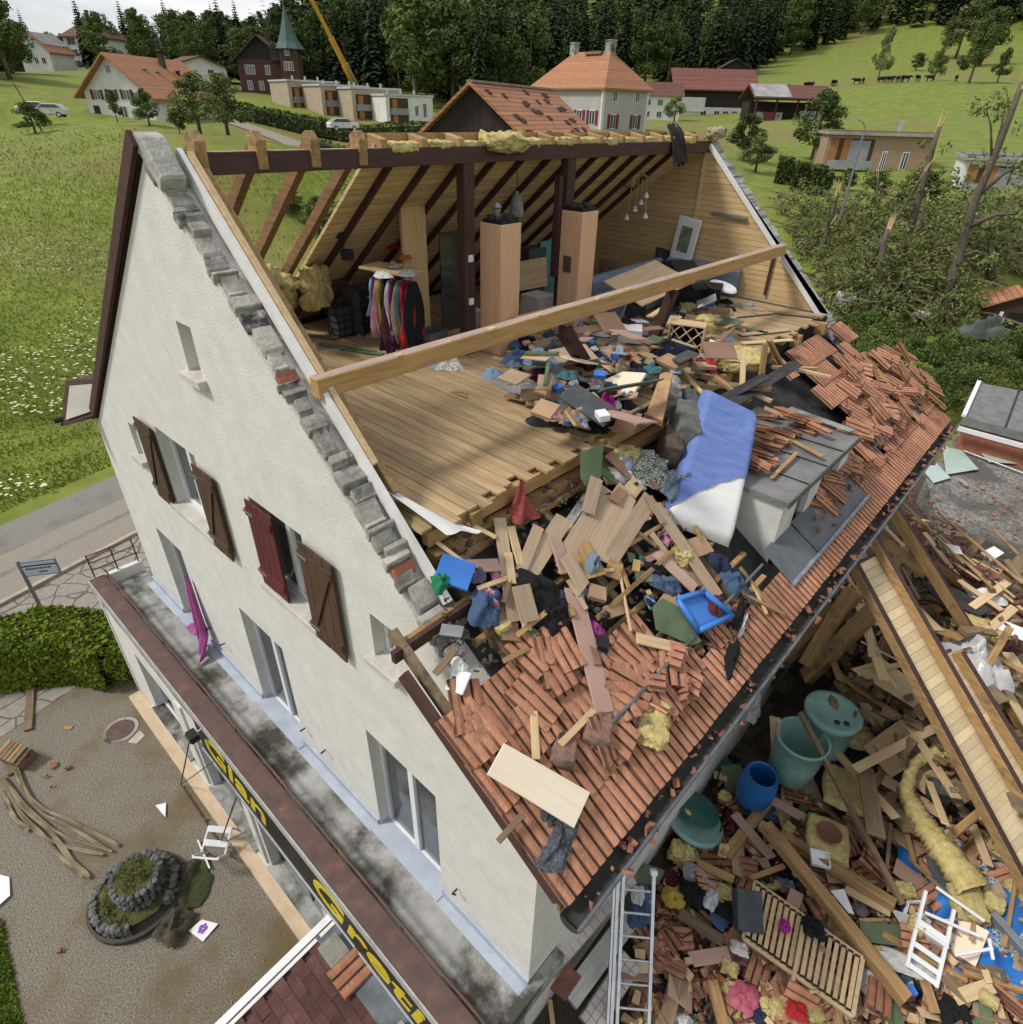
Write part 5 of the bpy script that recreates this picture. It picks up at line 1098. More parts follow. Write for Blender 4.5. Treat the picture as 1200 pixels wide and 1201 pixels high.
# ================================================================== the yard in front
hedge_pts = [Vector((-6.4,-6.2,0)), Vector((-3.9,-4.0,0)), Vector((-3.0,-2.4,0)), Vector((-2.1,-1.4,0)), Vector((-1.35,-.9,0))]
lf_hedge = leafmat('hedge_leaves', (.155,.195,.022), (.062,.095,.010), 1.6)
strip_hedge('clipped_hedge', 'dense bright green clipped hedge curving between pavement and gravel yard', hedge_pts, 1.25, 1.25, .062, 1150, lf_hedge, seed=12)
# street sign
def street_sign():
    b0 = on('Z', 0, 55, 726); o = T(empty('street_sign', tuple(b0)), 'white street name sign on grey post standing behind the hedge', 'street sign')
    n_ = Vector((ray(55,726).x, ray(55,726).y, 0)).normalized(); dd = (b0-CAM).dot(n_)
    def lift(x, y): r = ray(x, y); return CAM+r*(dd/r.dot(n_))-b0
    top = lift(24, 658); ht = top.z; MB().tube([(0,0,-.1),(0,0,ht)], .045, 10).build('post', metal_g, o)
    r = Vector((RT.x, RT.y, 0)).normalized(); r = (r*.96+n_*.28).normalized(); up = Vector((0,0,1)); N_ = r.cross(up)
    if N_.dot(n_) > 0: N_ = -N_
    M = Matrix((r, up, N_)).transposed().to_4x4(); M.translation = Vector((0,0,ht-.42)); W = .78; H = .40
    pl = MB().box(0,W,0,H,-.02,.02).build('sign_plate', mat('sign_white', (.55,.60,.68), .5, (.48,.53,.6), scale=3, bump=.05), o); pl.matrix_local = M
    MB().box(0,W,H-.135,H-.10,.021,.024).build('black_bar', black, pl)
    for row, (z, n, x0) in enumerate(((.17,9,.10),(.06,3,.36))):
        x = x0
        for k in range(n): w_ = random.uniform(.03,.06); MB().box(x,x+w_,z,z+.05,.021,.023).build('lettering', grey_d, pl); x += w_+.016
    fr_ = MB().box(-.02,0,-.02,H+.02,-.03,.03).box(W,W+.02,-.02,H+.02,-.03,.03).box(0,W,H,H+.02,-.03,.03).box(0,W,-.02,0,-.03,.03).build('sign_frame', metal_g, pl)
street_sign()
# manhole with pale repair
c = on('Z', 0, 142, 856); mh = T(empty('manhole', (c.x, c.y, 0)), 'round rusty manhole cover with grey rim set in the yard', 'manhole')
MB().lathe([(0,.012),(.27,.012),(.27,.0)], 28).build('cover', rust, mh); MB().lathe([(.275,.0),(.275,.018),(.34,.018),(.35,.0)], 28).build('rim', concrete, mh)
BD(.004, [(150,870,0),(164,856,0),(170,862,0),(160,872,0)], .01, mat('pale_cement', (.5,.45,.36), .9, scale=6, bump=.4), 'pale cement patch beside the manhole cover', 'cement_patch', 'patch')
# tree-stump bundle, boards by the hedge
bn = T(empty('timber_offcuts', tuple(on('Z', 0, 26, 890))), 'bundle of old split timber standing at the yard edge', 'timber')
for k in range(6): b = MB().box(-.26+.085*k,-.18+.085*k,-.18,.18,0,.42+random.uniform(-.06,.06)).build('timber', oldwood if k % 3 else honey, bn, bevel=.01)
bn.rotation_euler = (.25,.2,.5)
PK(.02, 5,878,.02, 14,908,.02, .14,.05, oldwood, 'dark weathered board lying beside the timber bundle', 'board', 'board'); PK(.02, 36,808,.02, 33,856,.02, .16,.05, oldwood, 'dark board on the gravel below the hedge', 'board','board'); PK(.02,158,826,.02,170,823,.02,.06,.04,pale,'short pale wood offcut near the shop corner','offcut','offcut')
def webbing(pts, w_, lab, seed):
    P = [on('Z', .03, *p) for p in pts]; c = P[0].copy(); b = MB(); g = random.Random(seed); n = 26; vs = []; K = 7
    for i in range(n+1):
        f = i/n*(len(P)-1); j = min(int(f), len(P)-2); t = f-j; p0 = P[max(j-1,0)]; p1, p2 = P[j], P[j+1]; p3 = P[min(j+2, len(P)-1)]
        p = .5*((2*p1)+(p2-p0)*t+(2*p0-5*p1+4*p2-p3)*t*t+(3*p1-p0-3*p2+p3)*t**3); d = (p2-p1).normalized(); s = Vector((-d.y, d.x, 0))
        ww = w_*(.5+.5*noise.noise(Vector((i*.2, seed, 0)))+.35)
        for k in range(K): u = k/(K-1)-.5; vs.append(p+s*u*ww+Vector((0,0,.05*abs(math.sin(u*9+i*.25+seed))+.01))-c)
    b.add(vs, [(i*K+k, i*K+k+1, (i+1)*K+k+1, (i+1)*K+k) for i in range(n) for k in range(K-1)])
    o = b.build('webbing_strip', mat('dusty_webbing', (.31,.255,.165), .95, (.17,.135,.085), scale=2, bump=.4), smooth=True); o.location = c; T(o, lab, 'strap', 'dusty webbing strips'); return o
for k, (P_, w_) in enumerate((([(18,900),(28,925),(45,945),(80,962),(140,992)],.07),([(20,898),(32,930),(52,955),(90,975),(132,1000)],.06),([(2,912),(25,945),(58,975),(85,1010),(105,1030)],.09),([(3,916),(24,952),(52,982),(80,1014),(98,1028)],.07),([(4,920),(28,960),(62,988),(122,1003)],.06),([(6,914),(34,948),(70,978),(126,998)],.05),([(5,925),(15,955),(34,975)],.08))):
    webbing(P_, w_, ['thin dusty strand of webbing reaching farthest toward the planter','second thin strand beside the farthest one','wide dusty strand curling toward the stone ring','strand hugging the wide dusty strand','narrow twisted strand between the wider ones','thinnest pale strand in the bundle','short strand ending near the timber bundle'][k], k+1)
# spiral stone planter
def planter():
    c = on('Z', 0, 163, 1052); o = T(empty('stone_planter', (c.x, c.y, 0)), 'round two tier planter of grey rubble stones filled with moss', 'planter')
    g = random.Random(4); mst = mat('planter_stone', (.27,.27,.27), .95, (.10,.10,.105), scale=8, bump=.9, bscale=20, rnd=.35)
    ms = []
    for k in range(3):
        bm = bmesh.new(); bmesh.ops.create_icosphere(bm, subdivisions=1, radius=1)
        for v in bm.verts: v.co *= 1+.3*noise.noise(v.co*1.3+Vector((k*7,0,0)))
        me = bpy.data.meshes.new('stone'); bm.to_mesh(me); bm.free(); me.materials.append(mst); ms.append(me)
    def ring(cx, cy, r, z, n, s, a0=0, a1=6.283):
        for i in range(n):
            a = a0+(a1-a0)*i/n; q = inst('stone', ms[i % 3], o); q.location = (cx+r*math.cos(a)+g.uniform(-.02,.02), cy+r*math.sin(a)+g.uniform(-.02,.02), z+g.uniform(-.015,.02)); q.scale = (s*g.uniform(.8,1.2), s*g.uniform(.7,1.0), s*g.uniform(.5,.7)); q.rotation_euler = (g.uniform(-.3,.3), g.uniform(-.3,.3), a+g.uniform(-.4,.4))
    for z in (.06,.17,.27): ring(0,0,.62,z,34,.075,.5,5.9)
    up = Vector((RT.x, RT.y, 0)).normalized()
    cx, cy = .02, .10
    for z in (.28,.39,.50,.60): ring(cx, cy, .36, z, 24, .065)
    moss = mat('moss', (.085,.09,.028), .95, (.04,.042,.016), scale=9, bump=1.0, bscale=30, c3=(.14,.11,.05), s3=4)
    MB().grid(lambda u, v: (lambda a, r: (r*.6*math.cos(a), r*.6*math.sin(a), .25+.07*noise.noise(Vector((r*6*math.cos(a), r*6*math.sin(a), 2)))))(u*6.2832, v), 28, 8).build('moss_bed', moss, o, smooth=True)
    MB().grid(lambda u, v: (lambda a, r: (cx+r*.34*math.cos(a), cy+r*.34*math.sin(a), .60+.05*(1-r)+.06*noise.noise(Vector((r*6*math.cos(a), r*6*math.sin(a), 5)))))(u*6.2832, v), 24, 6).build('moss_bed', moss, o, smooth=True)
    rng = np.random.default_rng(4); C = [(g.uniform(-.5,.5), g.uniform(-.5,.5), .28, .06) for _ in range(90)]+[(cx+g.uniform(-.24,.24), cy+g.uniform(-.24,.24), .64, .06) for _ in range(50)]
    inst('moss_sprigs', quads_mesh('moss_sprigs', leaves(rng, C, 9, .022), leafmat('moss_sprig', (.12,.13,.035), (.05,.06,.02), 3)), o)['kind'] = 'stuff'
    MB().lathe([(.74,.0),(.75,.12),(.70,.14),(.69,.02)], 30).build('pond_liner_edge', mat('liner', (.07,.062,.048), .8, (.04,.036,.03), scale=3, bump=.5), o)
    return c
pc = planter()
CL(.03, 212,1040,.03,.26,.46,.20, mat('dark_geotextile', (.085,.072,.052), .95, (.045,.04,.03), scale=4, bump=.6), 'crumpled dark weed fabric bunched against the stone planter', 'weed_fabric', .9, 2, 'fabric'); CL(.05,205,1085,.04,.26,.30,.20, mat('dark_geotextile'), 'small fold of dark weed fabric below the planter', 'weed_fabric', .2, 4, 'fabric')
CL(.02, 224,1035,.02,.3,.45,.10, mat('creeping_plant', (.085,.11,.04), .95, (.04,.05,.02), scale=12, bump=1.), 'creeping green plant spreading over the weed fabric', 'creeping_plant', .9, 5, 'plant')
pp = BD(.01, [(221,1091,.02),(237,1078,.03),(256,1083,.03),(238,1104,.01)], .006, white_p, 'white sheet with a purple flower print beside the planter', 'flower_print', 'print')
mm_ = MB()
for k in range(5): a = k*1.257; mm_.tube([(0,0,.0),(.05*math.cos(a),.05*math.sin(a),.0)], [.004,.028], 6)
for k in range(5):
    a = k*1.257+.3; b = MB().grid(lambda u, v: (lambda r, t: (.045*math.cos(a)+.04*r*math.cos(t), .045*math.sin(a)+.03*r*math.sin(t), .006))(v, u*6.2832), 12, 1).build('petal', mat('petal_purple', (.22,.07,.42), .8, (.3,.12,.5), scale=20), pp)
def wreck_chair():
    c = on('Z', .02, 262, 985); o = T(empty('white_chair', tuple(c), .75), 'broken white metal chair frame lying by the shop kerb', 'chair'); o.rotation_euler = (.5,.15,.75)
    for x in (-.2,.2):
        MB().tube([(x,-.22,.02),(x,-.22,.46),(x*1.02,-.26,.9)], .02, 6).build('back_post', white_p, o); MB().tube([(x,.2,.02),(x,.2,.45)], .02, 6).build('leg', white_p, o); MB().tube([(x,-.22,.45),(x,.2,.45)], .018, 6).build('seat_rail', white_p, o)
    MB().box(-.2,.2,.12,.22,.44,.47).build('seat_slat', white_p, o); MB().box(-.2,.2,-.1,.0,.44,.47).build('seat_slat', white_p, o); MB().box(-.21,.21,-.29,-.26,.74,.9).build('back_slat', white_p, o)
wreck_chair()
fr2 = T(empty('rusty_frame', tuple(on('Z', .02, 228, 945))), 'thin rusty metal display frame leaning against the shop front', 'frame')
V0 = on('Z', .02, 228, 945); q = [on('Y', -1.3, 222, 870), on('Z', .05, 212, 920), on('Z', .05, 258, 990), on('Y', -1.25, 277, 935)]
for a, b in ((0,1),(1,2),(2,3)): MB().tube([q[a]-V0, q[b]-V0], .012, 6).build('bar', rust, fr2)
for p_, e in (((212,920),(250,893)),((258,990),(288,975))): MB().tube([on('Z',.05,*p_)-V0, on('Y',-1.1,*e)-V0], .01, 6).build('brace', rust, fr2)
fl = T(empty('floodlight', tuple(on('Y', -1.15, 226, 863))), 'small black floodlight fixed to the end of the shop sign', 'floodlight'); MB().box(-.1,.1,-.07,.07,-.06,.06).build('housing', black, fl); MB().tube([(0,0,0),(0,.18,.05)], .015, 6).build('bracket', metal_g, fl); MB().box(-.08,.08,-.09,-.071,-.04,.04).build('lens', glass, fl)
for k, (pts, lab) in enumerate(((((182,944),(195,941),(194,958)),'small white triangular scrap on the gravel near the manhole'),(((-5,1024),(11,1028),(12,1050),(-4,1064)),'white sheet of card lying on the gravel at the yard edge'),(((284,1003),(289,1001),(298,1020),(294,1018)),'narrow white splinter of plastic by the kerb'),(((80,943),(83,941),(95,958),(90,957)),'tiny pale scrap'))[:3]): BD(.01, [(*p, .01+.01*j) for j, p in enumerate(pts)], .008, white_p, lab, 'white_scrap', 'scrap')
PK(.05,233,921,.05,250,950,.05,.06,.03,white_p,'white plastic profile strip lying beside the kerb','plastic_strip','strip'); PK(.03,232,985,.03,246,1018,.04,.03,.02,white_p,'thin white rod in front of the broken chair','plastic_strip','strip')
for k, (x, y, s) in enumerate(((58,900,.12),(78,903,.09),(55,911,.05),(62,922,.04),(72,1112,.06),(240,960,.05))):
    o = inst('tile_shard', TMB[k % 4]); p = on('Z', .03, x, y); o.location = p; o.scale = (s*4, s*2.4, 1); o.rotation_euler = (.1,.2,k); T(o, 'orange roof tile fragment lying on the gravel yard', 'tile fragment', 'tile fragments on the yard')
o = inst('dry_leaf_board', MB().box(-.09,.09,-.05,.05,0,.01).mesh('scrap', honey)); o.location = on('Z', .01, 80, 853); o.rotation_euler = (0,0,.8); o.name = 'wood_scrap'; T(o, 'small ochre wood scrap on the bare dirt', 'scrap')
# lawn edge bottom left
lawn = sheet('lawn', [tuple(on('Z', .012, *p)[:2]) for p in ((-120,1060),(0,1085),(14,1140),(32,1260),(-160,1400))], .012, grass)
g5 = np.random.default_rng(6); Lc = []
for _ in range(2600):
    x = g5.uniform(-20, 34); y = g5.uniform(1080, 1215)
    if x > 2+(y-1085)*.19: continue
    p = on('Z', 0, x, y); Lc.append((p.x, p.y, .03, .03))
o = inst('lawn_grass', quads_mesh('lawn_grass', leaves(g5, Lc, 4, .035, 1, 1.6), leafmat('lawn_blade', (.13,.185,.025), (.07,.11,.014), 2))); S(o, 'stuff'); o['label'] = 'short green lawn grass at the yard edge'
# pebbles
pv = []; pg = random.Random(9); pm = MB()
for _ in range(1500):
    x = pg.uniform(0, 380); y = pg.uniform(800, 1200); p = on('Z', 0, x, y)
    if p.x < -.6 or p.y > -1.3: continue
    s = pg.uniform(.008,.022); a = pg.uniform(0,6); pm.add([(p.x+s*math.cos(a+k*2.09), p.y+s*math.sin(a+k*2.09), 0) for k in range(3)]+[(p.x, p.y, s)], [(0,1,3),(1,2,3),(2,0,3)])
o = pm.build('gravel_stones', mat('pebble', (.46,.42,.36), .95, (.28,.26,.22), scale=20)); S(o, 'stuff'); o['label'] = 'loose pale stones on the gravel yard'
# porch canopy below the sign
def canopy():
    o = T(empty('porch_canopy', (9.6, -2.2, 0)), 'porch roof of dark red brown shingles with white edge trim below the sign', 'canopy')
    M = Matrix.Translation((-9.6, 2.2, 0))
    def cp(b, n, m, **k): q = b.build(n, m, o, **k); q.matrix_local = M; return q
    zz = lambda y: 2.02+(y+1.0)*.08
    cp(MB().add([(7.78,-4.6,zz(-4.6)-.02),(12.2,-4.6,zz(-4.6)-.02),(12.2,-1.0,zz(-1.0)-.02),(7.78,-1.0,zz(-1.0)-.02)]+[(7.78,-4.6,1.4),(12.2,-4.6,1.4),(12.2,-1.0,1.7),(7.78,-1.0,1.7)], [(0,1,2,3),(7,6,5,4),(0,4,5,1),(3,7,4,0)]), 'roof_deck', dark_beam)
    sh = mat('shingle', (.115,.055,.048), .95, (.07,.034,.03), scale=5, bump=.6, bscale=60, rnd=.28)
    me = MB().box(-.148,.148,-.10,.075,0,.012).mesh('shingle', sh)
    for r in range(15):
        for c_i in range(9):
            x = 7.95+c_i*.30+(.15 if r % 2 else 0); y = -1.32-r*.14
            if x > 10.6: continue
            q = inst('shingle', me, o); q.matrix_local = M @ Matrix.Translation((x+random.uniform(-.006,.006), y, zz(y)+.006+random.uniform(0,.004))) @ Matrix.Rotation(math.atan(.08)+.06, 4, 'X')
    cp(MB().beam((7.74,-1.0,zz(-1)+.01),(7.74,-4.6,zz(-4.6)+.01), .10, .07), 'edge_trim', white_p); cp(MB().beam((7.84,-1.0,zz(-1)+.03),(7.84,-4.6,zz(-4.6)+.03), .05, .02), 'trim_lip', white_c)
    cp(MB().box(7.8,10.7,-1.28,-1.005,zz(-1.1)+.0,zz(-1.1)+.03), 'flashing', zinc)
    for x in (8.15, 9.55): cp(MB().box(x-.17,x+.17,-1.34,-1.06,zz(-1.1)+.034,zz(-1.1)+.13), 'concrete_block', mat('mossy_block', (.30,.295,.25), .95, (.18,.18,.15), scale=6, bump=.5), bevel=.01)
    t = inst('roof_tile', TM[0], o); t.matrix_local = M @ Matrix.Translation((8.5,-1.42,zz(-1.1)+.07)) @ Matrix.Rotation(.1, 4, 'Y') @ Matrix.Diagonal((1.4,.9,1,1))
    for x in (8.0, 11.9): cp(MB().box(x-.06,x+.06,-4.4,-4.28,0,zz(-4.4)-.05), 'porch_post', white_p)
canopy()
# curtain blowing out of the first door
o = MB().grid(lambda u, v: (2.46+.20*u+.26*v*u+.12*v*v, -.05-.05*math.sin(u*13+v*2)*(.4+v)-.10*v-.32*max(0, v-.75)*3*u, 4.55-1.50*v-.02*math.sin(u*9)), 22, 20).build('curtain', mat('curtain_pink', (.40,.10,.30), .9, (.27,.06,.20), scale=4, bump=.3), smooth=True); T(o, 'magenta curtain hanging out of a terrace door onto the floor', 'curtain')
CL(3.0,232,738,.02,.26,.13,.12,mat('curtain_pink'),'bunched end of the magenta curtain on the terrace floor','curtain_end',.4,3,'curtain')
# ================================================================== what is left in the attic
def zat(p, py):                                         # height of the point above floor spot p that appears at row py
    lo, hi = p.z, p.z+6
    for _ in range(40):
        m_ = (lo+hi)/2
        if proj((p.x, p.y, m_))[1] > py: lo = m_
        else: hi = m_
    return lo
def flue(px, py, top, lab, sz=.42):
    p = at('F', px, py); h = zat(p, top)-FLOOR; o = T(empty('chimney_flue', (p.x-sz/2, p.y+sz/2, FLOOR)), lab, 'chimney'); s = sz/2
    MB().box(-s,s,-s,s,0,h).build('cladding', plyw, o, bevel=.006); MB().box(-s+.03,s-.03,-s+.03,s-.03,h,h+.05).build('flue_lining', black, o)
    g = random.Random(px)
    for k in range(7): a = k*.9; MB().box(-.05,.05,-.03,.03,0,.05).build('broken_brick', mat('sooty_brick', (.05,.04,.036), .95, (.03,.025,.022), scale=8, bump=.6), o, M=Matrix.Translation((math.cos(a)*s*.72, math.sin(a)*s*.72, h+.045)) @ Matrix.Rotation(a, 4, 'Z'))
    return o, h, s
o, h, s = flue(586, 417, 264, 'tall peach clad chimney flue with small metal pot on top')
MB().lathe([(.05,0),(.06,.12),(.075,.14),(.02,.2)], 12, (-.08,.0,h+.05)).build('flue_pot', metal_g, o)
o, h, s = flue(673, 389, 249, 'peach clad chimney flue with square soot door'); MB().box(s+.002 if False else -s+.10,-s+.26,-s-.014,-s-.002,.95,1.2).build('soot_door', rust, o)
# boarded panel, glass partition
def upright(px, py, top, wx, wy, m, lab, name, cat, z0=0, lean=0):
    p = at('F', px, py); h = zat(p, top)-FLOOR; o = MB().box(-wx/2,wx/2,-wy/2,wy/2,0,h).build(name, m, bevel=.004); o.location = (p.x, p.y, FLOOR+z0); o.rotation_euler = (lean,0,0); return T(o, lab, cat)
upright(492,396,240,.06,.46, wood('panel_boards', (.58,.42,.22), (.45,.3,.14), 'Z'), 'tall pale boarded wardrobe panel beside the hanging clothes', 'wardrobe_panel', 'panel')
def gpane():
    p = at('F', 522, 388); o = T(empty('glass_partition', tuple(p)), 'dark tinted glass partition next to the dark post', 'partition'); MB().box(-.01,.01,-.05,.55,0,1.55).build('pane', mat('smoked_glass', (.05,.058,.055), .1, (.03,.035,.035), scale=1, bump=0, spec=.7), o); MB().box(-.02,.02,.55,.58,0,1.6).build('frame', metal_g, o); MB().tube([(.03,.4,.7),(.03,.4,1.2)], .012, 6).build('handle', alu, o)
gpane()
def clothes_rail():
    A, B = on('Z', 9.42, 438, 318), on('Z', 9.40, 484, 326); o = T(empty('clothes_rail', tuple(A)), 'wardrobe rail and shelf under the sloping roof', 'clothes rail'); MB().tube([(0,0,0), B-A], .015, 8).build('rail', alu, o)
    MB().beam((-.1,.0,.08), (B-A)+Vector((.05,0,.08)), .45, .03).build('shelf', pale, o)
    cols = [(skyc,'pale blue'),(pinkc,'dusty pink'),(pinkc,'long pink'),(yelc,'mustard yellow'),(navy,'navy'),(maroon,'maroon'),(whitec,'white'),(purple,'plum'),(navy,'dark navy'),(tanc,'tan'),(tealc,'teal'),(redc,'bright red'),(redc,'long red'),(blackc,'black')]
    d = (B-A); n = len(cols); u = d.normalized(); s = Vector((-u.y, u.x, 0))
    for i, (m_, nm) in enumerate(cols):
        p = A+d*(i+.5+random.uniform(-.3,.3))/n; L_ = random.uniform(.5,1.05); w0 = .21; b = MB(); rows = []
        for j in range(6):
            f = j/5; ww = w0*(.55+.55*min(1, f*3)) if f < .34 else w0*(1.0+.1*f)
            for k in range(5): t = k/4-.5; rows.append((s*t*2*ww+u*(.05*math.sin(k*2.4+i*1.7+f*4)*(.4+f)))+Vector((0,0,-L_*f-.03*abs(t)*(f < .1))))
        b.add(rows, [(j*5+k, j*5+k+1, (j+1)*5+k+1, (j+1)*5+k) for j in range(5) for k in range(4)]); ob = b.build('hanging_garment', m_, smooth=True); ob.location = p-Vector((0,0,.05)); sm_ = ob.modifiers.new('s', 'SOLIDIFY'); sm_.thickness = .03
        T(ob, nm+' garment hanging on the wardrobe rail', 'garment', 'clothes on the wardrobe rail')
clothes_rail()
for k, (x, y, m_, lab) in enumerate(((462,268,redc,'red bundle'),(475,280,mat('orange_cloth',(.5,.14,.02),.9),'orange bundle'),(463,290,tanc,'beige bundle'),(478,300,greyc,'grey bundle'),(450,302,whitec,'white bundle'))):
    CL(9.5, x, y+22, .02, .13, .12, .08, m_, lab+' of clothes on the shelf above the rail', 'clothes_bundle', k, k)
CL('F',440,393,.0,.30,.22,.22,mat('patterned_beige',(.38,.29,.25),.9,(.2,.14,.14),scale=12),'beige patterned bedding heap at the foot of the wardrobe','bedding',.3,1); CL('F',475,402,.0,.2,.16,.15,bwp,'dark patterned clothes on the floor below the rail','clothes_heap',1,2); CL('F',458,398,.0,.16,.14,.12,maroon,'maroon garment fallen below the rail','clothes_heap',1,4)
def basket(px, py, lab, sx=.3, sy=.5, h=.6):
    p = at('F', px, py); o = T(empty('wire_basket_unit', tuple(p)), lab, 'basket unit')
    for z in np.linspace(.05, h, 6): MB().tube([(-sx/2,-sy/2,z),(sx/2,-sy/2,z),(sx/2,sy/2,z),(-sx/2,sy/2,z),(-sx/2,-sy/2,z)], .008, 5, False).build('wire', black, o)
    for x in (-sx/2, sx/2):
        for y in np.linspace(-sy/2, sy/2, 5): MB().tube([(x,y,0),(x,y,h)], .007, 5).build('upright_wire', black, o)
    MB().box(-sx/2+.02,sx/2-.02,-sy/2+.02,sy/2-.02,.05,h*.8).build('liner', grey_d, o)
basket(408,392,'black wire basket unit below the torn roof slope'); 
def drawers(px, py, lab): 
    p = at('F', px, py); o = T(empty('drawer_unit', tuple(p)), lab, 'drawers'); MB().box(-.22,.22,-.2,.2,0,.75).build('carcass', grey_d, o)
    for k in range(3): d = MB().box(.221,.235,-.18,.18,.05+.24*k,.26+.24*k).build('drawer', black, o); MB().box(.236,.25,-.05,.05,.14+.24*k,.17+.24*k).build('handle', alu, d)
drawers(428,390,'dark grey drawer unit beside the wire baskets')
BX('F',506,404,0,.34,.42,.24,.1,metal_g,'open grey metal box standing on the floor by the dark post','metal_box','box',open_top=True); CL('F',527,402,0,.12,.1,.12,pinkc,'pink cloth heap by the dark post','clothes_heap',1,3)
def WQ(X, px, py, s, label, seed, rot=0, amp=.2, tilt=(0,0)): return T(lump('insulation_chunk', wool, on('X', X, px, py), s, seed, 12, amp, None, rot, 2.4, tilt), label, 'insulation')
# wool hanging between the bare rafters
WQ(3.5,328,328,(.24,.34,.09),'torn yellow insulation batt hanging between the first bare rafters',1,.9,.34,(0,.5)); WQ(3.45,370,336,(.15,.26,.30),'thick yellow insulation batt drooping from the bare rafters',2,.6,.32); WQ(3.2,335,352,(.14,.26,.09),'yellow insulation slumped at the floor edge',3,.8,.25)
# black spotlights clamped to a rafter
sp = T(empty('spotlight_cluster', tuple(on('X', 3.9, 400, 268))), 'pair of black spotlights clamped to a bare rafter', 'spotlight')
MB().box(-.06,.06,-.08,.08,-.12,.14).build('lamp_body', black, sp); MB().box(-.05,.07,-.02,.12,-.42,-.28).build('lamp_body', black, sp); MB().tube([(0,0,.2),(0,0,-.3)], .015, 6).build('bracket', black, sp)
# lantern
lp = on('X', 5.0, 606, 238); ln = T(empty('hanging_lantern', tuple(lp)), 'grey wicker lantern hanging on a cord from the ridge', 'lantern'); MB().tube([(0,0,.12),(0,0,.85)], .006, 5).build('cord', black, ln); MB().lathe([(.03,.14),(.06,.12),(.10,.0),(.12,-.14),(.11,-.18)], 14).build('shade', mat('wicker', (.30,.29,.27), .9, (.12,.12,.11), scale=30, bump=.6), ln); MB().tube([(0,0,.12),(0,0,.17)], .03, 8).build('cap', metal_g, ln)
# hanging halogen spots
hl = on('Y', 9.6, 750, 208); hg = T(empty('ceiling_spotlights', tuple(hl)), 'cluster of small white ceiling spots dangling on rods from torn insulation', 'spotlight')
for k, (x, y) in enumerate(((735,254),(745,244),(752,236),(758,228),(757,252))):
    e = on('Y', 9.6, x, y)-hl; s0 = Vector((e.x*.7, 0, .0)); MB().tube([s0, e], .012, 5).build('rod', pale, hg); MB().lathe([(.015,.05),(.03,.02),(.06,-.05)], 10, tuple(e)).build('spot', white_p, hg)
MB().tube([(-.35,0,.02),(0,0,.07),(.35,0,0)], .02, 6).build('bar', pale, hg); WL(8,735,215,0,(.01,.01,.01),'x',1) if False else None
o = lump('insulation_chunk', wool, on('Y',9.55,738,212), (.14,.1,.1), 5, 8, .25); T(o, 'small tuft of yellow insulation above the dangling ceiling spots', 'insulation')
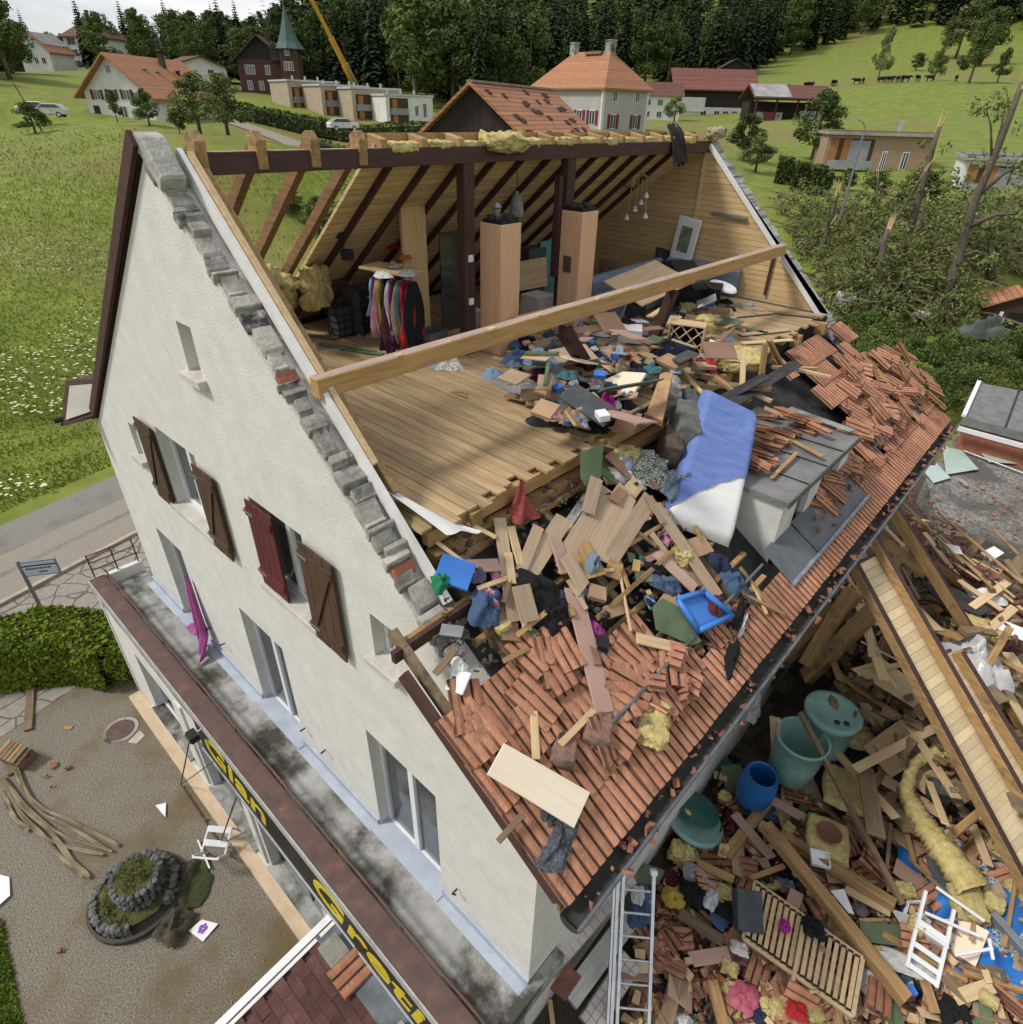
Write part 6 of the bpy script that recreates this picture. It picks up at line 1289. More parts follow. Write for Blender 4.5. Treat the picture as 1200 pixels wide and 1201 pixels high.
# living corner under the far gable
def furniture():
    # desk
    p = at('F', 735, 306); o = T(empty('desk', tuple(p)), 'cluttered wooden desk below the far gable', 'desk'); MB().box(-.45,.35,-.9,.9,.68,.72).build('desk_top', pale, o)
    for x in (-.42,.32):
        for y in (-.86,.86): MB().box(x-.03,x+.03,y-.03,y+.03,0,.68).build('leg', pale, o)
    g = random.Random(2)
    for k in range(26):
        m_, lb = g.choice(((white_p,'white paper'),(skyc,'blue folder'),(whitec,'pale papers'),(tealc,'teal booklet'),(cardb,'cardboard tray')))
        q = MB().box(-.12,.12,-.09,.09,0,g.uniform(.01,.10)).build('desk_clutter', m_); q.location = (p.x+g.uniform(-.4,.3), p.y+g.uniform(-.85,.85), p.z+.722); q.rotation_euler = (g.uniform(-.1,.1),g.uniform(-.1,.1),g.uniform(0,3)); T(q, lb+' in the clutter on the attic desk', 'desk clutter', 'clutter on the attic desk')
    t = T(empty('television', (p.x-.35, p.y+.25, p.z+.722)), 'black flat television standing on the cluttered desk', 'television', None); MB().box(-.02,.02,-.3,.3,.06,.48).build('screen', glass, t); MB().box(-.08,.08,-.1,.1,0,.02).build('foot', black, t); MB().box(-.015,.015,-.03,.03,.02,.08).build('stand', black, t)
    a = T(empty('aquarium', (p.x-.28, p.y+.75, p.z+.722)), 'small aquarium cabinet with teal front on the desk', 'aquarium'); MB().box(-.15,.15,-.2,.2,0,.34).build('case', cream_b, a); MB().box(.151,.16,-.16,.16,.04,.3).build('front_pane', tealc, a)
    # sofa: long blue-grey back and seat
    p = at('F', 735, 352); c = T(empty('corner_sofa', tuple(p), .05), 'long blue grey corner sofa pushed askew in front of the desk', 'sofa'); sm_ = mat('sofa_fabric', (.20,.235,.31), .95, (.14,.165,.22), scale=4, bump=.4, bscale=60)
    MB().box(-.25,.0,-1.4,1.5,0,.62).build('backrest', sm_, c, bevel=.08); MB().box(0,.75,-1.4,1.5,0,.36).build('seat', sm_, c, bevel=.06); MB().box(0,.8,1.5,1.75,0,.55).build('armrest', sm_, c, bevel=.06); MB().box(-.2,1.5,1.76,2.1,.0,.58).build('corner_backrest', sm_, c, bevel=.07)
    q = at('F', 776, 322, .25); e = T(empty('office_chair', tuple(q)), 'black padded chair tipped over on the blue grey sofa', 'chair'); MB().box(-.2,.2,-.05,.05,.1,.62).build('backrest', black, e, bevel=.04); MB().box(-.22,.22,-.4,0,.0,.1).build('seat', black, e, bevel=.03); MB().tube([(0,-.2,0),(0,-.2,-.25)], .03, 8).build('gas_lift', alu, e); e.rotation_euler = (-.7,.3,.9)
    q = at('F', 712, 352); e = T(empty('desk_chair', tuple(q)), 'brown shell chair with chrome legs beside the sofa', 'chair'); MB().grid(lambda u, v: ((u-.5)*.45, -.02+.06*(u-.5)**2*4, .45+v*.34), 8, 6).build('backrest', mat('brown_shell', (.12,.06,.04), .5, scale=3), e); MB().box(-.22,.22,-.42,-.02,.40,.44).build('seat', mat('brown_shell'), e, bevel=.02)
    for x in (-.18,.18):
        for y in (-.38,-.06): MB().tube([(x*.9,y,.4),(x*1.2,y*1.1,0)], .014, 6).build('leg', alu, e)
    e.rotation_euler = (0,0,.9)
    # framed picture, leaning dark board
    q = on('Y', 10.5, 804, 280); f = T(empty('framed_picture', tuple(q)), 'crooked white framed picture leaning on the boarded gable', 'picture'); MB().box(-.26,.26,-.03,.03,-.42,.42).build('frame', white_p, f, bevel=.01); MB().box(-.13,.13,-.04,-.031,-.25,.25).build('print', mat('muted_print', (.24,.27,.17), .7, (.10,.12,.09), scale=8), f); f.rotation_euler = (.0,.12,0)
    BD('F', [(815,345,.05),(836,338,.05),(829,330,.95),(813,332,.95)], .04, grey_d, 'tall dark board leaning against the far gable', 'leaning_board', 'board')
    PK('F',728,345,.55,790,318,.75,.9,.03,pale,'large tilted plywood board behind the fallen purlin','plywood_board','board',.3); BX('F',745,372,0,.35,.5,.42,.5,grey_d,'dark grey cabinet tipped in front of the plywood board','cabinet','cabinet',.35); BX('F',796,358,0,.5,.9,.75,.75,black,'large black cabinet standing beyond the purlin post','cabinet','cabinet',.1)
    BX('F',832,352,.1,.4,.4,.3,.4,black,'black loudspeaker box near the far gable','loudspeaker','loudspeaker',.1); BX('F',815,352,.02,.3,.5,.04,.2,hard,'brown panel beside the black loudspeaker','panel','board'); o_ = MB().lathe([(0,.03),(.2,.03),(.22,0)], 18).build('white_dish', white_p); o_.location = at('F',848,336,.35); o_.rotation_euler = (.2,.2,0); T(o_, 'oval white lid on top of the debris near the far gable', 'lid'); o_.scale = (1.4,.8,1)
    BX('F',630,372,0,.45,.45,.42,.0,mat('cabinet_white',(.55,.55,.54),.6),'white low cabinet between the two flues','cabinet','cabinet'); BX('F',622,352,0,.3,.5,1.0,.0,grey_d,'grey fridge sized cabinet behind the first flue','cabinet','cabinet'); BX('F',556,400,0,.3,.3,.5,0,mat('cabinet_white'),'pale appliance left of the first flue','appliance','appliance')
    BX('F',640,350,.0,.04,.5,1.1,.0,mat('teal_panel',(.10,.28,.26),.7),'teal door panel standing behind the flues','door_panel','door'); PK('F',608,375,.55,666,360,.62,.26,.05,pine,'wooden shelf bar spanning between the two flues','shelf','shelf'); PK('F',575,330,.6,640,318,.7,.5,.04,pale,'pale boarded partition remnant behind the first flue','partition_board','board',1.4)
    o_ = MB().tube([Vector((0,0,0)), Vector((.1,.05,.12)), Vector((.12,.1,.3)), Vector((.05,.1,.42)), Vector((-.05,.08,.5))], .018, 8).build('hose', mat('hose_blue', (.25,.48,.6), .4, scale=3), smooth=True); o_.location = at('F',722,376,.02); T(o_, 'light blue hose standing in a curve under the purlin', 'hose')
furniture()
def rack():
    p = at('F', 800, 424); o = T(empty('wine_rack', tuple(p), .35), 'pale wooden lattice wine rack standing in the debris', 'wine rack'); W, H, D = .52, .58, .28
    for b in (MB().box(-W/2,-W/2+.02,-D/2,D/2,0,H), MB().box(W/2-.02,W/2,-D/2,D/2,0,H), MB().box(-W/2+.02,W/2-.02,-D/2,D/2,0,.02), MB().box(-W/2,W/2,-D/2,D/2,H,H+.02)): b.build('side', pale, o)
    for k in range(-2, 3):
        for s in (1,-1):
            pts = [(-W/2+.02, H/2+k*.19-s*.25), (W/2-.02, H/2+k*.19+s*.25)]
            (x0,z0),(x1,z1) = pts; f = lambda t: (x0+(x1-x0)*t, z0+(z1-z0)*t); ts = [t for t in np.linspace(0,1,41) if .02 < f(t)[1] < H]
            if len(ts) > 3: a, b = f(ts[0]), f(ts[-1]); MB().beam((a[0],-D/2+.02 if s > 0 else -D/2+.04,a[1]),(b[0],-D/2+.02 if s > 0 else -D/2+.04,b[1]), .016, .02, (0,1,0)).build('lattice_slat', pale, o)
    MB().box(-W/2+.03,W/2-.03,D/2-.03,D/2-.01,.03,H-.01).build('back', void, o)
rack()
# --- debris heap across the attic floor
PK('F',366,462,.0,372,462,.0,.02,.02,white_p,'x') if False else None
CL('F',528,430,.0,.24,.17,.16,cowp,'white cow print blanket heap on the attic floor','blanket',.6,1,'blanket'); CL('F',510,428,.0,.22,.14,.10,skyc,'pale blue striped bedding next to the cow print blanket','bedding',.2,2,'bedding')
hg_ = T(empty('coat_hanger', tuple(at('F',538,462,.02))), 'wooden coat hanger lying alone on the floor boards', 'coat hanger'); MB().tube([(-.16,0,0),(.16,.0,0),(0,.1,0),(-.16,0,0)], .01, 6).build('hanger_frame', pine, hg_); MB().tube([(0,.1,0),(0,.14,0),(.02,.16,0)], .005, 5).build('hook', alu, hg_)
CL('F',605,452,.0,.34,.24,.14,greyc,'light grey crumpled sheet at the edge of the debris','sheet',.4,3,'sheet'); CL('F',580,440,.0,.18,.16,.1,skyc,'pale blue crumpled shirt beside the grey sheet','shirt',.4,5)
PK('F',594,462,.06,668,480,.10,.17,.02,hard,'long brown hardboard strip at the front of the attic heap','hardboard','board'); PK('F',643,472,.08,660,446,.22,.14,.02,hard,'short brown hardboard piece propped on the attic heap','hardboard','board'); PK('F',660,458,.16,704,462,.2,.14,.02,hard,'brown hardboard piece lying level in the attic heap','hardboard','board',.2)
BD('F',[(668,474,.05),(688,490,.05),(692,505,.03),(676,498,.35),(664,480,.4)],.03,mat('chair_shell',(.45,.27,.14),.5),'curved plywood chair shell on its side in the heap','chair_shell','chair shell')
CL('F',645,495,.0,.28,.18,.18,bwp,'black and white patterned cloth at the floor edge','patterned_cloth',.8,2); CL('F',685,495,.0,.40,.26,.18,blackc,'black clothes heap beside the chair shell','black_clothes',.5,3)
BX('F',705,480,.10,.36,.28,.22,.7,grey_d,'grey open drawer tipped in the middle of the heap','drawer','drawer',.5,True); CL('F',712,477,.22,.14,.12,.18,magenta,'magenta cushion stuffed in the grey drawer','cushion',.4,1,'cushion'); CL('F',728,480,.1,.2,.16,.16,blackc,'black bag at the grey drawer','bag',.2,4,'bag')
BD('F',[(708,448,.15),(730,434,.3),(758,440,.28),(744,462,.15)],.05,cream_b,'cream cupboard door lying on the attic heap','cupboard_door','board'); PK('F',660,440,.15,745,452,.18,.20,.03,mat('grey_trim',(.10,.10,.10),.7),'long dark curved trim under the cream cupboard door','trim_board','board')
CL('F',650,420,.05,.18,.15,.28,denim,'blue denim trousers heaped in front of the leaning brace','jeans',.3,1); CL('F',604,404,.0,.3,.24,.22,navy,'dark blue jeans heap by the first flue','jeans',.3,2); CL('F',740,420,.12,.14,.10,.08,redc,'bright red top in the attic heap','red_shirt',.9,1); CL('F',685,425,.05,.2,.14,.12,navy,'navy clothes beside the leaning brace','navy_clothes',.9,5); CL('F',725,408,.05,.1,.2,.16,whitec,'white curtain scrap next to the white crate','white_cloth',.9,5)
BX('F',738,398,.05,.38,.3,.22,.6,white_p,'white plastic crate standing in the debris','plastic_crate','crate',.1); BX('F',812,388,.0,.3,.3,.24,.4,cardb,'orange brown cardboard box by the wine rack','cardboard_box','box',0,True); BX('F',843,380,.0,.42,.36,.24,.7,cardb,'larger open cardboard box near the far gable','cardboard_box','box',.1,True)
WL('F',832,380,.12,(.24,.17,.14),'yellow insulation lump between the cardboard boxes',7,.5); WL('F',806,362,.12,(.15,.12,.1),'small yellow insulation lump beside the dark cabinet',8,.5); WL('F',868,420,.1,(.3,.22,.1),'yellow insulation mat hanging over the right floor edge',9,.5,.2,(.3,0)); WL('F',700,345,.06,(.1,.1,.07),'small insulation tuft near the brown chair',10); WL('F',860,428,.02,(.22,.16,.06),'flat yellow insulation sheet at the right floor edge',11,.9)
CL('F',650,408,.05,.10,.10,.1,yelc,'yellowish cloth by the second flue','cloth_scrap',.2,2); CL('F',690,388,.02,.4,.22,.10,plastic_film,'clear plastic film spread behind the leaning brace','plastic_film',.3,4,'film'); BX('F',830,425,.0,.16,.1,.1,.3,black,'small black projector on the floor by the wine rack','projector','projector'); PK('F',780,412,.15,840,478,-.02,.05,.04,pale,'thin pale stick leaning from the wine rack','stick','stick')
for k, (a, b, w_) in enumerate((((842,372),(905,366),.14),((850,380),(900,390),.16),((868,392),(925,386),.14),((870,402),(930,398),.12),((815,392),(860,402),.12),((895,364),(965,372),.10))): PK('F',*a,.03,*b,.03,w_,.02,[oak,green_b,oak,pale,hard,oldwood][k],['grey oak strip on the far floor boards','green board strip on the far floor boards','loose oak laminate strip near the far floor edge','pale lath at the far floor edge','brown panel strip in front of the cardboard boxes','weathered lath along the foot of the far gable'][k],'loose_strip','board')
for k, (a, b, w_) in enumerate((((372,402),(440,412),.10),((355,392),(395,396),.12),((398,408),(450,415),.09))): PK('F',*a,.02,*b,.02,w_,.015,[green_b,oldwood,green_b][k],['dark green floor strip under the wire baskets','weathered board at the floor edge below the insulation','second dark green strip on the attic floor'][k],'loose_strip','board')
# collapsed masonry and chimney chunk at the floor edge
WL('F',778,470,-.1,(.16,.30,.30),'big grey chunk of collapsed chimney masonry',20,.6,.12,(.2,.25),12,stone_m,'masonry_chunk','masonry'); BD('F',[(757,490,.05),(775,440,.3),(789,440,.3),(777,496,.05)],.10,mat('plaster_tan',(.45,.28,.15),.95,(.28,.17,.09),scale=6,bump=.8),'broken tan plaster slab on the collapsed chimney','plaster_slab','masonry'); WL('R',800,505,.25,(.16,.34,.30),'dark grey slab of masonry against the mattress',21,.6,.1,(.2,.2),12,mat('grey_slab',(.17,.17,.165),.95,(.09,.09,.088),scale=4,bump=.7),'masonry_chunk','masonry'); WL('R',785,525,.15,(.12,.26,.22),'brown stained stone beside the dark masonry slab',22,.6,.12,(.2,.2),12,mat('brown_stone',(.13,.085,.06),.9,(.07,.05,.04),scale=5,bump=.7),'masonry_chunk','masonry'); CL('F',808,470,-.05,.12,.3,.2,foil,'strip of crumpled dark foil draped on the masonry','foil',.9,3,'foil')
for k, (a, h1, b, h2, w_, m_) in enumerate((((830,450),.1,(905,455),.15,.16,oldwood),((842,470),0,(900,440),.3,.18,felt),((850,478),.05,(935,425),.2,.20,felt),((838,442),.2,(880,470),.0,.12,honey),((870,470),.0,(872,410),.5,.07,pale),((893,440),.0,(898,402),.45,.08,honey),((918,430),.0,(902,398),.5,.08,honey),((905,430),.1,(958,432),.05,.05,pale),((930,432),.1,(975,442),.05,.04,pale),((862,452),.1,(905,470),.0,.06,pale))): PK('F',*a,h1,*b,h2,w_,.05 if m_ is not felt else .02,m_,['dark split timber at the right floor edge','torn roofing felt flap over the floor edge','wide torn strip of black roofing felt','honey coloured offcut under the torn felt','upright pale stake beside the insulation mat','upright honey stake near the far tiles','second upright honey stake leaning left','thin lath pointing at the far tiles','thinnest lath on the black felt','short pale lath in the timber heap'][k],['timber','felt_strip','felt_strip','timber','stake','stake','stake','lath','lath','lath'][k],'timber' if k in (0,3) else 'felt' if k in (1,2) else 'lath')
# white membrane flap on the near gable
o = MB().grid(lambda u, v: (6.4+2.5*u+.02*math.sin(v*9), .36+v*(.06+.36*u*u)+.03*math.sin(u*8), 8.30+.55*(1-u)**1.2*(1-v*.6)-.03*v+.10*(1-v)+.05*math.sin(u*7+v*5)*v-.06*u), 18, 10).build('membrane_flap', white_c, smooth=True); T(o, 'loose white roof membrane flap along the near gable wall', 'membrane')
CL('F',380,452,.05,.1,.06,.05,white_c,'white scrap of membrane at the end of the purlin','membrane_scrap',.3,1,'membrane')
# scattered small things
SCR = [(navy,'navy'),(denim,'denim blue'),(whitec,'white'),(skyc,'pale blue'),(bluep,'blue print'),(greyc,'grey'),(blackc,'black'),(redc,'red'),(tanc,'tan'),(tealc,'teal'),(maroon,'maroon'),(pinkc,'pink')]
WDS = [(pale,'pale wood'),(hard,'brown hardboard'),(oak,'oak laminate'),(honey,'honey coloured wood'),(cardb,'cardboard'),(oldwood,'weathered wood'),(green_b,'green board')]
def inpoly(x, y, P):
    c = False; j = len(P)-1
    for i in range(len(P)):
        if (P[i][1] > y) != (P[j][1] > y) and x < (P[j][0]-P[i][0])*(y-P[i][1])/(P[j][1]-P[i][1])+P[i][0]: c = not c
        j = i
    return c
def litter(surf, P, n, where, seed, cloth=.35, hmax=.2, smin=.05, smax=.2, box=.1):
    g = random.Random(seed); x0, x1 = min(p[0] for p in P), max(p[0] for p in P); y0, y1 = min(p[1] for p in P), max(p[1] for p in P); k = 0
    while k < n:
        x, y = g.uniform(x0, x1), g.uniform(y0, y1)
        if not inpoly(x, y, P): continue
        k += 1; h = g.uniform(0, hmax); r = g.random()
        if r < cloth: m_, nm = g.choice(SCR); s = g.uniform(smin, smax)*.7; CL(surf, x, y, h*.6, s, s*g.uniform(.6,1), s*.7, m_, 'small crumpled '+nm+' cloth in '+where, 'cloth_scrap', g.uniform(0,6), g.randint(0,6), 'cloth', nm+' cloth scraps in '+where)
        elif r < cloth+box: m_, nm = g.choice(((white_p,'white'),(cardb,'cardboard'),(blueb,'blue'),(black,'black'))); s = g.uniform(.05,.13); BX(surf, x, y, h, s*1.4, s, s*.6, g.uniform(0,3), m_, 'small '+nm+' box in '+where, 'small_box', 'box', g.uniform(-.4,.4), False, nm+' boxes in '+where)
        else:
            m_, nm = g.choice(WDS); a = g.uniform(0, 6.28); L_ = g.uniform(smin*2, smax*2.6); p = at(surf, x, y, h+.02); d = Vector((math.cos(a), math.sin(a), g.uniform(-.15,.25)))*L_/2
            if surf == 'R': d.z -= d.x*.6
            w_ = g.choice((.05,.08,.12,.18,.24)); t_ = g.choice((.008,.012,.025)); o = MB().box(-L_/2,L_/2,-w_/2,w_/2,-t_,t_).build('board_scrap', m_); o.matrix_world = frame(p-d, p+d, (0,0,1) if surf != 'R' else (.55,0,1), g.uniform(-.4,.4)); T(o, 'small '+nm+' piece in '+where, 'offcut', nm+' offcuts in '+where)
litter('F', [(590,440),(600,400),(690,375),(790,360),(860,350),(880,400),(830,440),(760,440),(740,500),(660,500)], 210, 'the attic debris heap', 1, .6, .42, .07, .24)
litter('F', [(700,330),(830,320),(900,350),(850,370),(760,350)], 22, 'the living corner debris', 2, .4)

def bulk(surf, P, n, where, seed, hmax=.4):
    g = random.Random(seed); x0, x1 = min(p[0] for p in P), max(p[0] for p in P); y0, y1 = min(p[1] for p in P), max(p[1] for p in P); k = 0
    FB = [(whitec,'white bedding'),(greyc,'grey blanket'),(navy,'navy coat'),(denim,'denim trousers'),(blackc,'black coat'),(bluep,'blue patterned bedding'),(tanc,'beige blanket'),(leafp,'leaf print bedding'),(skyc,'pale blue bedding'),(maroon,'maroon blanket'),(bwp,'black and white cloth'),(plaid,'plaid blanket')]
    BM = [(hard,'brown hardboard sheet'),(oak,'oak laminate sheet'),(cream_b,'cream furniture panel'),(green_b,'green underlay sheet'),(pinkb,'pinkish board'),(cardb,'flattened cardboard'),(white_p,'white furniture panel'),(grey_d,'dark grey furniture panel')]
    while k < n:
        x, y = g.uniform(x0, x1), g.uniform(y0, y1)
        if not inpoly(x, y, P): continue
        k += 1
        if k % 5 < 3: m_, nm = g.choice(FB); s = g.uniform(.16,.34); CL(surf, x, y, g.uniform(0,hmax*.5), s, s*g.uniform(.5,.9), s*g.uniform(.5,.9), m_, 'large crumpled '+nm+' in '+where, 'bedding', g.uniform(0,6), g.randint(0,6), 'bedding', nm+' in '+where)
        else:
            m_, nm = g.choice(BM); a = g.uniform(0,6.28); L_ = g.uniform(.35,.8); w_ = g.uniform(.18,.4); p = at(surf, x, y, .1+g.uniform(0,hmax)); d = Vector((math.cos(a), math.sin(a), g.uniform(-.25,.45)))*L_/2
            o = MB().box(-L_/2,L_/2,-w_/2,w_/2,-.008,.008).build('furniture_sheet', m_); o.matrix_world = frame(p-d, p+d, (0,0,1), g.uniform(-.6,.6)); T(o, 'tilted '+nm+' in '+where, 'board', nm+' pieces in '+where)
bulk('F', [(600,440),(610,405),(700,380),(790,365),(850,360),(860,400),(810,435),(760,440),(735,495),(665,495)], 46, 'the attic heap', 5)
bulk('F', [(700,335),(800,325),(860,345),(840,365),(760,350)], 10, 'the living corner', 6, .25)
# ================================================================== debris on the lower roof
RP = lambda *a, **k: PK('R', *a, **k)
lam = [((586,608),(603,730),.13),((662,607),(612,684),.19),((632,617),(606,682),.12),((712,575),(664,652),.20),((733,572),(683,650),.19),((738,580),(704,657),.20),((764,582),(716,655),.19),((664,652),(686,690),.17),((769,592),(841,697),.17),((612,690),(622,728),.2),((700,560),(690,600),.15)]
ll = ['narrow oak laminate plank standing beside the black jacket','long oak laminate plank fanned beside the pale lath','slim oak laminate plank under the longer plank','widest oak laminate plank of the fan','oak laminate plank in the middle of the fan','oak laminate plank under the pale offcut','last oak laminate plank of the fan beneath the pillow','short oak laminate plank at the foot of the fan','long oak laminate plank running down to the blue tray','wide oak laminate offcut beneath the black jacket','short oak laminate end by the green board']
for k, (a, b, w_) in enumerate(lam): RP(*a, .10+.015*k, *b, .06+.012*k, w_, .012, oak, ll[k], 'laminate_plank', 'plank', random.uniform(-.08,.08), brk=.35)
for k, (a, b, w_, m_, lab) in enumerate((((599,617),(611,663),.09,pale,'short pale board between the laminate planks'),((596,647),(601,684),.08,pale,'pale offcut leaning on the narrow plank'),((693,612),(721,641),.09,pale,'pale offcut lying across the laminate fan'),((720,617),(760,604),.11,pale,'grooved pale board beside the rafter heap'),((747,748),(806,762),.13,pale,'pale board under the green panel'),((614,680),(618,738),.09,pale,'pale board behind the black jacket'),((655,670),(720,668),.04,pale,'long thin lath across the fan'),((697,585),(770,640),.05,oldwood,'thin bent strip over the laminate fan'),((668,507),(780,539),.15,oak,'long oak board bridging the floor edge'),((672,690),(709,833),.20,pinkb,'long pinkish board sloping down the broken tiles'),((769,647),(815,690),.15,pinkb,'pinkish board above the blue tray'),((650,628),(664,672),.15,pinkb,'small pinkish board between laminate planks'),((545,664),(586,662),.13,pinkb,'pinkish offcut beside the blue folder'),((626,834),(629,890),.07,pale,'pale lath standing in the broken tiles'),((697,832),(657,873),.06,pale,'splintered pale lath across the tiles'),((584,987),(613,955),.05,oldwood,'dark stick poking over the verge'),((897,478),(978,515),.10,pale,'pale board lying on the flat dormer roof'),((1012,413),(1082,497),.12,honey,'long honey coloured beam across the far tile heap'),((735,640),(785,610),.05,honey,'honey batten in the open rafter bay'),((700,725),(790,645),.05,honey,'broken honey batten across the open bay'),((590,775),(620,760),.05,honey,'short batten near the verge timbers'),((720,640),(738,690),.05,honey,'upright batten stub in the open bay'),((725,660),(740,740),.03,pale,'thin splinter beside the black socket'),((510,790),(535,760),.06,oldwood,'dark verge offcut by the cream wall'),((560,690),(600,676),.05,pale,'short lath by the denim'),((548,612),(582,630),.05,pale,'thin lath under the floor edge'),((512,635),(545,660),.04,pale,'short lath at the gable end of the floor edge'),((606,745),(640,718),.05,honey,'honey coloured lath below the black jacket'),((880,680),(900,720),.04,pale,'thin lath resting by the lead apron'),((868,665),(905,712),.05,honey,'bent lath in front of the dormer cheek'),((870,695),(920,720),.04,honey,'second bent lath over the eave tiles'))):
    RP(*a, .10, *b, .09+.02*(k % 4), w_, .022, m_, lab, 'board' if w_ > .08 else 'lath', 'board' if w_ > .08 else 'lath', random.uniform(-.2,.2))
BD('R',[(591,871,.17),(692,929,.20),(673,971,.19),(571,908,.16)],.02,cream_b,'large cream wardrobe panel lying on the verge tiles','wardrobe_panel','board')
BD('R',[(765,712,.16),(776,701,.18),(800,713,.2),(823,752,.12),(812,757,.1),(770,738,.12)],.012,green_b,'green underlay board in front of the blue tray','green_board','board'); BD('R',[(683,529,.4),(707,521,.42),(704,567,.2),(693,580,.12),(680,561,.18)],.012,green_b,'green underlay board hanging at the floor corner','green_board','board'); BD('R',[(600,745,.05),(625,735,.06),(637,745,.05),(634,752,.04)],.01,green_b,'small green underlay scrap below the jacket','green_board','board')
def tray():
    P = [at('R', *q) for q in ((793,703,.22),(824,694,.26),(856,722,.22),(817,740,.16))]; c = sum(P, Vector())/4; o = T(empty('blue_tray', tuple(c)), 'bright blue plastic tray tipped on the roof debris', 'tray')
    n = (P[1]-P[0]).cross(P[3]-P[0]).normalized(); n = n if n.z > 0 else -n
    b = MB(); Q = [p-c for p in P]; b.add(Q+[q+n*.06 for q in Q], [(0,1,2,3)]); b.build('base', blueb, o); r = MB()
    for i in range(4): r.tube([Q[i]+n*.04, Q[(i+1) % 4]+n*.04], .035, 8)
    for i in range(4): w_ = MB(); w_.tube([Q[i]+n*.03, Q[(i+1) % 4]+n*.03], .032, 8); w_.build('rim', blueb, o, smooth=True)
tray()
def mattress():
    P = [at('R',828,454,.75), at('R',897,478,.95), at('R',858,640,.10), at('R',784,604,.10)]
    c = sum(P, Vector())/4; x = ((P[1]-P[0])+(P[2]-P[3])).normalized(); y0 = ((P[0]-P[3])+(P[1]-P[2])).normalized(); n = x.cross(y0).normalized()
    if n.z < 0: n = -n
    y = n.cross(x); M = Matrix((x, y, n)).transposed().to_4x4(); M.translation = c-n*.12; Mi = M.inverted(); q = [Mi @ p for p in P]
    o = T(empty('mattress', tuple(M.translation)), 'white double mattress with blue fitted sheet tipped against the dormer', 'mattress'); o.matrix_world = M
    def surf(u, v, e=0):
        a = q[3].lerp(q[2], u).lerp(q[0].lerp(q[1], u), v); return a
    def slab(e, fb, nu=30, nv=44):                       # rounded slab; fb(u) is where it starts along its length
        b = MB(); vs = []; T_ = .15+e; W = nu+1
        prof = lambda t: (1-(1-min(1, min(t, 1-t)*10))**2)**.5
        for s in (1,-1):
            for j in range(nv+1):
                for i in range(nu+1):
                    u = i/nu; v0 = fb(u); v = v0+(1-v0)*j/nv; k = prof(u)*(prof(v) if v > .5 or v0 == 0 else prof(v)); p = surf(u, v)
                    w_ = .004*math.sin(v*80+2.5*math.sin(u*6)) if s > 0 else 0; bow = -.14*(u-.5)*(v-.5)-.10*(v-.5)**2*1.6
                    vs.append((p.x*(1+e*1.2), p.y*(1+e*.6), s*T_*max(k, .05)+bow+w_*k))
        off = W*(nv+1); b.v = vs
        for j in range(nv):
            for i in range(nu): a = j*W+i; b.f.append((a, a+1, a+W+1, a+W)); b.f.append((off+a+W, off+a+W+1, off+a+1, off+a))
        for j in range(nv):
            for i in (0, nu): a = j*W+i; b.f.append((a, a+W, off+a+W, off+a) if i == 0 else (off+a, off+a+W, a+W, a))
        b.f += [(nv*W+i, nv*W+i+1, off+nv*W+i+1, off+nv*W+i) for i in range(nu)]; b.mi = [0]*len(b.f); return b
    wave = mat('quilted_ticking', (.70,.70,.69), .85, (.64,.64,.64), scale=3, bump=.2)
    slab(0, lambda u: 0).build('ticking', wave, o, smooth=True)
    sheet_m = mat('blue_jersey', (.15,.215,.49), .9, (.115,.175,.42), scale=2.5, stretch=(1,9,1), bump=.35, c3=(.19,.28,.56), s3=1.5)
    slab(.018, lambda u: .06+.42*u+.05*math.sin(u*3.1)+.006*math.sin(u*25)).build('fitted_sheet', sheet_m, o, smooth=True)
mattress()
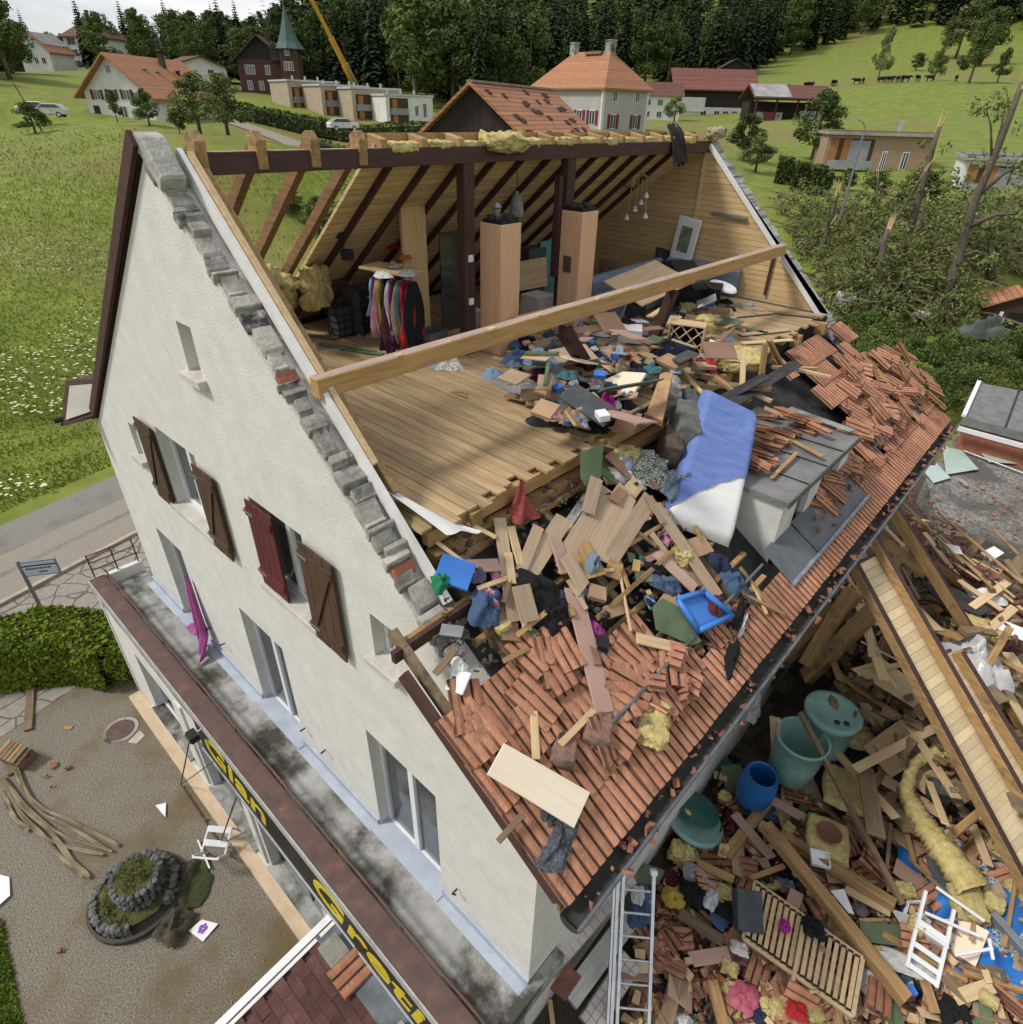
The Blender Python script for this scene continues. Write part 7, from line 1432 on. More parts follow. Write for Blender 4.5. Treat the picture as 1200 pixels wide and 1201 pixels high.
for a in ((760,552,.06,.34,.26,.26,leafp,'white cushion with dark green leaf print','cushion',.3,1),(788,568,.10,.16,.30,.26,bluep,'dark blue patterned cushion beside the mattress','cushion',.2,2),(735,545,.06,.2,.16,.18,bluep,'blue patterned cushion behind the leaf print cushion','cushion',.2,3),
          (735,560,.05,.24,.12,.1,whitec,'white crumpled pillowcase under the leaf print cushion','pillowcase',.7,4),(632,690,.10,.30,.16,.09,blackc,'black jacket spread over the laminate planks','jacket',.4,1),(645,720,.06,.18,.24,.12,blackc,'lower sleeve of black clothing over the battens','black_clothing',.4,2),
          (570,712,.05,.17,.22,.14,denim,'faded denim trousers on the broken roof edge','jeans',.6,1),(575,700,.05,.12,.08,.1,pinkc,'pink garment behind the denim','garment',.2,4),(517,682,.05,.10,.12,.1,greenc,'green cloth tucked beside the blue folder','green_cloth',.3,3),(552,668,.06,.16,.1,.08,multi,'multicoloured knitted scarf near the gable','scarf',.1,2),
          (695,660,.12,.08,.16,.12,bluep,'blue patterned shirt on the laminate fan','shirt',.5,5),(778,684,.1,.22,.12,.1,plaid,'navy plaid shirt above the green board','shirt',.6,2),(768,668,.1,.14,.08,.08,blackc,'dark shoe bundle at the long laminate plank','shoes',.6,3),(858,682,.10,.17,.15,.16,denim,'blue denim bundle by the dormer','jeans',.3,3),
          (845,662,.10,.17,.12,.14,navy,'navy clothing heap below the mattress','navy_clothes',.3,4),(838,710,.22,.10,.14,.08,maroon,'maroon checked cloth lying in the blue tray','tea_towel',.8,2),(868,720,.06,.06,.25,.06,blackc,'black stocking hanging over the eave tiles','stocking',.3,1),(872,732,.06,.03,.2,.04,whitec,'white strap trailing over the eave','strap',.3,1),
          (858,772,.05,.08,.24,.07,blackc,'dark floral sock bundle on the eave tiles','socks',.3,3),(655,990,.04,.14,.24,.08,foil,'crumpled shiny dark foil on the verge tiles','foil',.2,1),(645,955,.05,.08,.1,.06,foil,'small foil scrap under the cream panel','foil',.2,2),(712,790,.04,.06,.14,.06,skyc,'pale blue rag under the pink board','rag',.2,2),
          (800,650,.08,.12,.10,.10,yelc,'yellow string net below the mattress','net',.2,6),(700,738,.04,.1,.08,.06,purple,'purple glittery cloth near the broken tiles','cloth',.2,5),(540,780,.05,.08,.06,.05,white_c,'grey torn membrane scrap at the verge','membrane_scrap',.2,5)):
    CL('R', a[0], a[1], a[2], a[3], a[4], a[5], a[6], a[7], a[8], a[9], a[10], 'cushion' if 'cushion' in a[8] else 'clothing')
WL('R',765,848,.06,(.15,.24,.07),'torn yellow insulation lying on the eave tiles',41,.5,.25); WL('R',800,652,.1,(.10,.10,.08),'small yellow insulation tuft at the mattress foot',42,.3,.3); WL('R',735,535,.10,(.14,.12,.12),'greenish insulation piece above the cushions',43,.3,.25); WL('R',590,735,.05,(.05,.08,.04),'tiny insulation scrap near the green underlay',44)
rs = on('Z', 8.25, 612, 566)
o = T(empty('red_net_bag', tuple(at('R',610,602,.0))), 'red net bag hanging from the floor edge', 'bag'); MB().grid(lambda u, v: (lambda a, r: (r*math.cos(a), r*math.sin(a), .40-.42*v))(u*6.2832, (.015+.13*v**1.6)*(1+.30*math.sin(u*6.2832*4+v*5)+.2*math.sin(u*6.2832*3))), 36, 12).build('netting', mat('red_net',(.34,.075,.065),.9,(.22,.045,.04),scale=25,bump=.6), o, smooth=True)
fo = T(empty('ring_binder', tuple(at('R',533,672,.08))), 'open blue ring binder with white pages near the gable', 'binder'); fo.rotation_euler = (.5,.3,.6)
MB().box(-.16,.16,-.13,.13,.0,.012).build('cover', blueb, fo); MB().box(-.15,.15,-.12,.12,.013,.045).build('pages', white_p, fo); MB().box(-.16,.16,-.13,.13,.046,.056).build('cover', blueb, fo)
fo = BX('R',538,800,.04,.16,.2,.03,.4,white_p,'white and blue carton on the exposed battens','carton','carton',.3); BX('R',530,740,.05,.2,.12,.02,.6,metal_g,'grey label plate on the wall top','plate','plate',.2)
WL('R',700,850,.05,(.13,.20,.08),'dark lichen covered ridge tile among the broken tiles',51,.6,.08,(0,.3),10,mat('lichen_tile',(.13,.11,.10),.95,(.30,.15,.10),scale=16,bump=.6),'ridge_tile','tile'); WL('R',660,878,.04,(.11,.16,.07),'second dark ridge tile lower in the broken tiles',52,.6,.08,(0,.3),10,mat('lichen_tile'),'ridge_tile','tile')
so_k = T(empty('socket_block', tuple(at('R',700,718,.02))), 'black multi socket block in the open rafter bay', 'socket'); MB().box(-.13,.13,-.05,.05,0,.05).build('block', black, so_k, bevel=.01); [MB().lathe([(0,.052),(.025,.052),(.03,.05)], 10, (x,0,0)).build('outlet', grey_d, so_k) for x in (-.08,0,.08)]
# torn felt and membrane strips on the deck
for k, (a, b, w_) in enumerate((((548,640),(640,590),.14),((560,625),(690,560),.2),((545,660),(665,610),.16),((648,640),(700,565),.1))): PK('R',*a,-.12,*b,-.10,w_,.012,white_c if k in (0,3) else felt,['torn white membrane strip below the floor edge','black felt strip along the floor edge','second black felt strip on the deck','narrow white membrane strip by the green board'][k],'membrane_strip','membrane',0,brk=.6)
# loose tiles
def loose(P, n, lab, group, seed, h=(.03,.12), broken=.5, rot=None, tilt=.25):
    g = random.Random(seed); k = 0; x0, x1 = min(p[0] for p in P), max(p[0] for p in P); y0, y1 = min(p[1] for p in P), max(p[1] for p in P)
    while k < n:
        x, y = g.uniform(x0, x1), g.uniform(y0, y1)
        if not inpoly(x, y, P): continue
        k += 1; p = at('R', x, y, g.uniform(*h)); o = inst('loose_tile', g.choice(TMB if g.random() < broken else TM)); M = rfr(p.x, p.y); M.translation = p
        o.matrix_world = M @ Matrix.Rotation((g.gauss(0, .35) if rot is None else rot+g.gauss(0,.25)), 4, 'Z') @ Matrix.Rotation(g.gauss(0, tilt), 4, 'X') @ Matrix.Rotation(g.gauss(0, tilt), 4, 'Y') @ Matrix.Translation((0,-.2,0)); T(o, lab, 'roof tile', group)
loose([(525,820),(640,755),(720,745),(790,765),(745,830),(690,850),(640,860),(560,880)], 15, 'loose terracotta tile jumbled near the verge', 'loose tiles near the verge', 1, (.03,.07), .2, None, .05)
loose([(1000,415),(1060,410),(1110,470),(1060,480),(1010,540),(980,580),(960,600),(950,570),(985,500)], 85, 'loose terracotta tile in the slipped heap at the far verge', 'slipped tiles at the far verge', 2, (.04,.2), .5, .35, .16)
loose([(700,800),(760,770),(800,760),(830,790),(760,860),(700,900)], 12, 'broken tile lying against the snow rail', 'broken tiles at the snow rail', 3, (.03,.1), .8, None, .4)
# tile shards on the dormer and heap
def on_dormer():
    g = random.Random(6)
    for k in range(46):
        x, y = g.choice(((905,465),(915,480),(930,500),(905,545),(915,520),(895,535),(940,490),(950,505),(905,550)))
        p = on('Z', DZ+.06+g.uniform(0,.08), x+g.gauss(0,14), y+g.gauss(0,7)); 
        if not (XB-.25 < p.x < XF-.1 and Y0+.1 < p.y < Y1-.1): continue
        o = inst('loose_tile', g.choice(TMB+TM)); o.location = p; o.scale = (g.choice((.33,.36,.66)),g.uniform(.6,1.0),1); o.rotation_euler = (g.gauss(0,.1), g.gauss(0,.15), 1.35+g.gauss(0,.22)); T(o, 'terracotta tile dropped on the flat dormer roof', 'roof tile', 'tiles on the dormer roof')
on_dormer()
for k, (a, b, w_, m_) in enumerate((((900,500),(965,535),.07,honey),((905,560),(935,530),.05,honey),((925,478),(1000,505),.14,mat('pale_felt',(.30,.30,.28),.85,(.2,.2,.19),scale=4)),((890,520),(925,515),.06,pale))): PK(DZ+.05,*a,.03,*b,.05,w_,.02,m_,['honey lath lying across the dormer felt','short honey lath at the dormer cheek','pale torn felt strip on the dormer roof','pale lath beside the mattress edge'][k],'lath' if k != 2 else 'felt_strip','lath' if k != 2 else 'felt')
def rubble(name, label, pts_fn, n, seed, m, s=(.03,.12), flat=.3):
    g = random.Random(seed); b = MB()
    for _ in range(n):
        p = pts_fn(g)
        if p is None: continue
        L_ = g.uniform(*s); W_ = L_*g.uniform(.4,.9); H_ = L_*g.uniform(.12, flat); ax = Matrix.Rotation(g.uniform(0,6.28), 3, 'Z') @ Matrix.Rotation(g.gauss(0,.5), 3, 'X') @ Matrix.Rotation(g.gauss(0,.5), 3, 'Y')
        v = [ax @ Vector((sx*L_*g.uniform(.7,1), sy*W_*g.uniform(.6,1), sz*H_)) + p for sx, sy, sz in ((-.5,-.5,-.5),(.5,-.5,-.5),(.5,.5,-.5),(-.5,.5,-.5),(-.5,-.5,.5),(.5,-.5,.5),(.5,.5,.5),(-.5,.5,.5))]
        b.add(v, [(3,2,1,0),(4,5,6,7),(0,1,5,4),(1,2,6,5),(2,3,7,6),(3,0,4,7)])
    o = b.build(name, m); S(o, 'stuff'); o['label'] = label; return o
def pick(surf, P, h):
    x0, x1 = min(p[0] for p in P), max(p[0] for p in P); y0, y1 = min(p[1] for p in P), max(p[1] for p in P)
    def f(g):
        x, y = g.uniform(x0, x1), g.uniform(y0, y1); return at(surf, x, y, abs(g.gauss(0, h))) if inpoly(x, y, P) else None
    return f
rubble('tile_shards', 'broken terracotta shards among the slipped tiles', pick('R', [(950,600),(1000,540),(1060,460),(1110,470),(1060,520),(1010,570),(960,640)], .07), 700, 1, tile2_m)
rubble('tile_shards', 'broken terracotta shards along the snow rail', pick('R', [(690,850),(760,770),(830,740),(880,700),(890,720),(820,800),(730,890),(690,900)], .04), 420, 2, tile2_m)
rubble('gutter_debris', 'tile shards and dirt filling the gutter', lambda g: (lambda y: Vector((11.17+g.uniform(-.09,.09), y, roof_z(11, y)-.12+g.uniform(0,.07))))(g.uniform(-.4,11)) if g.random() < .35+.5*abs(math.sin(g.random()*9)) else None, 230, 3, tile2_m, (.02,.12))
rubble('dark_debris', 'dark crumbs and splinters on the open roof deck', pick('R', [(510,640),(690,545),(800,640),(860,700),(760,780),(620,760),(530,800)], .02), 700, 4, mat('dark_crumbs',(.12,.09,.065),.95,(.05,.04,.03),scale=8,rnd=.2), (.015,.09))
litter('R', [(560,690),(640,640),(720,610),(800,600),(860,660),(870,720),(800,760),(700,760),(600,770)], 50, 'the lower roof debris', 11, .35, .12, .05, .18)
litter('R', [(690,520),(770,510),(800,560),(790,600),(700,600)], 16, 'the debris below the floor corner', 12, .4, .2, .05, .16)
# ================================================================== debris pile in the right-hand yard
GP = lambda *a, **k: PK('G', *a, **k)
# --- collapsed roof section: rafters with boarding still nailed on
def roof_section():
    A1, B1 = on('Z', 6.45, 985, 632), on('Z', 3.4, 1215, 1062); A2, B2 = on('Z', 6.45, 1017, 617), on('Z', 3.4, 1250, 1024)
    c = (A1+B1)/2; o = T(empty('fallen_roof_section', tuple(c)), 'fallen roof section with dark rafters and pale boarding leaning from the gutter', 'roof section')
    n = (B1-A1).cross(A2-A1).normalized(); n = n if n.z > 0 else -n
    rf_m = [honey, dark_beam]
    def raf(A, B, w_=.11, t=.13):
        b = MB().beam(A-c, B-c, w_, t, n); b.mi = [0,0,0,0,1,0]; L_ = (B-A).length
        q = b.build('rafter', rf_m, o, bevel=.006); return q
    for A, B in ((A1,B1),(A2,B2)): raf(A, B)
    raf(A2+(A2-A1)*.55+(B2-A2)*.42, B2+(A2-A1)*.75)
    d = (B1-A1); k = 0; L_ = d.length
    t = .10
    while t < 1:
        p0, p1 = A1.lerp(B1, t)-c-n*.10, A2.lerp(B2, t)-c-n*.10; wv = .125/L_
        u = (p1-p0); ext = 1.0 if t < .42 else 1.55
        MB().beam(p0+u*.03, p0+u*ext, .12, .02, n).build('sheathing_board', wood('fresh_boards', (.70,.57,.37), (.60,.46,.27), 'X'), o); t += wv
    # splintered rafter heads
    for A in (A1, A2): MB().beam(A-c-d.normalized()*.02, A-c-d.normalized()*.35+n*.06, .08, .10, n).build('splintered_end', honey, o)
roof_section()
def rafter(P, Q, lab, w_=.12, t=.17, m2=None):
    c = (P+Q)/2; b = MB().box(-(Q-P).length/2,(Q-P).length/2,-w_/2,w_/2,-t/2,t/2); b.mi = [0,1,0,0,0,0]; o = b.build('rafter', [honey, m2 or dark_beam], bevel=.006); o.matrix_world = frame(P, Q, (0,0,1), .2); T(o, lab, 'rafter')
rafter(on('Z',6.3,1045,594), on('Z',4.2,1142,748), 'long dark topped rafter leaning behind the fallen roof section'); rafter(on('Z',4.3,1138,742), on('Z',3.4,1215,880), 'dark rafter piece continuing down beside the plastic bundle'); rafter(on('Z',4.6,1108,762), on('Z',3.6,1185,905), 'shorter dark rafter at the broken end of the boarding', .10); rafter(on('Z',4.6,1095,660), on('Z',3.4,1215,745), 'dark rafter lying flat in the tile rubble', .10); rafter(on('Z',5.3,1036,633), on('Z',4.5,1085,672), 'short honey rafter stub near the gutter',.1)
for k, (a, h1, b, h2, w_) in enumerate((((920,772),.9,(1008,692),2.2,.24),((945,794),.9,(1028,712),2.2,.26),((1000,690),2.4,(945,780),1.2,.22),((985,842),.5,(1050,742),1.8,.26),((1000,858),.4,(1068,760),1.5,.24),((1020,865),.4,(1085,780),1.3,.22))): GP(*a,h1,*b,h2,w_,.20,honey if k < 3 else oldwood,['thick old beam under the gutter, its end toward the barrels','second thick old beam parallel to the first','old beam crossing over the two thick beams','wide old beam below the pale triangular panel','old beam beside the wide one, half hidden','lowest dark old beam under the fallen roof section'][k],'timber_beam','beam',.1)
BD('G',[(1000,782,1.5),(1038,772,1.7),(1060,790,1.6),(1091,838,1.2),(1078,836,1.2)],.03,wood('fresh_boards',(.62,.49,.29),(.52,.38,.2)),'pale triangular boarding panel propped on the old beams','boarding_panel','board'); BD('G',[(1012,875,.9),(1056,843,1.1),(1090,886,.9),(1045,912,.7)],.03,wood('tan_boards',(.42,.30,.17),(.32,.22,.12),'X'),'square tan boarding panel between insulation slabs','boarding_panel','board')
for k, (a, h1, b, h2, w_, m_) in enumerate((((1005,790),1.6,(1060,778),1.7,.10,pale),((1020,740),2.0,(1022,770),1.8,.10,pale),((1030,770),1.7,(1052,808),1.5,.06,pale),((1010,752),1.9,(1065,780),1.7,.03,pale),((935,742),1.0,(968,750),1.0,.09,pale),((1058,665),2.4,(1078,702),2.3,.05,oldwood),((1060,700),2.2,(1100,740),2.1,.25,pale),((1080,730),2.0,(1130,750),2.0,.22,honey),((1085,775),1.6,(1130,800),1.6,.12,pale),((1100,600),1.6,(1200,684),1.6,.05,honey),((1082,612),1.5,(1165,690),1.6,.04,honey),((1095,622),1.4,(1190,700),1.5,.04,pale),((1060,590),1.6,(1130,660),1.6,.04,honey),((1110,640),1.3,(1200,715),1.4,.05,pale),((1120,660),1.3,(1150,680),1.4,.05,pale),((1165,620),1.0,(1205,660),1.0,.05,honey),((1140,655),1.2,(1205,690),1.2,.04,pale),((1035,615),2.0,(1060,640),2.0,.08,pale),((1125,680),1.5,(1175,715),1.5,.10,pale),((1170,790),1.4,(1210,860),1.3,.14,pale),((1165,870),1.2,(1210,885),1.2,.14,oldwood),((1180,890),1.2,(1215,905),1.2,.13,oldwood),((1180,930),1.1,(1215,930),1.1,.16,oldwood),((1150,760),1.5,(1205,790),1.5,.10,honey))): GP(*a,h1,*b,h2,w_,.03,m_,['pale board nailed across the triangular panel','short upright pale board above the triangular panel','pale offcut on the triangular panel','thin lath sticking out of the triangular panel','pale offcut lying against the gutter','dark splinter between the rafters','wide pale board between the two rafters','honey board under the long rafter','pale board behind the fallen roof section','longest batten along the gravel roof edge','batten parallel to the longest one','pale batten in the red tile rubble','short batten by the annex wall','pale batten crossing the tile rubble','short pale piece in the tile rubble','batten lying out on the gravel roof','thin pale batten on the gravel roof edge','pale board end near the gutter corner','wide pale lath in the tile rubble','pale board right of the plastic bundle','grey weathered board over the boarding','second grey weathered board over the boarding','third grey board at the end of the boarding','honey board beyond the plastic bundle'][k],'board' if w_ > .07 else 'batten','board' if w_ > .07 else 'batten',random.uniform(-.15,.15))
CL('G',1142,782,1.7,.40,.6,.5,plastic_film,'milky plastic sheeting bundle between the fallen rafters','plastic_bundle',.9,2,'film'); BD('G',[(1080,684,1.6),(1125,690,1.6),(1165,716,1.5),(1150,722,1.5),(1100,702,1.6)],.03,felt,'black felt sheet slumped behind the rafters','felt_sheet','felt'); CL('G',1160,700,1.2,.25,.18,.15,white_c,'white torn membrane in the tile rubble','membrane_scrap',.3,5,'membrane')
for k, (P_, m_) in enumerate((([(1150,648,1.3),(1166,640,1.3),(1178,648,1.3),(1162,658,1.3)],white_p),([(1105,636,1.5),(1125,640,1.5),(1130,650,1.5),(1112,648,1.5)],white_c),([(1172,725,1.4),(1210,740,1.4),(1210,756,1.4),(1168,736,1.4)],white_p),([(1125,530,1.5),(1170,555,1.5),(1160,570,1.5),(1118,560,1.5)],None))[:3]): BD('G',P_,.012,m_,['white square panel on the gravel edge','white membrane piece between battens','white board edge below the tile rubble'][k],'white_sheet','sheet')
# glass panes lying on the gravel roof
gl_m = mat('greenish_glass', (.42,.52,.47), .15, (.36,.46,.42), scale=1, bump=.02, spec=.8)
for k, P_ in enumerate(([(1105,523,.05),(1128,527,.08),(1148,550,.05),(1110,556,.05)],[(1140,519,.06),(1200,530,.12),(1215,545,.06),(1160,541,.05)],[(1078,545,.05),(1098,542,.06),(1115,560,.05),(1095,566,.04)])): BD(2.93,P_,.012,gl_m,['broken triangular glass pane on the gravel roof','long broken glass pane near the felt roof edge','small dusty glass pane close to the eave'][k],'glass_pane','glass')
PK(2.95,1130,528,.04,1205,556,.04,.05,.04,alu,'silver glazing bar lying on the gravel roof','glazing_bar','bar'); PK(2.95,1126,562,.04,1135,570,.04,.12,.06,concrete,'small concrete block on the gravel roof','concrete_block','block')
# --- more heavy timbers stacked against the eave
def heap():
    g = random.Random(77); labs = {'honey': 'honey coloured', 'oldwood': 'dark weathered', 'pale': 'pale'}
    for k in range(46):
        while True:
            x, y = g.uniform(950, 1205), g.uniform(650, 960)
            if y > 640+(x-950)*.1 and not (x < 1010 and y > 840): break
        steep = g.random() < .55; a = R_(g.gauss(-48, 14)) if steep else R_(g.gauss(52, 14)); L_ = g.uniform(45, 120); dx, dy = math.cos(a)*L_/2, math.sin(a)*L_/2
        kind = g.choice(('honey','oldwood','pale','pale')); h = g.uniform(.3, 1.3) if y > 780 else g.uniform(.6, 1.9); w_ = g.choice((.1,.14,.18,.24)); t = g.choice((.03,.05,.12,.16)) if kind != 'pale' else .03
        GP(x-dx, y-dy, h+g.uniform(-.2,.3), x+dx, y+dy, h+g.uniform(-.2,.3), w_, t, {'honey': honey, 'oldwood': oldwood, 'pale': pale}[kind], labs[kind]+' timber jammed in the high pile below the gutter', 'timber', 'timber', g.uniform(-.4,.4), labs[kind]+' timbers in the high pile')
heap()
# --- barrels, lids
def tub(px, py, r, h, m, lab, name, cat, lid=False, zb=None, tap=.86, z_h=0):
    p = at('G', px, py, z_h); o = T(empty(name, tuple(p)), lab, cat)
    pr = [(r*tap*.9,0),(r*tap,.03),(r*(tap+.09),h*.5),(r,h*.94),(r*1.05,h*.95),(r*1.05,h),(r*.97,h)]+([(r*.95,h*.98),(r*tap*.96,.06),(0,.06)] if not lid else [])
    MB().lathe(pr, 36).build('body', m, o, smooth=True)
    if lid: MB().lathe([(r*1.08,h),(r*1.08,h+.04),(r*.9,h+.05),(r*.86,h+.035),(r*.5,h+.05),(r*.46,h+.038),(0,h+.05)], 36).build('lid', m, o, smooth=True); [MB().lathe([(0,h+.056),(.05,h+.056)], 10, (x,y,0)).build('lid_hole', black, o) for x, y in ((.12,-.2),(.24,-.12))]
    return o
mint = mat('mint_plastic', (.22,.39,.36), .5, (.17,.31,.285), scale=5, bump=.15, c3=(.28,.40,.36), s3=6)
bar_b = mat('barrel_blue', (.02,.12,.36), .35, (.015,.10,.30), scale=2, bump=.05)
tub(925,905,.40,.92,mint,'large open mint green rain barrel with a board standing in it','rain_barrel','barrel',z_h=.45); tub(958,878,.42,.95,mint,'mint green rain barrel closed with a ribbed lid','rain_barrel','barrel',True,z_h=.4)
o = T(empty('blue_barrel', tuple(at('G',880,938,.35))), 'bright blue plastic drum standing beside the mint barrel', 'barrel'); o.rotation_euler = (.06,.05,0)
MB().lathe([(.20,0),(.245,.03),(.285,.22),(.295,.40),(.285,.58),(.25,.74),(.235,.78),(.235,.80),(.21,.80),(.205,.76),(.24,.5),(.18,.05),(0,.05)], 32).build('drum', bar_b, o, smooth=True); MB().lathe([(.232,.775),(.25,.79),(.232,.815)], 32).build('rim', bar_b, o, smooth=True)
o = T(empty('barrel_lid', tuple(at('G',815,962,.35))), 'mint green ribbed barrel lid lying on the ground by the gutter', 'lid'); o.rotation_euler = (-.25,.1,0); MB().lathe([(.47,-.03),(.47,.02),(.42,.035),(.40,.02),(.3,.035),(.28,.022),(.15,.035),(0,.03)], 36).build('lid', mint, o, smooth=True)
dg_ = MB().lathe([(.36,.0),(.36,.012),(0,.016)], 30).build('green_disc', mat('dark_green_plastic',(.03,.115,.09),.5,(.02,.085,.07),scale=3)); dg_.location = at('G',818,948,.48); dg_.rotation_euler = (-.3,.1,0); T(dg_, 'dark green plastic disc resting on the barrel lid', 'disc'); WL('G',806,953,.55,(.06,.05,.03),'yellow insulation crumb on the green disc',61)
GP(909,840,1.45,912,905,.55,.18,.04,pale,'pale board standing upright in the open mint barrel','board','board',1.2); GP(938,835,1.55,1058,1060,.35,.08,.08,oldwood,'long weathered pole across the barrels and rubble','pole','pole')
bk = T(empty('white_bucket', tuple(at('G',868,850,.3))), 'small white bucket beneath the gutter', 'bucket'); MB().lathe([(.09,0),(.12,.22),(.11,.22),(.08,.02),(0,.02)], 18).build('pail', white_p, bk, smooth=True); MB().tube([(-.12,0,.2),(0,.05,.3),(.12,0,.2)], .006, 5).build('handle', alu, bk)
CL('G',880,835,.6,.16,.3,.5,white_c,'grey white tarpaulin hanging at the wall below the gutter','tarpaulin',.3,2,'film'); CL('G',920,800,.6,.25,.25,.3,mat('dark_foliage_heap',(.05,.065,.03),.95,(.02,.03,.012),scale=9,bump=.9),'dark leafy clippings heap under the gutter','leaf_heap',.3,5,'plant'); CL('G',915,785,.8,.1,.08,.1,yelc,'yellow green toy among the clippings','toy',.3,4,'toy')
# --- ladder
def ladder():
    A, B = at('G',741,1225,.15), at('G',749,1024,1.5); c = (A+B)/2; o = T(empty('ladder', tuple(c)), 'long aluminium extension ladder leaning over the tiled slabs', 'ladder'); L_ = (B-A).length/2
    x = (B-A).normalized(); y = -Vector((RT.x, RT.y, 0)); y = (y-x*y.dot(x)).normalized(); z = x.cross(y); M = Matrix((x, y, z)).transposed().to_4x4(); M.translation = c; o.matrix_world = M
    s = Vector((0,1,0)); W = .20
    for y in (-W, W): MB().box(-L_,L_,y-.02,y+.02,-.035,.035).build('rail', alu, o)
    MB().box(-L_,L_,(W+.05),(W+.09),-.035,.035).build('rail', alu, o); MB().box(-L_,L_,(W+.10),(W+.13),-.03,.03).build('rail', alu, o)
    n = int(L_*2/.27)
    for k in range(n): x = -L_+.12+k*.27; MB().tube([(x,-W+.02,0),(x,W-.02,0)], .016, 8).build('rung', alu, o)
    for y in (-W, W+.07): MB().box(L_,L_+.06,y-.04,y+.04,-.05,.05).build('end_cap', white_p, o)
ladder()
# --- tiled slabs by the wall
til = mat('pink_wall_tile', (.56,.50,.48), .4, (.50,.44,.42), scale=3, rnd=.12, bump=.1); tw = mat('white_ribbed', (.52,.53,.49), .7, (.36,.37,.33), scale=4, stretch=(.6,8,8), bump=.4)
def slab(A, B, w_, t, lab, m_, n=12, rows=3, ed=None):
    c = (A+B)/2; o = T(empty('tiled_slab', tuple(c)), lab, 'slab'); M = frame(A, B, (.3,0,1)); o.matrix_world = M; L_ = (B-A).length
    MB().box(-L_/2,L_/2,-w_/2,w_/2,-t,-.012).build('core', ed or concrete, o)
    if rows:
        tl = (L_-.02)/n; tw_ = (w_-.02)/rows; me = MB().box(-tl/2+.004,tl/2-.004,-tw_/2+.004,tw_/2-.004,-.012,.0).mesh('tile', m_)
        for i in range(n):
            for j in range(rows): q = inst('tile', me, o); q.location = (-L_/2+.01+tl*(i+.5), -w_/2+.01+tw_*(j+.5), random.uniform(-.002,.003))
    else: MB().box(-L_/2,L_/2,-w_/2,w_/2,-.012,.0).build('skin', m_, o)
slab(on('Z',2.35,640,1132), on('Z',2.5,738,1022), .34, .10, 'pink tiled slab with yellowish edge lying along the house wall', til, 13, 3, mat('mossy_edge',(.33,.31,.17),.95,(.22,.2,.1),scale=5,bump=.5)); slab(on('Z',2.0,668,1172), on('Z',2.1,740,1075), .26, .10, 'white ribbed panel below the pink tiled slab', tw, 1, 0); slab(on('Z',1.8,690,1205), on('Z',1.9,742,1125), .30, .10, 'lowest tiled slab partly under the ladder', til, 9, 3)
PK(2.42,655,1165,.02,675,1135,.03,.22,.05,tile2_m,'rusty red flat tile lying on the pink slab','clay_tile','tile'); PK(1.6,645,1172,.02,650,1215,.02,.06,.04,pale,'pale stake end below the tiled slabs','stake','stake'); PK(2.2,720,1035,.3,640,1128,.25,.05,.05,mat('mossy_edge'),'mossy wooden rail along the pink slab edge','rail','rail')
# --- slatted bed base
def bed():
    P = [at('G',886,1034,.50), at('G',1012,1124,.45), at('G',1000,1192,.40), at('G',872,1100,.42)]; c = sum(P, Vector())/4; o = T(empty('slatted_bed_base', tuple(c)), 'pale slatted bed base lying across the tile rubble', 'bed base')
    Q = [p-c for p in P]; n = (Q[1]-Q[0]).cross(Q[3]-Q[0]).normalized(); n = n if n.z > 0 else -n
    for a, b in ((0,1),(3,2)): MB().beam(Q[a], Q[b], .05, .05, n).build('side_rail', pale, o)
    for a, b in ((0,3),(1,2)): MB().beam(Q[a], Q[b], .05, .05, n).build('end_rail', pale, o)
    for k in range(17):
        t = (k+.6)/17.4; a, b = Q[0].lerp(Q[1], t)+n*.03, Q[3].lerp(Q[2], t)+n*.03; MB().beam(a, b, .05, .012, n).build('slat', pale, o)
        for e in (.04,.96): MB().beam(a.lerp(b, e-.02)+n*.008, a.lerp(b, e+.02)+n*.008, .06, .014, n).build('slat_holder', black, o)
bed()
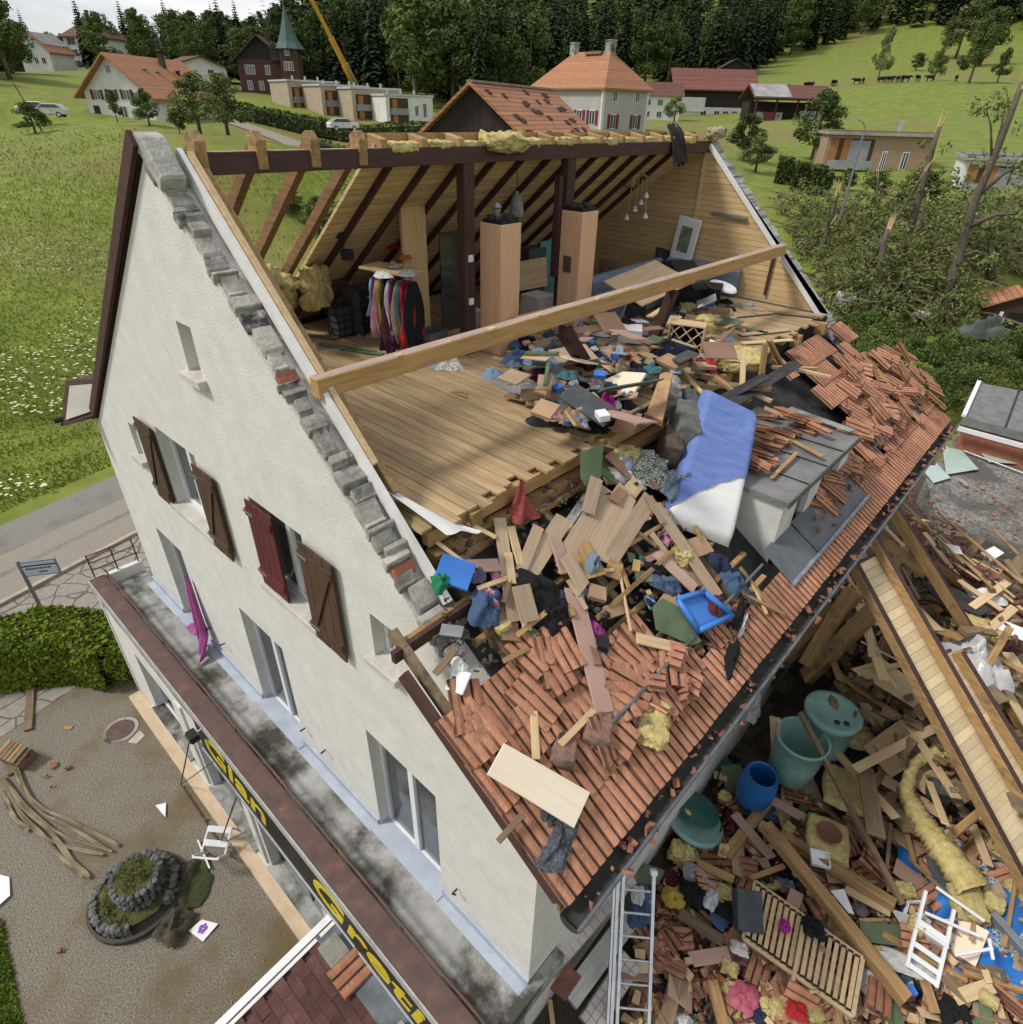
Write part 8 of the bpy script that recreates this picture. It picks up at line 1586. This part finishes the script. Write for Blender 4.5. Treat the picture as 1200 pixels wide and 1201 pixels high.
for k, (a, h1, b, h2, w_, t, m_) in enumerate((((898,968),.75,(1064,1174),.45,.17,.17,honey),((915,978),.5,(1050,1062),.4,.15,.13,honey),((905,935),.4,(850,1005),.35,.16,.1,honey),((862,955),.45,(905,1005),.4,.16,.03,pinkb),((900,935),.45,(945,960),.4,.16,.03,pinkb),((818,1012),.4,(862,1032),.4,.12,.05,honey),((992,1042),.35,(1045,1070),.35,.14,.03,pale),((796,1070),.3,(850,1105),.3,.17,.04,oldwood),((810,1125),.3,(855,1118),.3,.18,.03,pinkb),((779,1110),.25,(812,1148),.25,.11,.04,pale),((795,1140),.3,(780,1205),.25,.19,.05,oldwood),((835,1150),.3,(850,1205),.25,.14,.10,honey),((858,1150),.3,(862,1180),.3,.09,.04,pale),((860,1085),.35,(905,1125),.3,.16,.03,oldwood),((1035,1095),.3,(1135,1150),.25,.08,.06,honey),((1098,1135),.3,(1140,1175),.3,.19,.03,oldwood),((1120,1170),.3,(1165,1155),.35,.16,.03,pale),((935,1045),.35,(925,1075),.35,.18,.02,pinkb),((1045,965),.4,(1040,1020),.4,.05,.04,oldwood),((1060,965),.4,(1072,1010),.4,.07,.05,honey),((1140,965),.4,(1160,1015),.35,.13,.03,pale),((930,1150),.4,(942,1085),.5,.05,.04,pale),((1130,1140),.3,(1210,1165),.25,.06,.06,honey),((1120,940),.6,(1130,930),.9,.10,.08,oldwood),((1065,1005),.4,(1150,1085),.3,.05,.04,oldwood),((1195,1010),.5,(1178,1110),.3,.05,.03,honey),((1170,1175),.3,(1180,1205),.3,.08,.03,pale),((880,1030),.4,(920,1015),.4,.07,.05,honey),((905,1190),.25,(960,1205),.25,.06,.04,honey))):
    GP(*a,h1,*b,h2,w_,t,m_,['heavy squared beam lying diagonally over the bed base','second squared beam meeting the weathered pole','beam stub between blue drum and lid','pinkish board leaning on the beam stub','pinkish board beside the blue drum','short honey timber by the grey box','pale plank under the white funnel','weathered plank beside the striped cloth','pinkish board with white rag on its end','pale board at the ladder foot','wide weathered plank at the bottom of the rubble','honey block timber near the pink plastic','split pale wood beside the pink plastic','weathered plank under the bed base corner','honey lath running below the white chair','grey board resting on the lath','grooved pale board with insulation','pinkish board behind the bed base','thin dark stick in the tile rubble','short honey post near the blue tarp','pale board by the insulation strip','pale stick standing through the bed base','honey lath on the blue tarp edge','dark post stub in the insulation curl','dark stick under the white chair','thin batten across the rug','small pale board on the rug','short honey timber behind the grey box','honey strip at the lower edge of the bed base'][k],'timber_beam' if t > .09 else 'board' if w_ > .08 else 'stick','beam' if t > .09 else 'board' if w_ > .08 else 'stick',random.uniform(-.15,.15))
# --- insulation
WL('G',992,925,.5,(.34,.40,.07),'thick square yellow insulation slab beside the barrels',71,.3,.06); WL('G',971,985,.45,(.30,.36,.07),'yellow insulation slab carrying a round clay dish',72,.35,.05); WL('G',1000,862,.7,(.3,.2,.12),'yellow insulation lump under the tan boarding',73,.4); WL('G',1085,860,.7,(.4,.25,.12),'yellow insulation heap under the fallen roof section',74,.6); WL('G',1130,840,.8,(.5,.3,.14),'insulation bulging below the plastic bundle',75,.4); WL('G',1150,735,1.3,(.4,.2,.1),'insulation under the long rafter',76,.2)
def curl():
    pts = [at('G', *p) for p in ((1140,1048,.35),(1105,1000,.4),(1078,965,.5),(1062,930,.7),(1072,900,.9),(1098,888,1.0),(1130,900,.9))]; c = pts[0]; b = MB(); n = 90; vs = []
    for i in range(n+1):
        f = i/n*(len(pts)-1); j = min(int(f), len(pts)-2); t = f-j; p0, p1, p2, p3 = pts[max(j-1,0)], pts[j], pts[j+1], pts[min(j+2, len(pts)-1)]
        p = .5*((2*p1)+(p2-p0)*t+(2*p0-5*p1+4*p2-p3)*t*t+(3*p1-p0-3*p2+p3)*t**3); d = (p2-p0).normalized(); s = Vector((-d.y, d.x, 0)).normalized(); w_ = .07+.16*(1-i/n)**2.5
        q = Vector((i*.2,0,0)); nz = lambda k: (noise.noise(q*3+Vector((0,k,0)))+noise.noise(q*1.2+Vector((0,k,4))))*.05
        for k, (a, z) in enumerate(((-1,-.05),(-1,.17),(-.3,.20),(.4,.20),(1,.16),(1,-.05))): vs.append(p+s*(a*w_+nz(k))+Vector((0,0,z+nz(k+9)))-c)
    b.add(vs, [(i*6+k, i*6+(k+1) % 6, (i+1)*6+(k+1) % 6, (i+1)*6+k) for i in range(n) for k in range(6)]); o = b.build('insulation_roll', wool, smooth=True); o.location = c; T(o, 'long yellow insulation roll curling over the rubble', 'insulation')
curl(); WL('G',1135,1055,.3,(.2,.28,.10),'torn end of the insulation roll on the blue tarp',77,.5); WL('G',1165,1060,.3,(.12,.12,.09),'insulation tuft at the rug edge',78); WL('G',1075,1085,.45,(.10,.10,.07),'insulation tuft on the white funnel',79); WL('G',800,1000,.25,(.18,.16,.12),'leafy insulation scrap by the ladder top',80,.3,.3); WL('G',925,972,.35,(.08,.10,.06),'insulation scrap next to the pinkish board',81); WL('G',1160,1172,.35,(.10,.08,.05),'insulation scrap on the grooved board',82); WL('G',850,935,.25,(.1,.1,.07),'insulation scrap left of the blue drum',83)
ds = MB().lathe([(.0,.02),(.14,.02),(.17,.05),(.18,.05),(.15,.0)], 24).build('clay_dish', mat('clay_dish',(.20,.085,.06),.8,scale=5,bump=.1), smooth=True); ds.location = at('G',972,978,.55); T(ds, 'round brown clay saucer on the insulation slab', 'saucer')
wt = BX('G',961,1008,.52,.26,.22,.07,.5,white_p,'small white tray lying on the squared beam','white_tray','tray',.1,True)
BX('G',873,1066,.35,.34,.5,.30,.6,grey_d,'grey felt storage box tipped on its side','storage_box','box',.5); CL('G',855,1068,.3,.18,.16,.12,blackc,'black lining beside the grey storage box','black_cloth',.3,2); BX('G',1098,930,.6,.3,.25,.3,.4,grey_d,'dark grey speaker box inside the insulation curl','speaker_box','box',.3)
# --- tarp, rug, chair
o = MB().grid(lambda u, v: tuple(at('G', 1052+u*150+v*10, 985+v*150+u*30+8*math.sin(u*9), .16+.16*noise.noise(Vector((u*4, v*4, 1)))+.05*math.sin(u*14+v*6))), 26, 22).build('blue_tarp', mat('tarp_blue',(.02,.16,.50),.45,(.015,.12,.40),scale=3,bump=.5), smooth=True); T(o, 'crumpled bright blue tarpaulin spread under the white chair', 'tarpaulin')
o = MB().grid(lambda u, v: tuple(at('G', 1120+u*90, 1000+v*110+u*10, .14+.09*noise.noise(Vector((u*3, v*3, 7))))), 16, 16).build('patterned_rug', spotted('rug_print',(.10,.17,.24),(.38,.44,.48),22,.10,'DISTANCE_TO_EDGE'), smooth=True); T(o, 'blue and white patterned rug half buried in the rubble', 'rug')
def chair():
    o = T(empty('white_stool_chair', tuple(at('G',1092,1060,.35)), .9), 'white wooden chair lying overturned with its legs in the air', 'chair'); o.rotation_euler = (1.9,.25,.2)
    MB().box(-.21,.21,-.2,.2,.40,.44).build('seat', white_p, o, bevel=.01); MB().box(-.2,.2,-.19,.19,.32,.40).build('apron', white_p, o)
    for x in (-.18,.18):
        for y in (-.17,.17): MB().box(x-.02,x+.02,y-.02,y+.02,-.05,.32 if True else 0).build('leg', white_p, o, bevel=.005)
        MB().box(x-.02,x+.02,.15,.19,.44,.92).build('back_post', white_p, o, bevel=.005); MB().box(x-.012,x+.012,-.15,.15,.08,.11).build('stretcher', white_p, o)
    for z in (.62,.76,.88): MB().box(-.16,.16,.16,.18,z-.03,z+.03).build('back_slat', white_p, o)
    o.scale = (1.05,1.05,1.05)
chair()
for k, (a, b) in enumerate((((1085,1070),(1150,1098)),((1098,1040),(1155,1080)),((1120,1120),(1165,1112)),((1160,1100),(1165,1125)))): GP(*a,.5,*b,.5,.035,.035,white_p,['white chair leg broken off beside the tarp','second white chair leg broken off','white rail lying on the blue tarp','short white spindle on the blue tarp'][k],'broken_spindle','spindle')
BD('G',[(974,1045,.4),(990,1042,.45),(1002,1072,.4),(995,1070,.4)],.01,white_p,'white plastic funnel shaped sheet on the rubble','white_sheet','sheet'); BD('G',[(1045,1065,.35),(1090,1080,.4),(1110,1112,.3),(1060,1090,.3)],.012,mat('pale_grey_panel',(.42,.42,.41),.6),'pale grey plastic panel in front of the chair','plastic_sheet','sheet'); CL('G',1060,1130,.2,.4,.16,.14,whitec,'crumpled white plastic sheet under the grey panel','white_plastic',.4,2,'film'); CL('G',1022,1150,.2,.14,.22,.12,whitec,'white rag trailing from the beam end','white_rag',.4,5)
PK('G',1162,1070,.35,1215,1130,.3,.11,.11,metal_g,'grey pipe lying over the patterned rug','pipe','pipe')
for a in ((750,1062,.9,.18,.30,.10,denim,'blue jeans hanging through the ladder','jeans',.5,1),(748,1050,1.0,.09,.14,.05,whitec,'white shirt on the jeans in the ladder','shirt',.5,2),(815,1048,.3,.22,.18,.2,blackc,'black bag heap beside the mustard shoe','bag',.3,3),(822,1028,.3,.28,.16,.16,greyc,'grey clothes heap behind the ladder','grey_clothes',.2,4),(790,1052,.3,.16,.14,.12,yelc,'mustard coloured boot by the ladder','boot',.2,5),(834,1055,.35,.10,.18,.12,spotted('blue_stripes',(.55,.56,.58),(.08,.25,.42),10,.22),'blue and white striped towel','towel',.2,2),(843,1080,.3,.14,.10,.06,denim,'folded denim piece below the grey box','denim',.2,3),(868,1112,.35,.14,.10,.1,whitec,'white rag draped on a pinkish board','white_rag',.2,1),(872,1170,.3,.18,.2,.1,mat('pink_plastic',(.42,.10,.15),.5,(.34,.07,.11),scale=3),'crumpled pink plastic basket','pink_plastic',.2,2),(955,1088,.5,.15,.15,.12,blackc,'black sock bundle on the bed base','socks',.2,4),(921,1085,.5,.07,.09,.07,magenta,'pink flower on the bed base','pink_flower',.2,5),(935,1185,.3,.15,.12,.08,redc,'red cloth under the bed base','red_cloth',.2,1),(1120,1190,.25,.18,.25,.12,blackc,'black jacket at the bottom of the rubble','jacket',.2,2),(890,1190,.25,.2,.12,.08,navy,'navy cloth below the pink plastic','navy_cloth',.2,3),(780,1165,.2,.1,.12,.08,navy,'navy sock near the ladder','sock',.2,4),(860,890,.25,.1,.08,.1,blackc,'black glove below the gutter','glove',.2,3),(965,945,.35,.08,.06,.03,whitec,'white envelope by the insulation slabs','envelope',.2,3)):
    CL('G', *a[:6], a[6], a[7], a[8], a[9], a[10], 'clothing')
BD('G',[(755,1012,.4),(780,1020,.45),(772,1038,.35),(745,1036,.35)],.01,green_b,'green underlay board behind the ladder top','green_board','board'); BD('G',[(840,880,.25),(870,900,.25),(855,925,.2),(838,905,.2)],.01,mat('dark_green_plastic'),'dark green plastic sheet left of the drum','green_sheet','sheet'); BX('G',845,910,.3,.22,.16,.02,.5,pale,'small pale board square left of the drum','board_square','board')
# rubble carpets
allG = [(735,1201),(760,1040),(800,1000),(850,900),(900,940),(960,920),(1040,900),(1120,930),(1205,1010),(1205,1210),(740,1215)]
rubble('tile_rubble', 'carpet of broken terracotta tile shards over the yard', pick('G', allG, .10), 1500, 11, tile2_m, (.04,.17)); rubble('wood_splinters', 'wood splinters strewn through the rubble', pick('G', allG, .12), 900, 12, pale, (.03,.22), .2); rubble('dark_crumbs', 'dark earth and plaster crumbs between the shards', pick('G', [(735,1201),(740,1000),(860,820),(1000,760),(1205,780),(1205,1210)], .05), 1700, 13, mat('dark_crumbs'), (.02,.12))
rubble('tile_rubble', 'red tile rubble between battens at the annex', pick('G', [(1060,590),(1120,620),(1205,700),(1205,790),(1120,720),(1050,640)], .7), 1100, 14, tile2_m, (.06,.2)); rubble('tile_rubble', 'scattered tile shards on the gravel roof', lambda g: on('Z', 2.95, g.uniform(1060,1200), g.uniform(570,680)) , 160, 15, tile2_m, (.03,.12))
rubble('roof_debris', 'splintered wood deep in the timber pile', pick('G', [(950,720),(1050,660),(1205,760),(1205,960),(1100,930),(980,850)], .8), 900, 16, oldwood, (.06,.4), .25)
litter('G', allG, 190, 'the yard rubble', 21, .2, .28, .08, .26); bulk('G', allG, 26, 'the yard rubble', 24, .25); litter('G', [(960,720),(1060,650),(1200,760),(1200,940),(1100,920),(980,840)], 60, 'the timber pile', 22, .1, 1.0, .1, .35, .05); litter('G', [(1050,600),(1110,610),(1200,690),(1200,760),(1120,710)], 45, 'the batten heap by the annex', 23, .05, .9, .1, .35, .08)
def big_loose():
    g = random.Random(31)
    for k in range(95):
        while True:
            x, y = g.uniform(740,1205), g.uniform(900,1205)
            if inpoly(x, y, allG): break
        o = inst('loose_tile', g.choice(TMB+TM)); p = at('G', x, y, g.uniform(.05,.25)); o.location = p; o.rotation_euler = (g.gauss(0,.35), g.gauss(0,.35), g.uniform(0,6.28)); T(o, 'whole or chipped terracotta tile lying in the yard rubble', 'roof tile', 'tiles in the yard rubble')
big_loose()
# odds and ends beyond
o = BX('T',990,356,.7,1.0,.7,.6,.3,mat('pale_box',(.5,.5,.48),.7),'pale grey box container thrown among the fallen branches','container','container',.1)
CL('T',1150,395,.3,1.4,.6,1.3,mat('grey_green_tarp',(.10,.12,.105),.7,(.06,.075,.065),scale=2,bump=.4),'grey green tarpaulin hanging in front of the garden shed','tarpaulin',.7,2,'tarpaulin')
for k, (x, y, m_, lab) in enumerate(((1050,385,navy,'dark blue plastic sheet among the shrubs'),(1082,370,whitec,'white torn sheet caught in the branches'),(1140,255,whitec,'white scrap in the fallen foliage'),(1105,300,navy,'dark blue scrap in the fallen foliage'))): CL('T',x,y,.5,.5,.35,.4,m_,lab,'sheet',None,k,'sheet')
def timbers():
    for k in range(9):
        A = far(298+k*5, 148-k*.8, 84); B = far(322+k*6, 141+k*.6, 82); A.z = terr(A.x, A.y)+.3+.05*k; B.z = terr(B.x, B.y)+.3+.06*k; o = MB().beam((A-B)/2, (B-A)/2, .35, .12).build('timber', pale if k % 2 else tile2_m); o.location = (A+B)/2; T(o, 'timber from the stack thrown beside the lane', 'timber', 'timber heap beside the lane')
timbers()
cv = T(empty('draped_membrane', (5.4, 9.35, 11.0)), 'black torn membrane draped over the ridge near the far gable', 'membrane')
MB().grid(lambda u, v: (-.1+.25*v+.05*math.sin(u*20), (u-.5)*.45, .28-.62*v**1.5+.04*math.sin(u*17+v*3)), 16, 10).build('fabric_folds', mat('black_membrane',(.05,.045,.042),.8,(.02,.018,.018),scale=5,bump=.5), cv, smooth=True)
o = lump('insulation_chunk', mat('torn_fibre',(.45,.38,.26),.95,(.3,.24,.15),scale=9,bump=.8), (5.45,10.8,11.15), (.12,.2,.09), 91, 10, .3); T(o, 'frayed tan insulation tuft on the far gable peak', 'insulation')
lm2 = MB().tube([far(46,142,80)-Vector((0,0,1)), far(15,96,80)], [.1,.07], 6).build('leaning_pole', oldwood); T(lm2, 'bare leaning wooden pole above the meadow bush', 'pole')

def person(px, py, h):
    p = at('T', px, py, 0); me = bpy.data.meshes.new('person')
    J = [(0,0,.53),(0,0,.70),(0,0,.82),(0,.01,.87),(0,.02,.94),(.09,0,.80),(.12,-.02,.64),(.10,-.10,.52),(-.09,0,.80),(-.13,.0,.65),(-.12,-.06,.50),(.055,0,.48),(.06,.01,.27),(.06,.0,.04),(.06,-.07,.015),(-.055,0,.48),(-.07,-.02,.27),(-.08,.02,.04),(-.08,-.05,.015)]
    E_ = [(0,1),(1,2),(2,3),(3,4),(2,5),(5,6),(6,7),(2,8),(8,9),(9,10),(0,11),(11,12),(12,13),(13,14),(0,15),(15,16),(16,17),(17,18)]
    Rr = [.085,.085,.075,.035,.055,.045,.034,.026,.045,.034,.026,.06,.045,.032,.025,.06,.045,.032,.025]
    me.from_pydata([tuple(c*h for c in j) for j in J], E_, []); o = bpy.data.objects.new('person', me); col.objects.link(o); me.materials.append(blackc)
    sk = o.modifiers.new('skin', 'SKIN'); ss = o.modifiers.new('sub', 'SUBSURF'); ss.levels = 1; ss.render_levels = 1
    for i, v in enumerate(me.skin_vertices[0].data): v.radius = (Rr[i]*h, Rr[i]*h); v.use_root = i == 0
    o.location = p; o.rotation_euler = (0,0,2.2); T(o, 'person in dark clothes standing beside the hanging tarpaulin', 'person')
person(1116, 372, 1.75)

for k, P_ in enumerate((((845,900,.4),(838,930,.3),(850,960,.3),(842,985,.25)),((760,1100,.5),(780,1085,.4),(800,1100,.35),(815,1090,.35)),((1000,960,.5),(1020,980,.5),(1015,1005,.45),(1035,1030,.4)),((1150,880,1.0),(1165,905,.9),(1155,940,.8),(1175,960,.7)))):
    q = [at('G', *p) for p in P_]; c = q[0]; o = MB().tube([v-c for v in q], .012, 6).build('loose_cable', black, smooth=True); o.location = c; T(o, ['black cable looping below the gutter by the drum','black cable curled beside the ladder','black cable snaking between the insulation slabs','black cable trailing from the fallen roof section'][k], 'cable')

g9 = random.Random(99)
for k in range(16):
    while True:
        x, y = g9.uniform(760,1200), g9.uniform(860,1200)
        if inpoly(x, y, allG): break
    WL('G', x, y, g9.uniform(.1,.35), (g9.uniform(.07,.2), g9.uniform(.06,.16), g9.uniform(.03,.07)), 'torn scrap of yellow insulation in the yard rubble', 200+k, g9.uniform(0,3), .3, group='insulation scraps in the yard rubble')
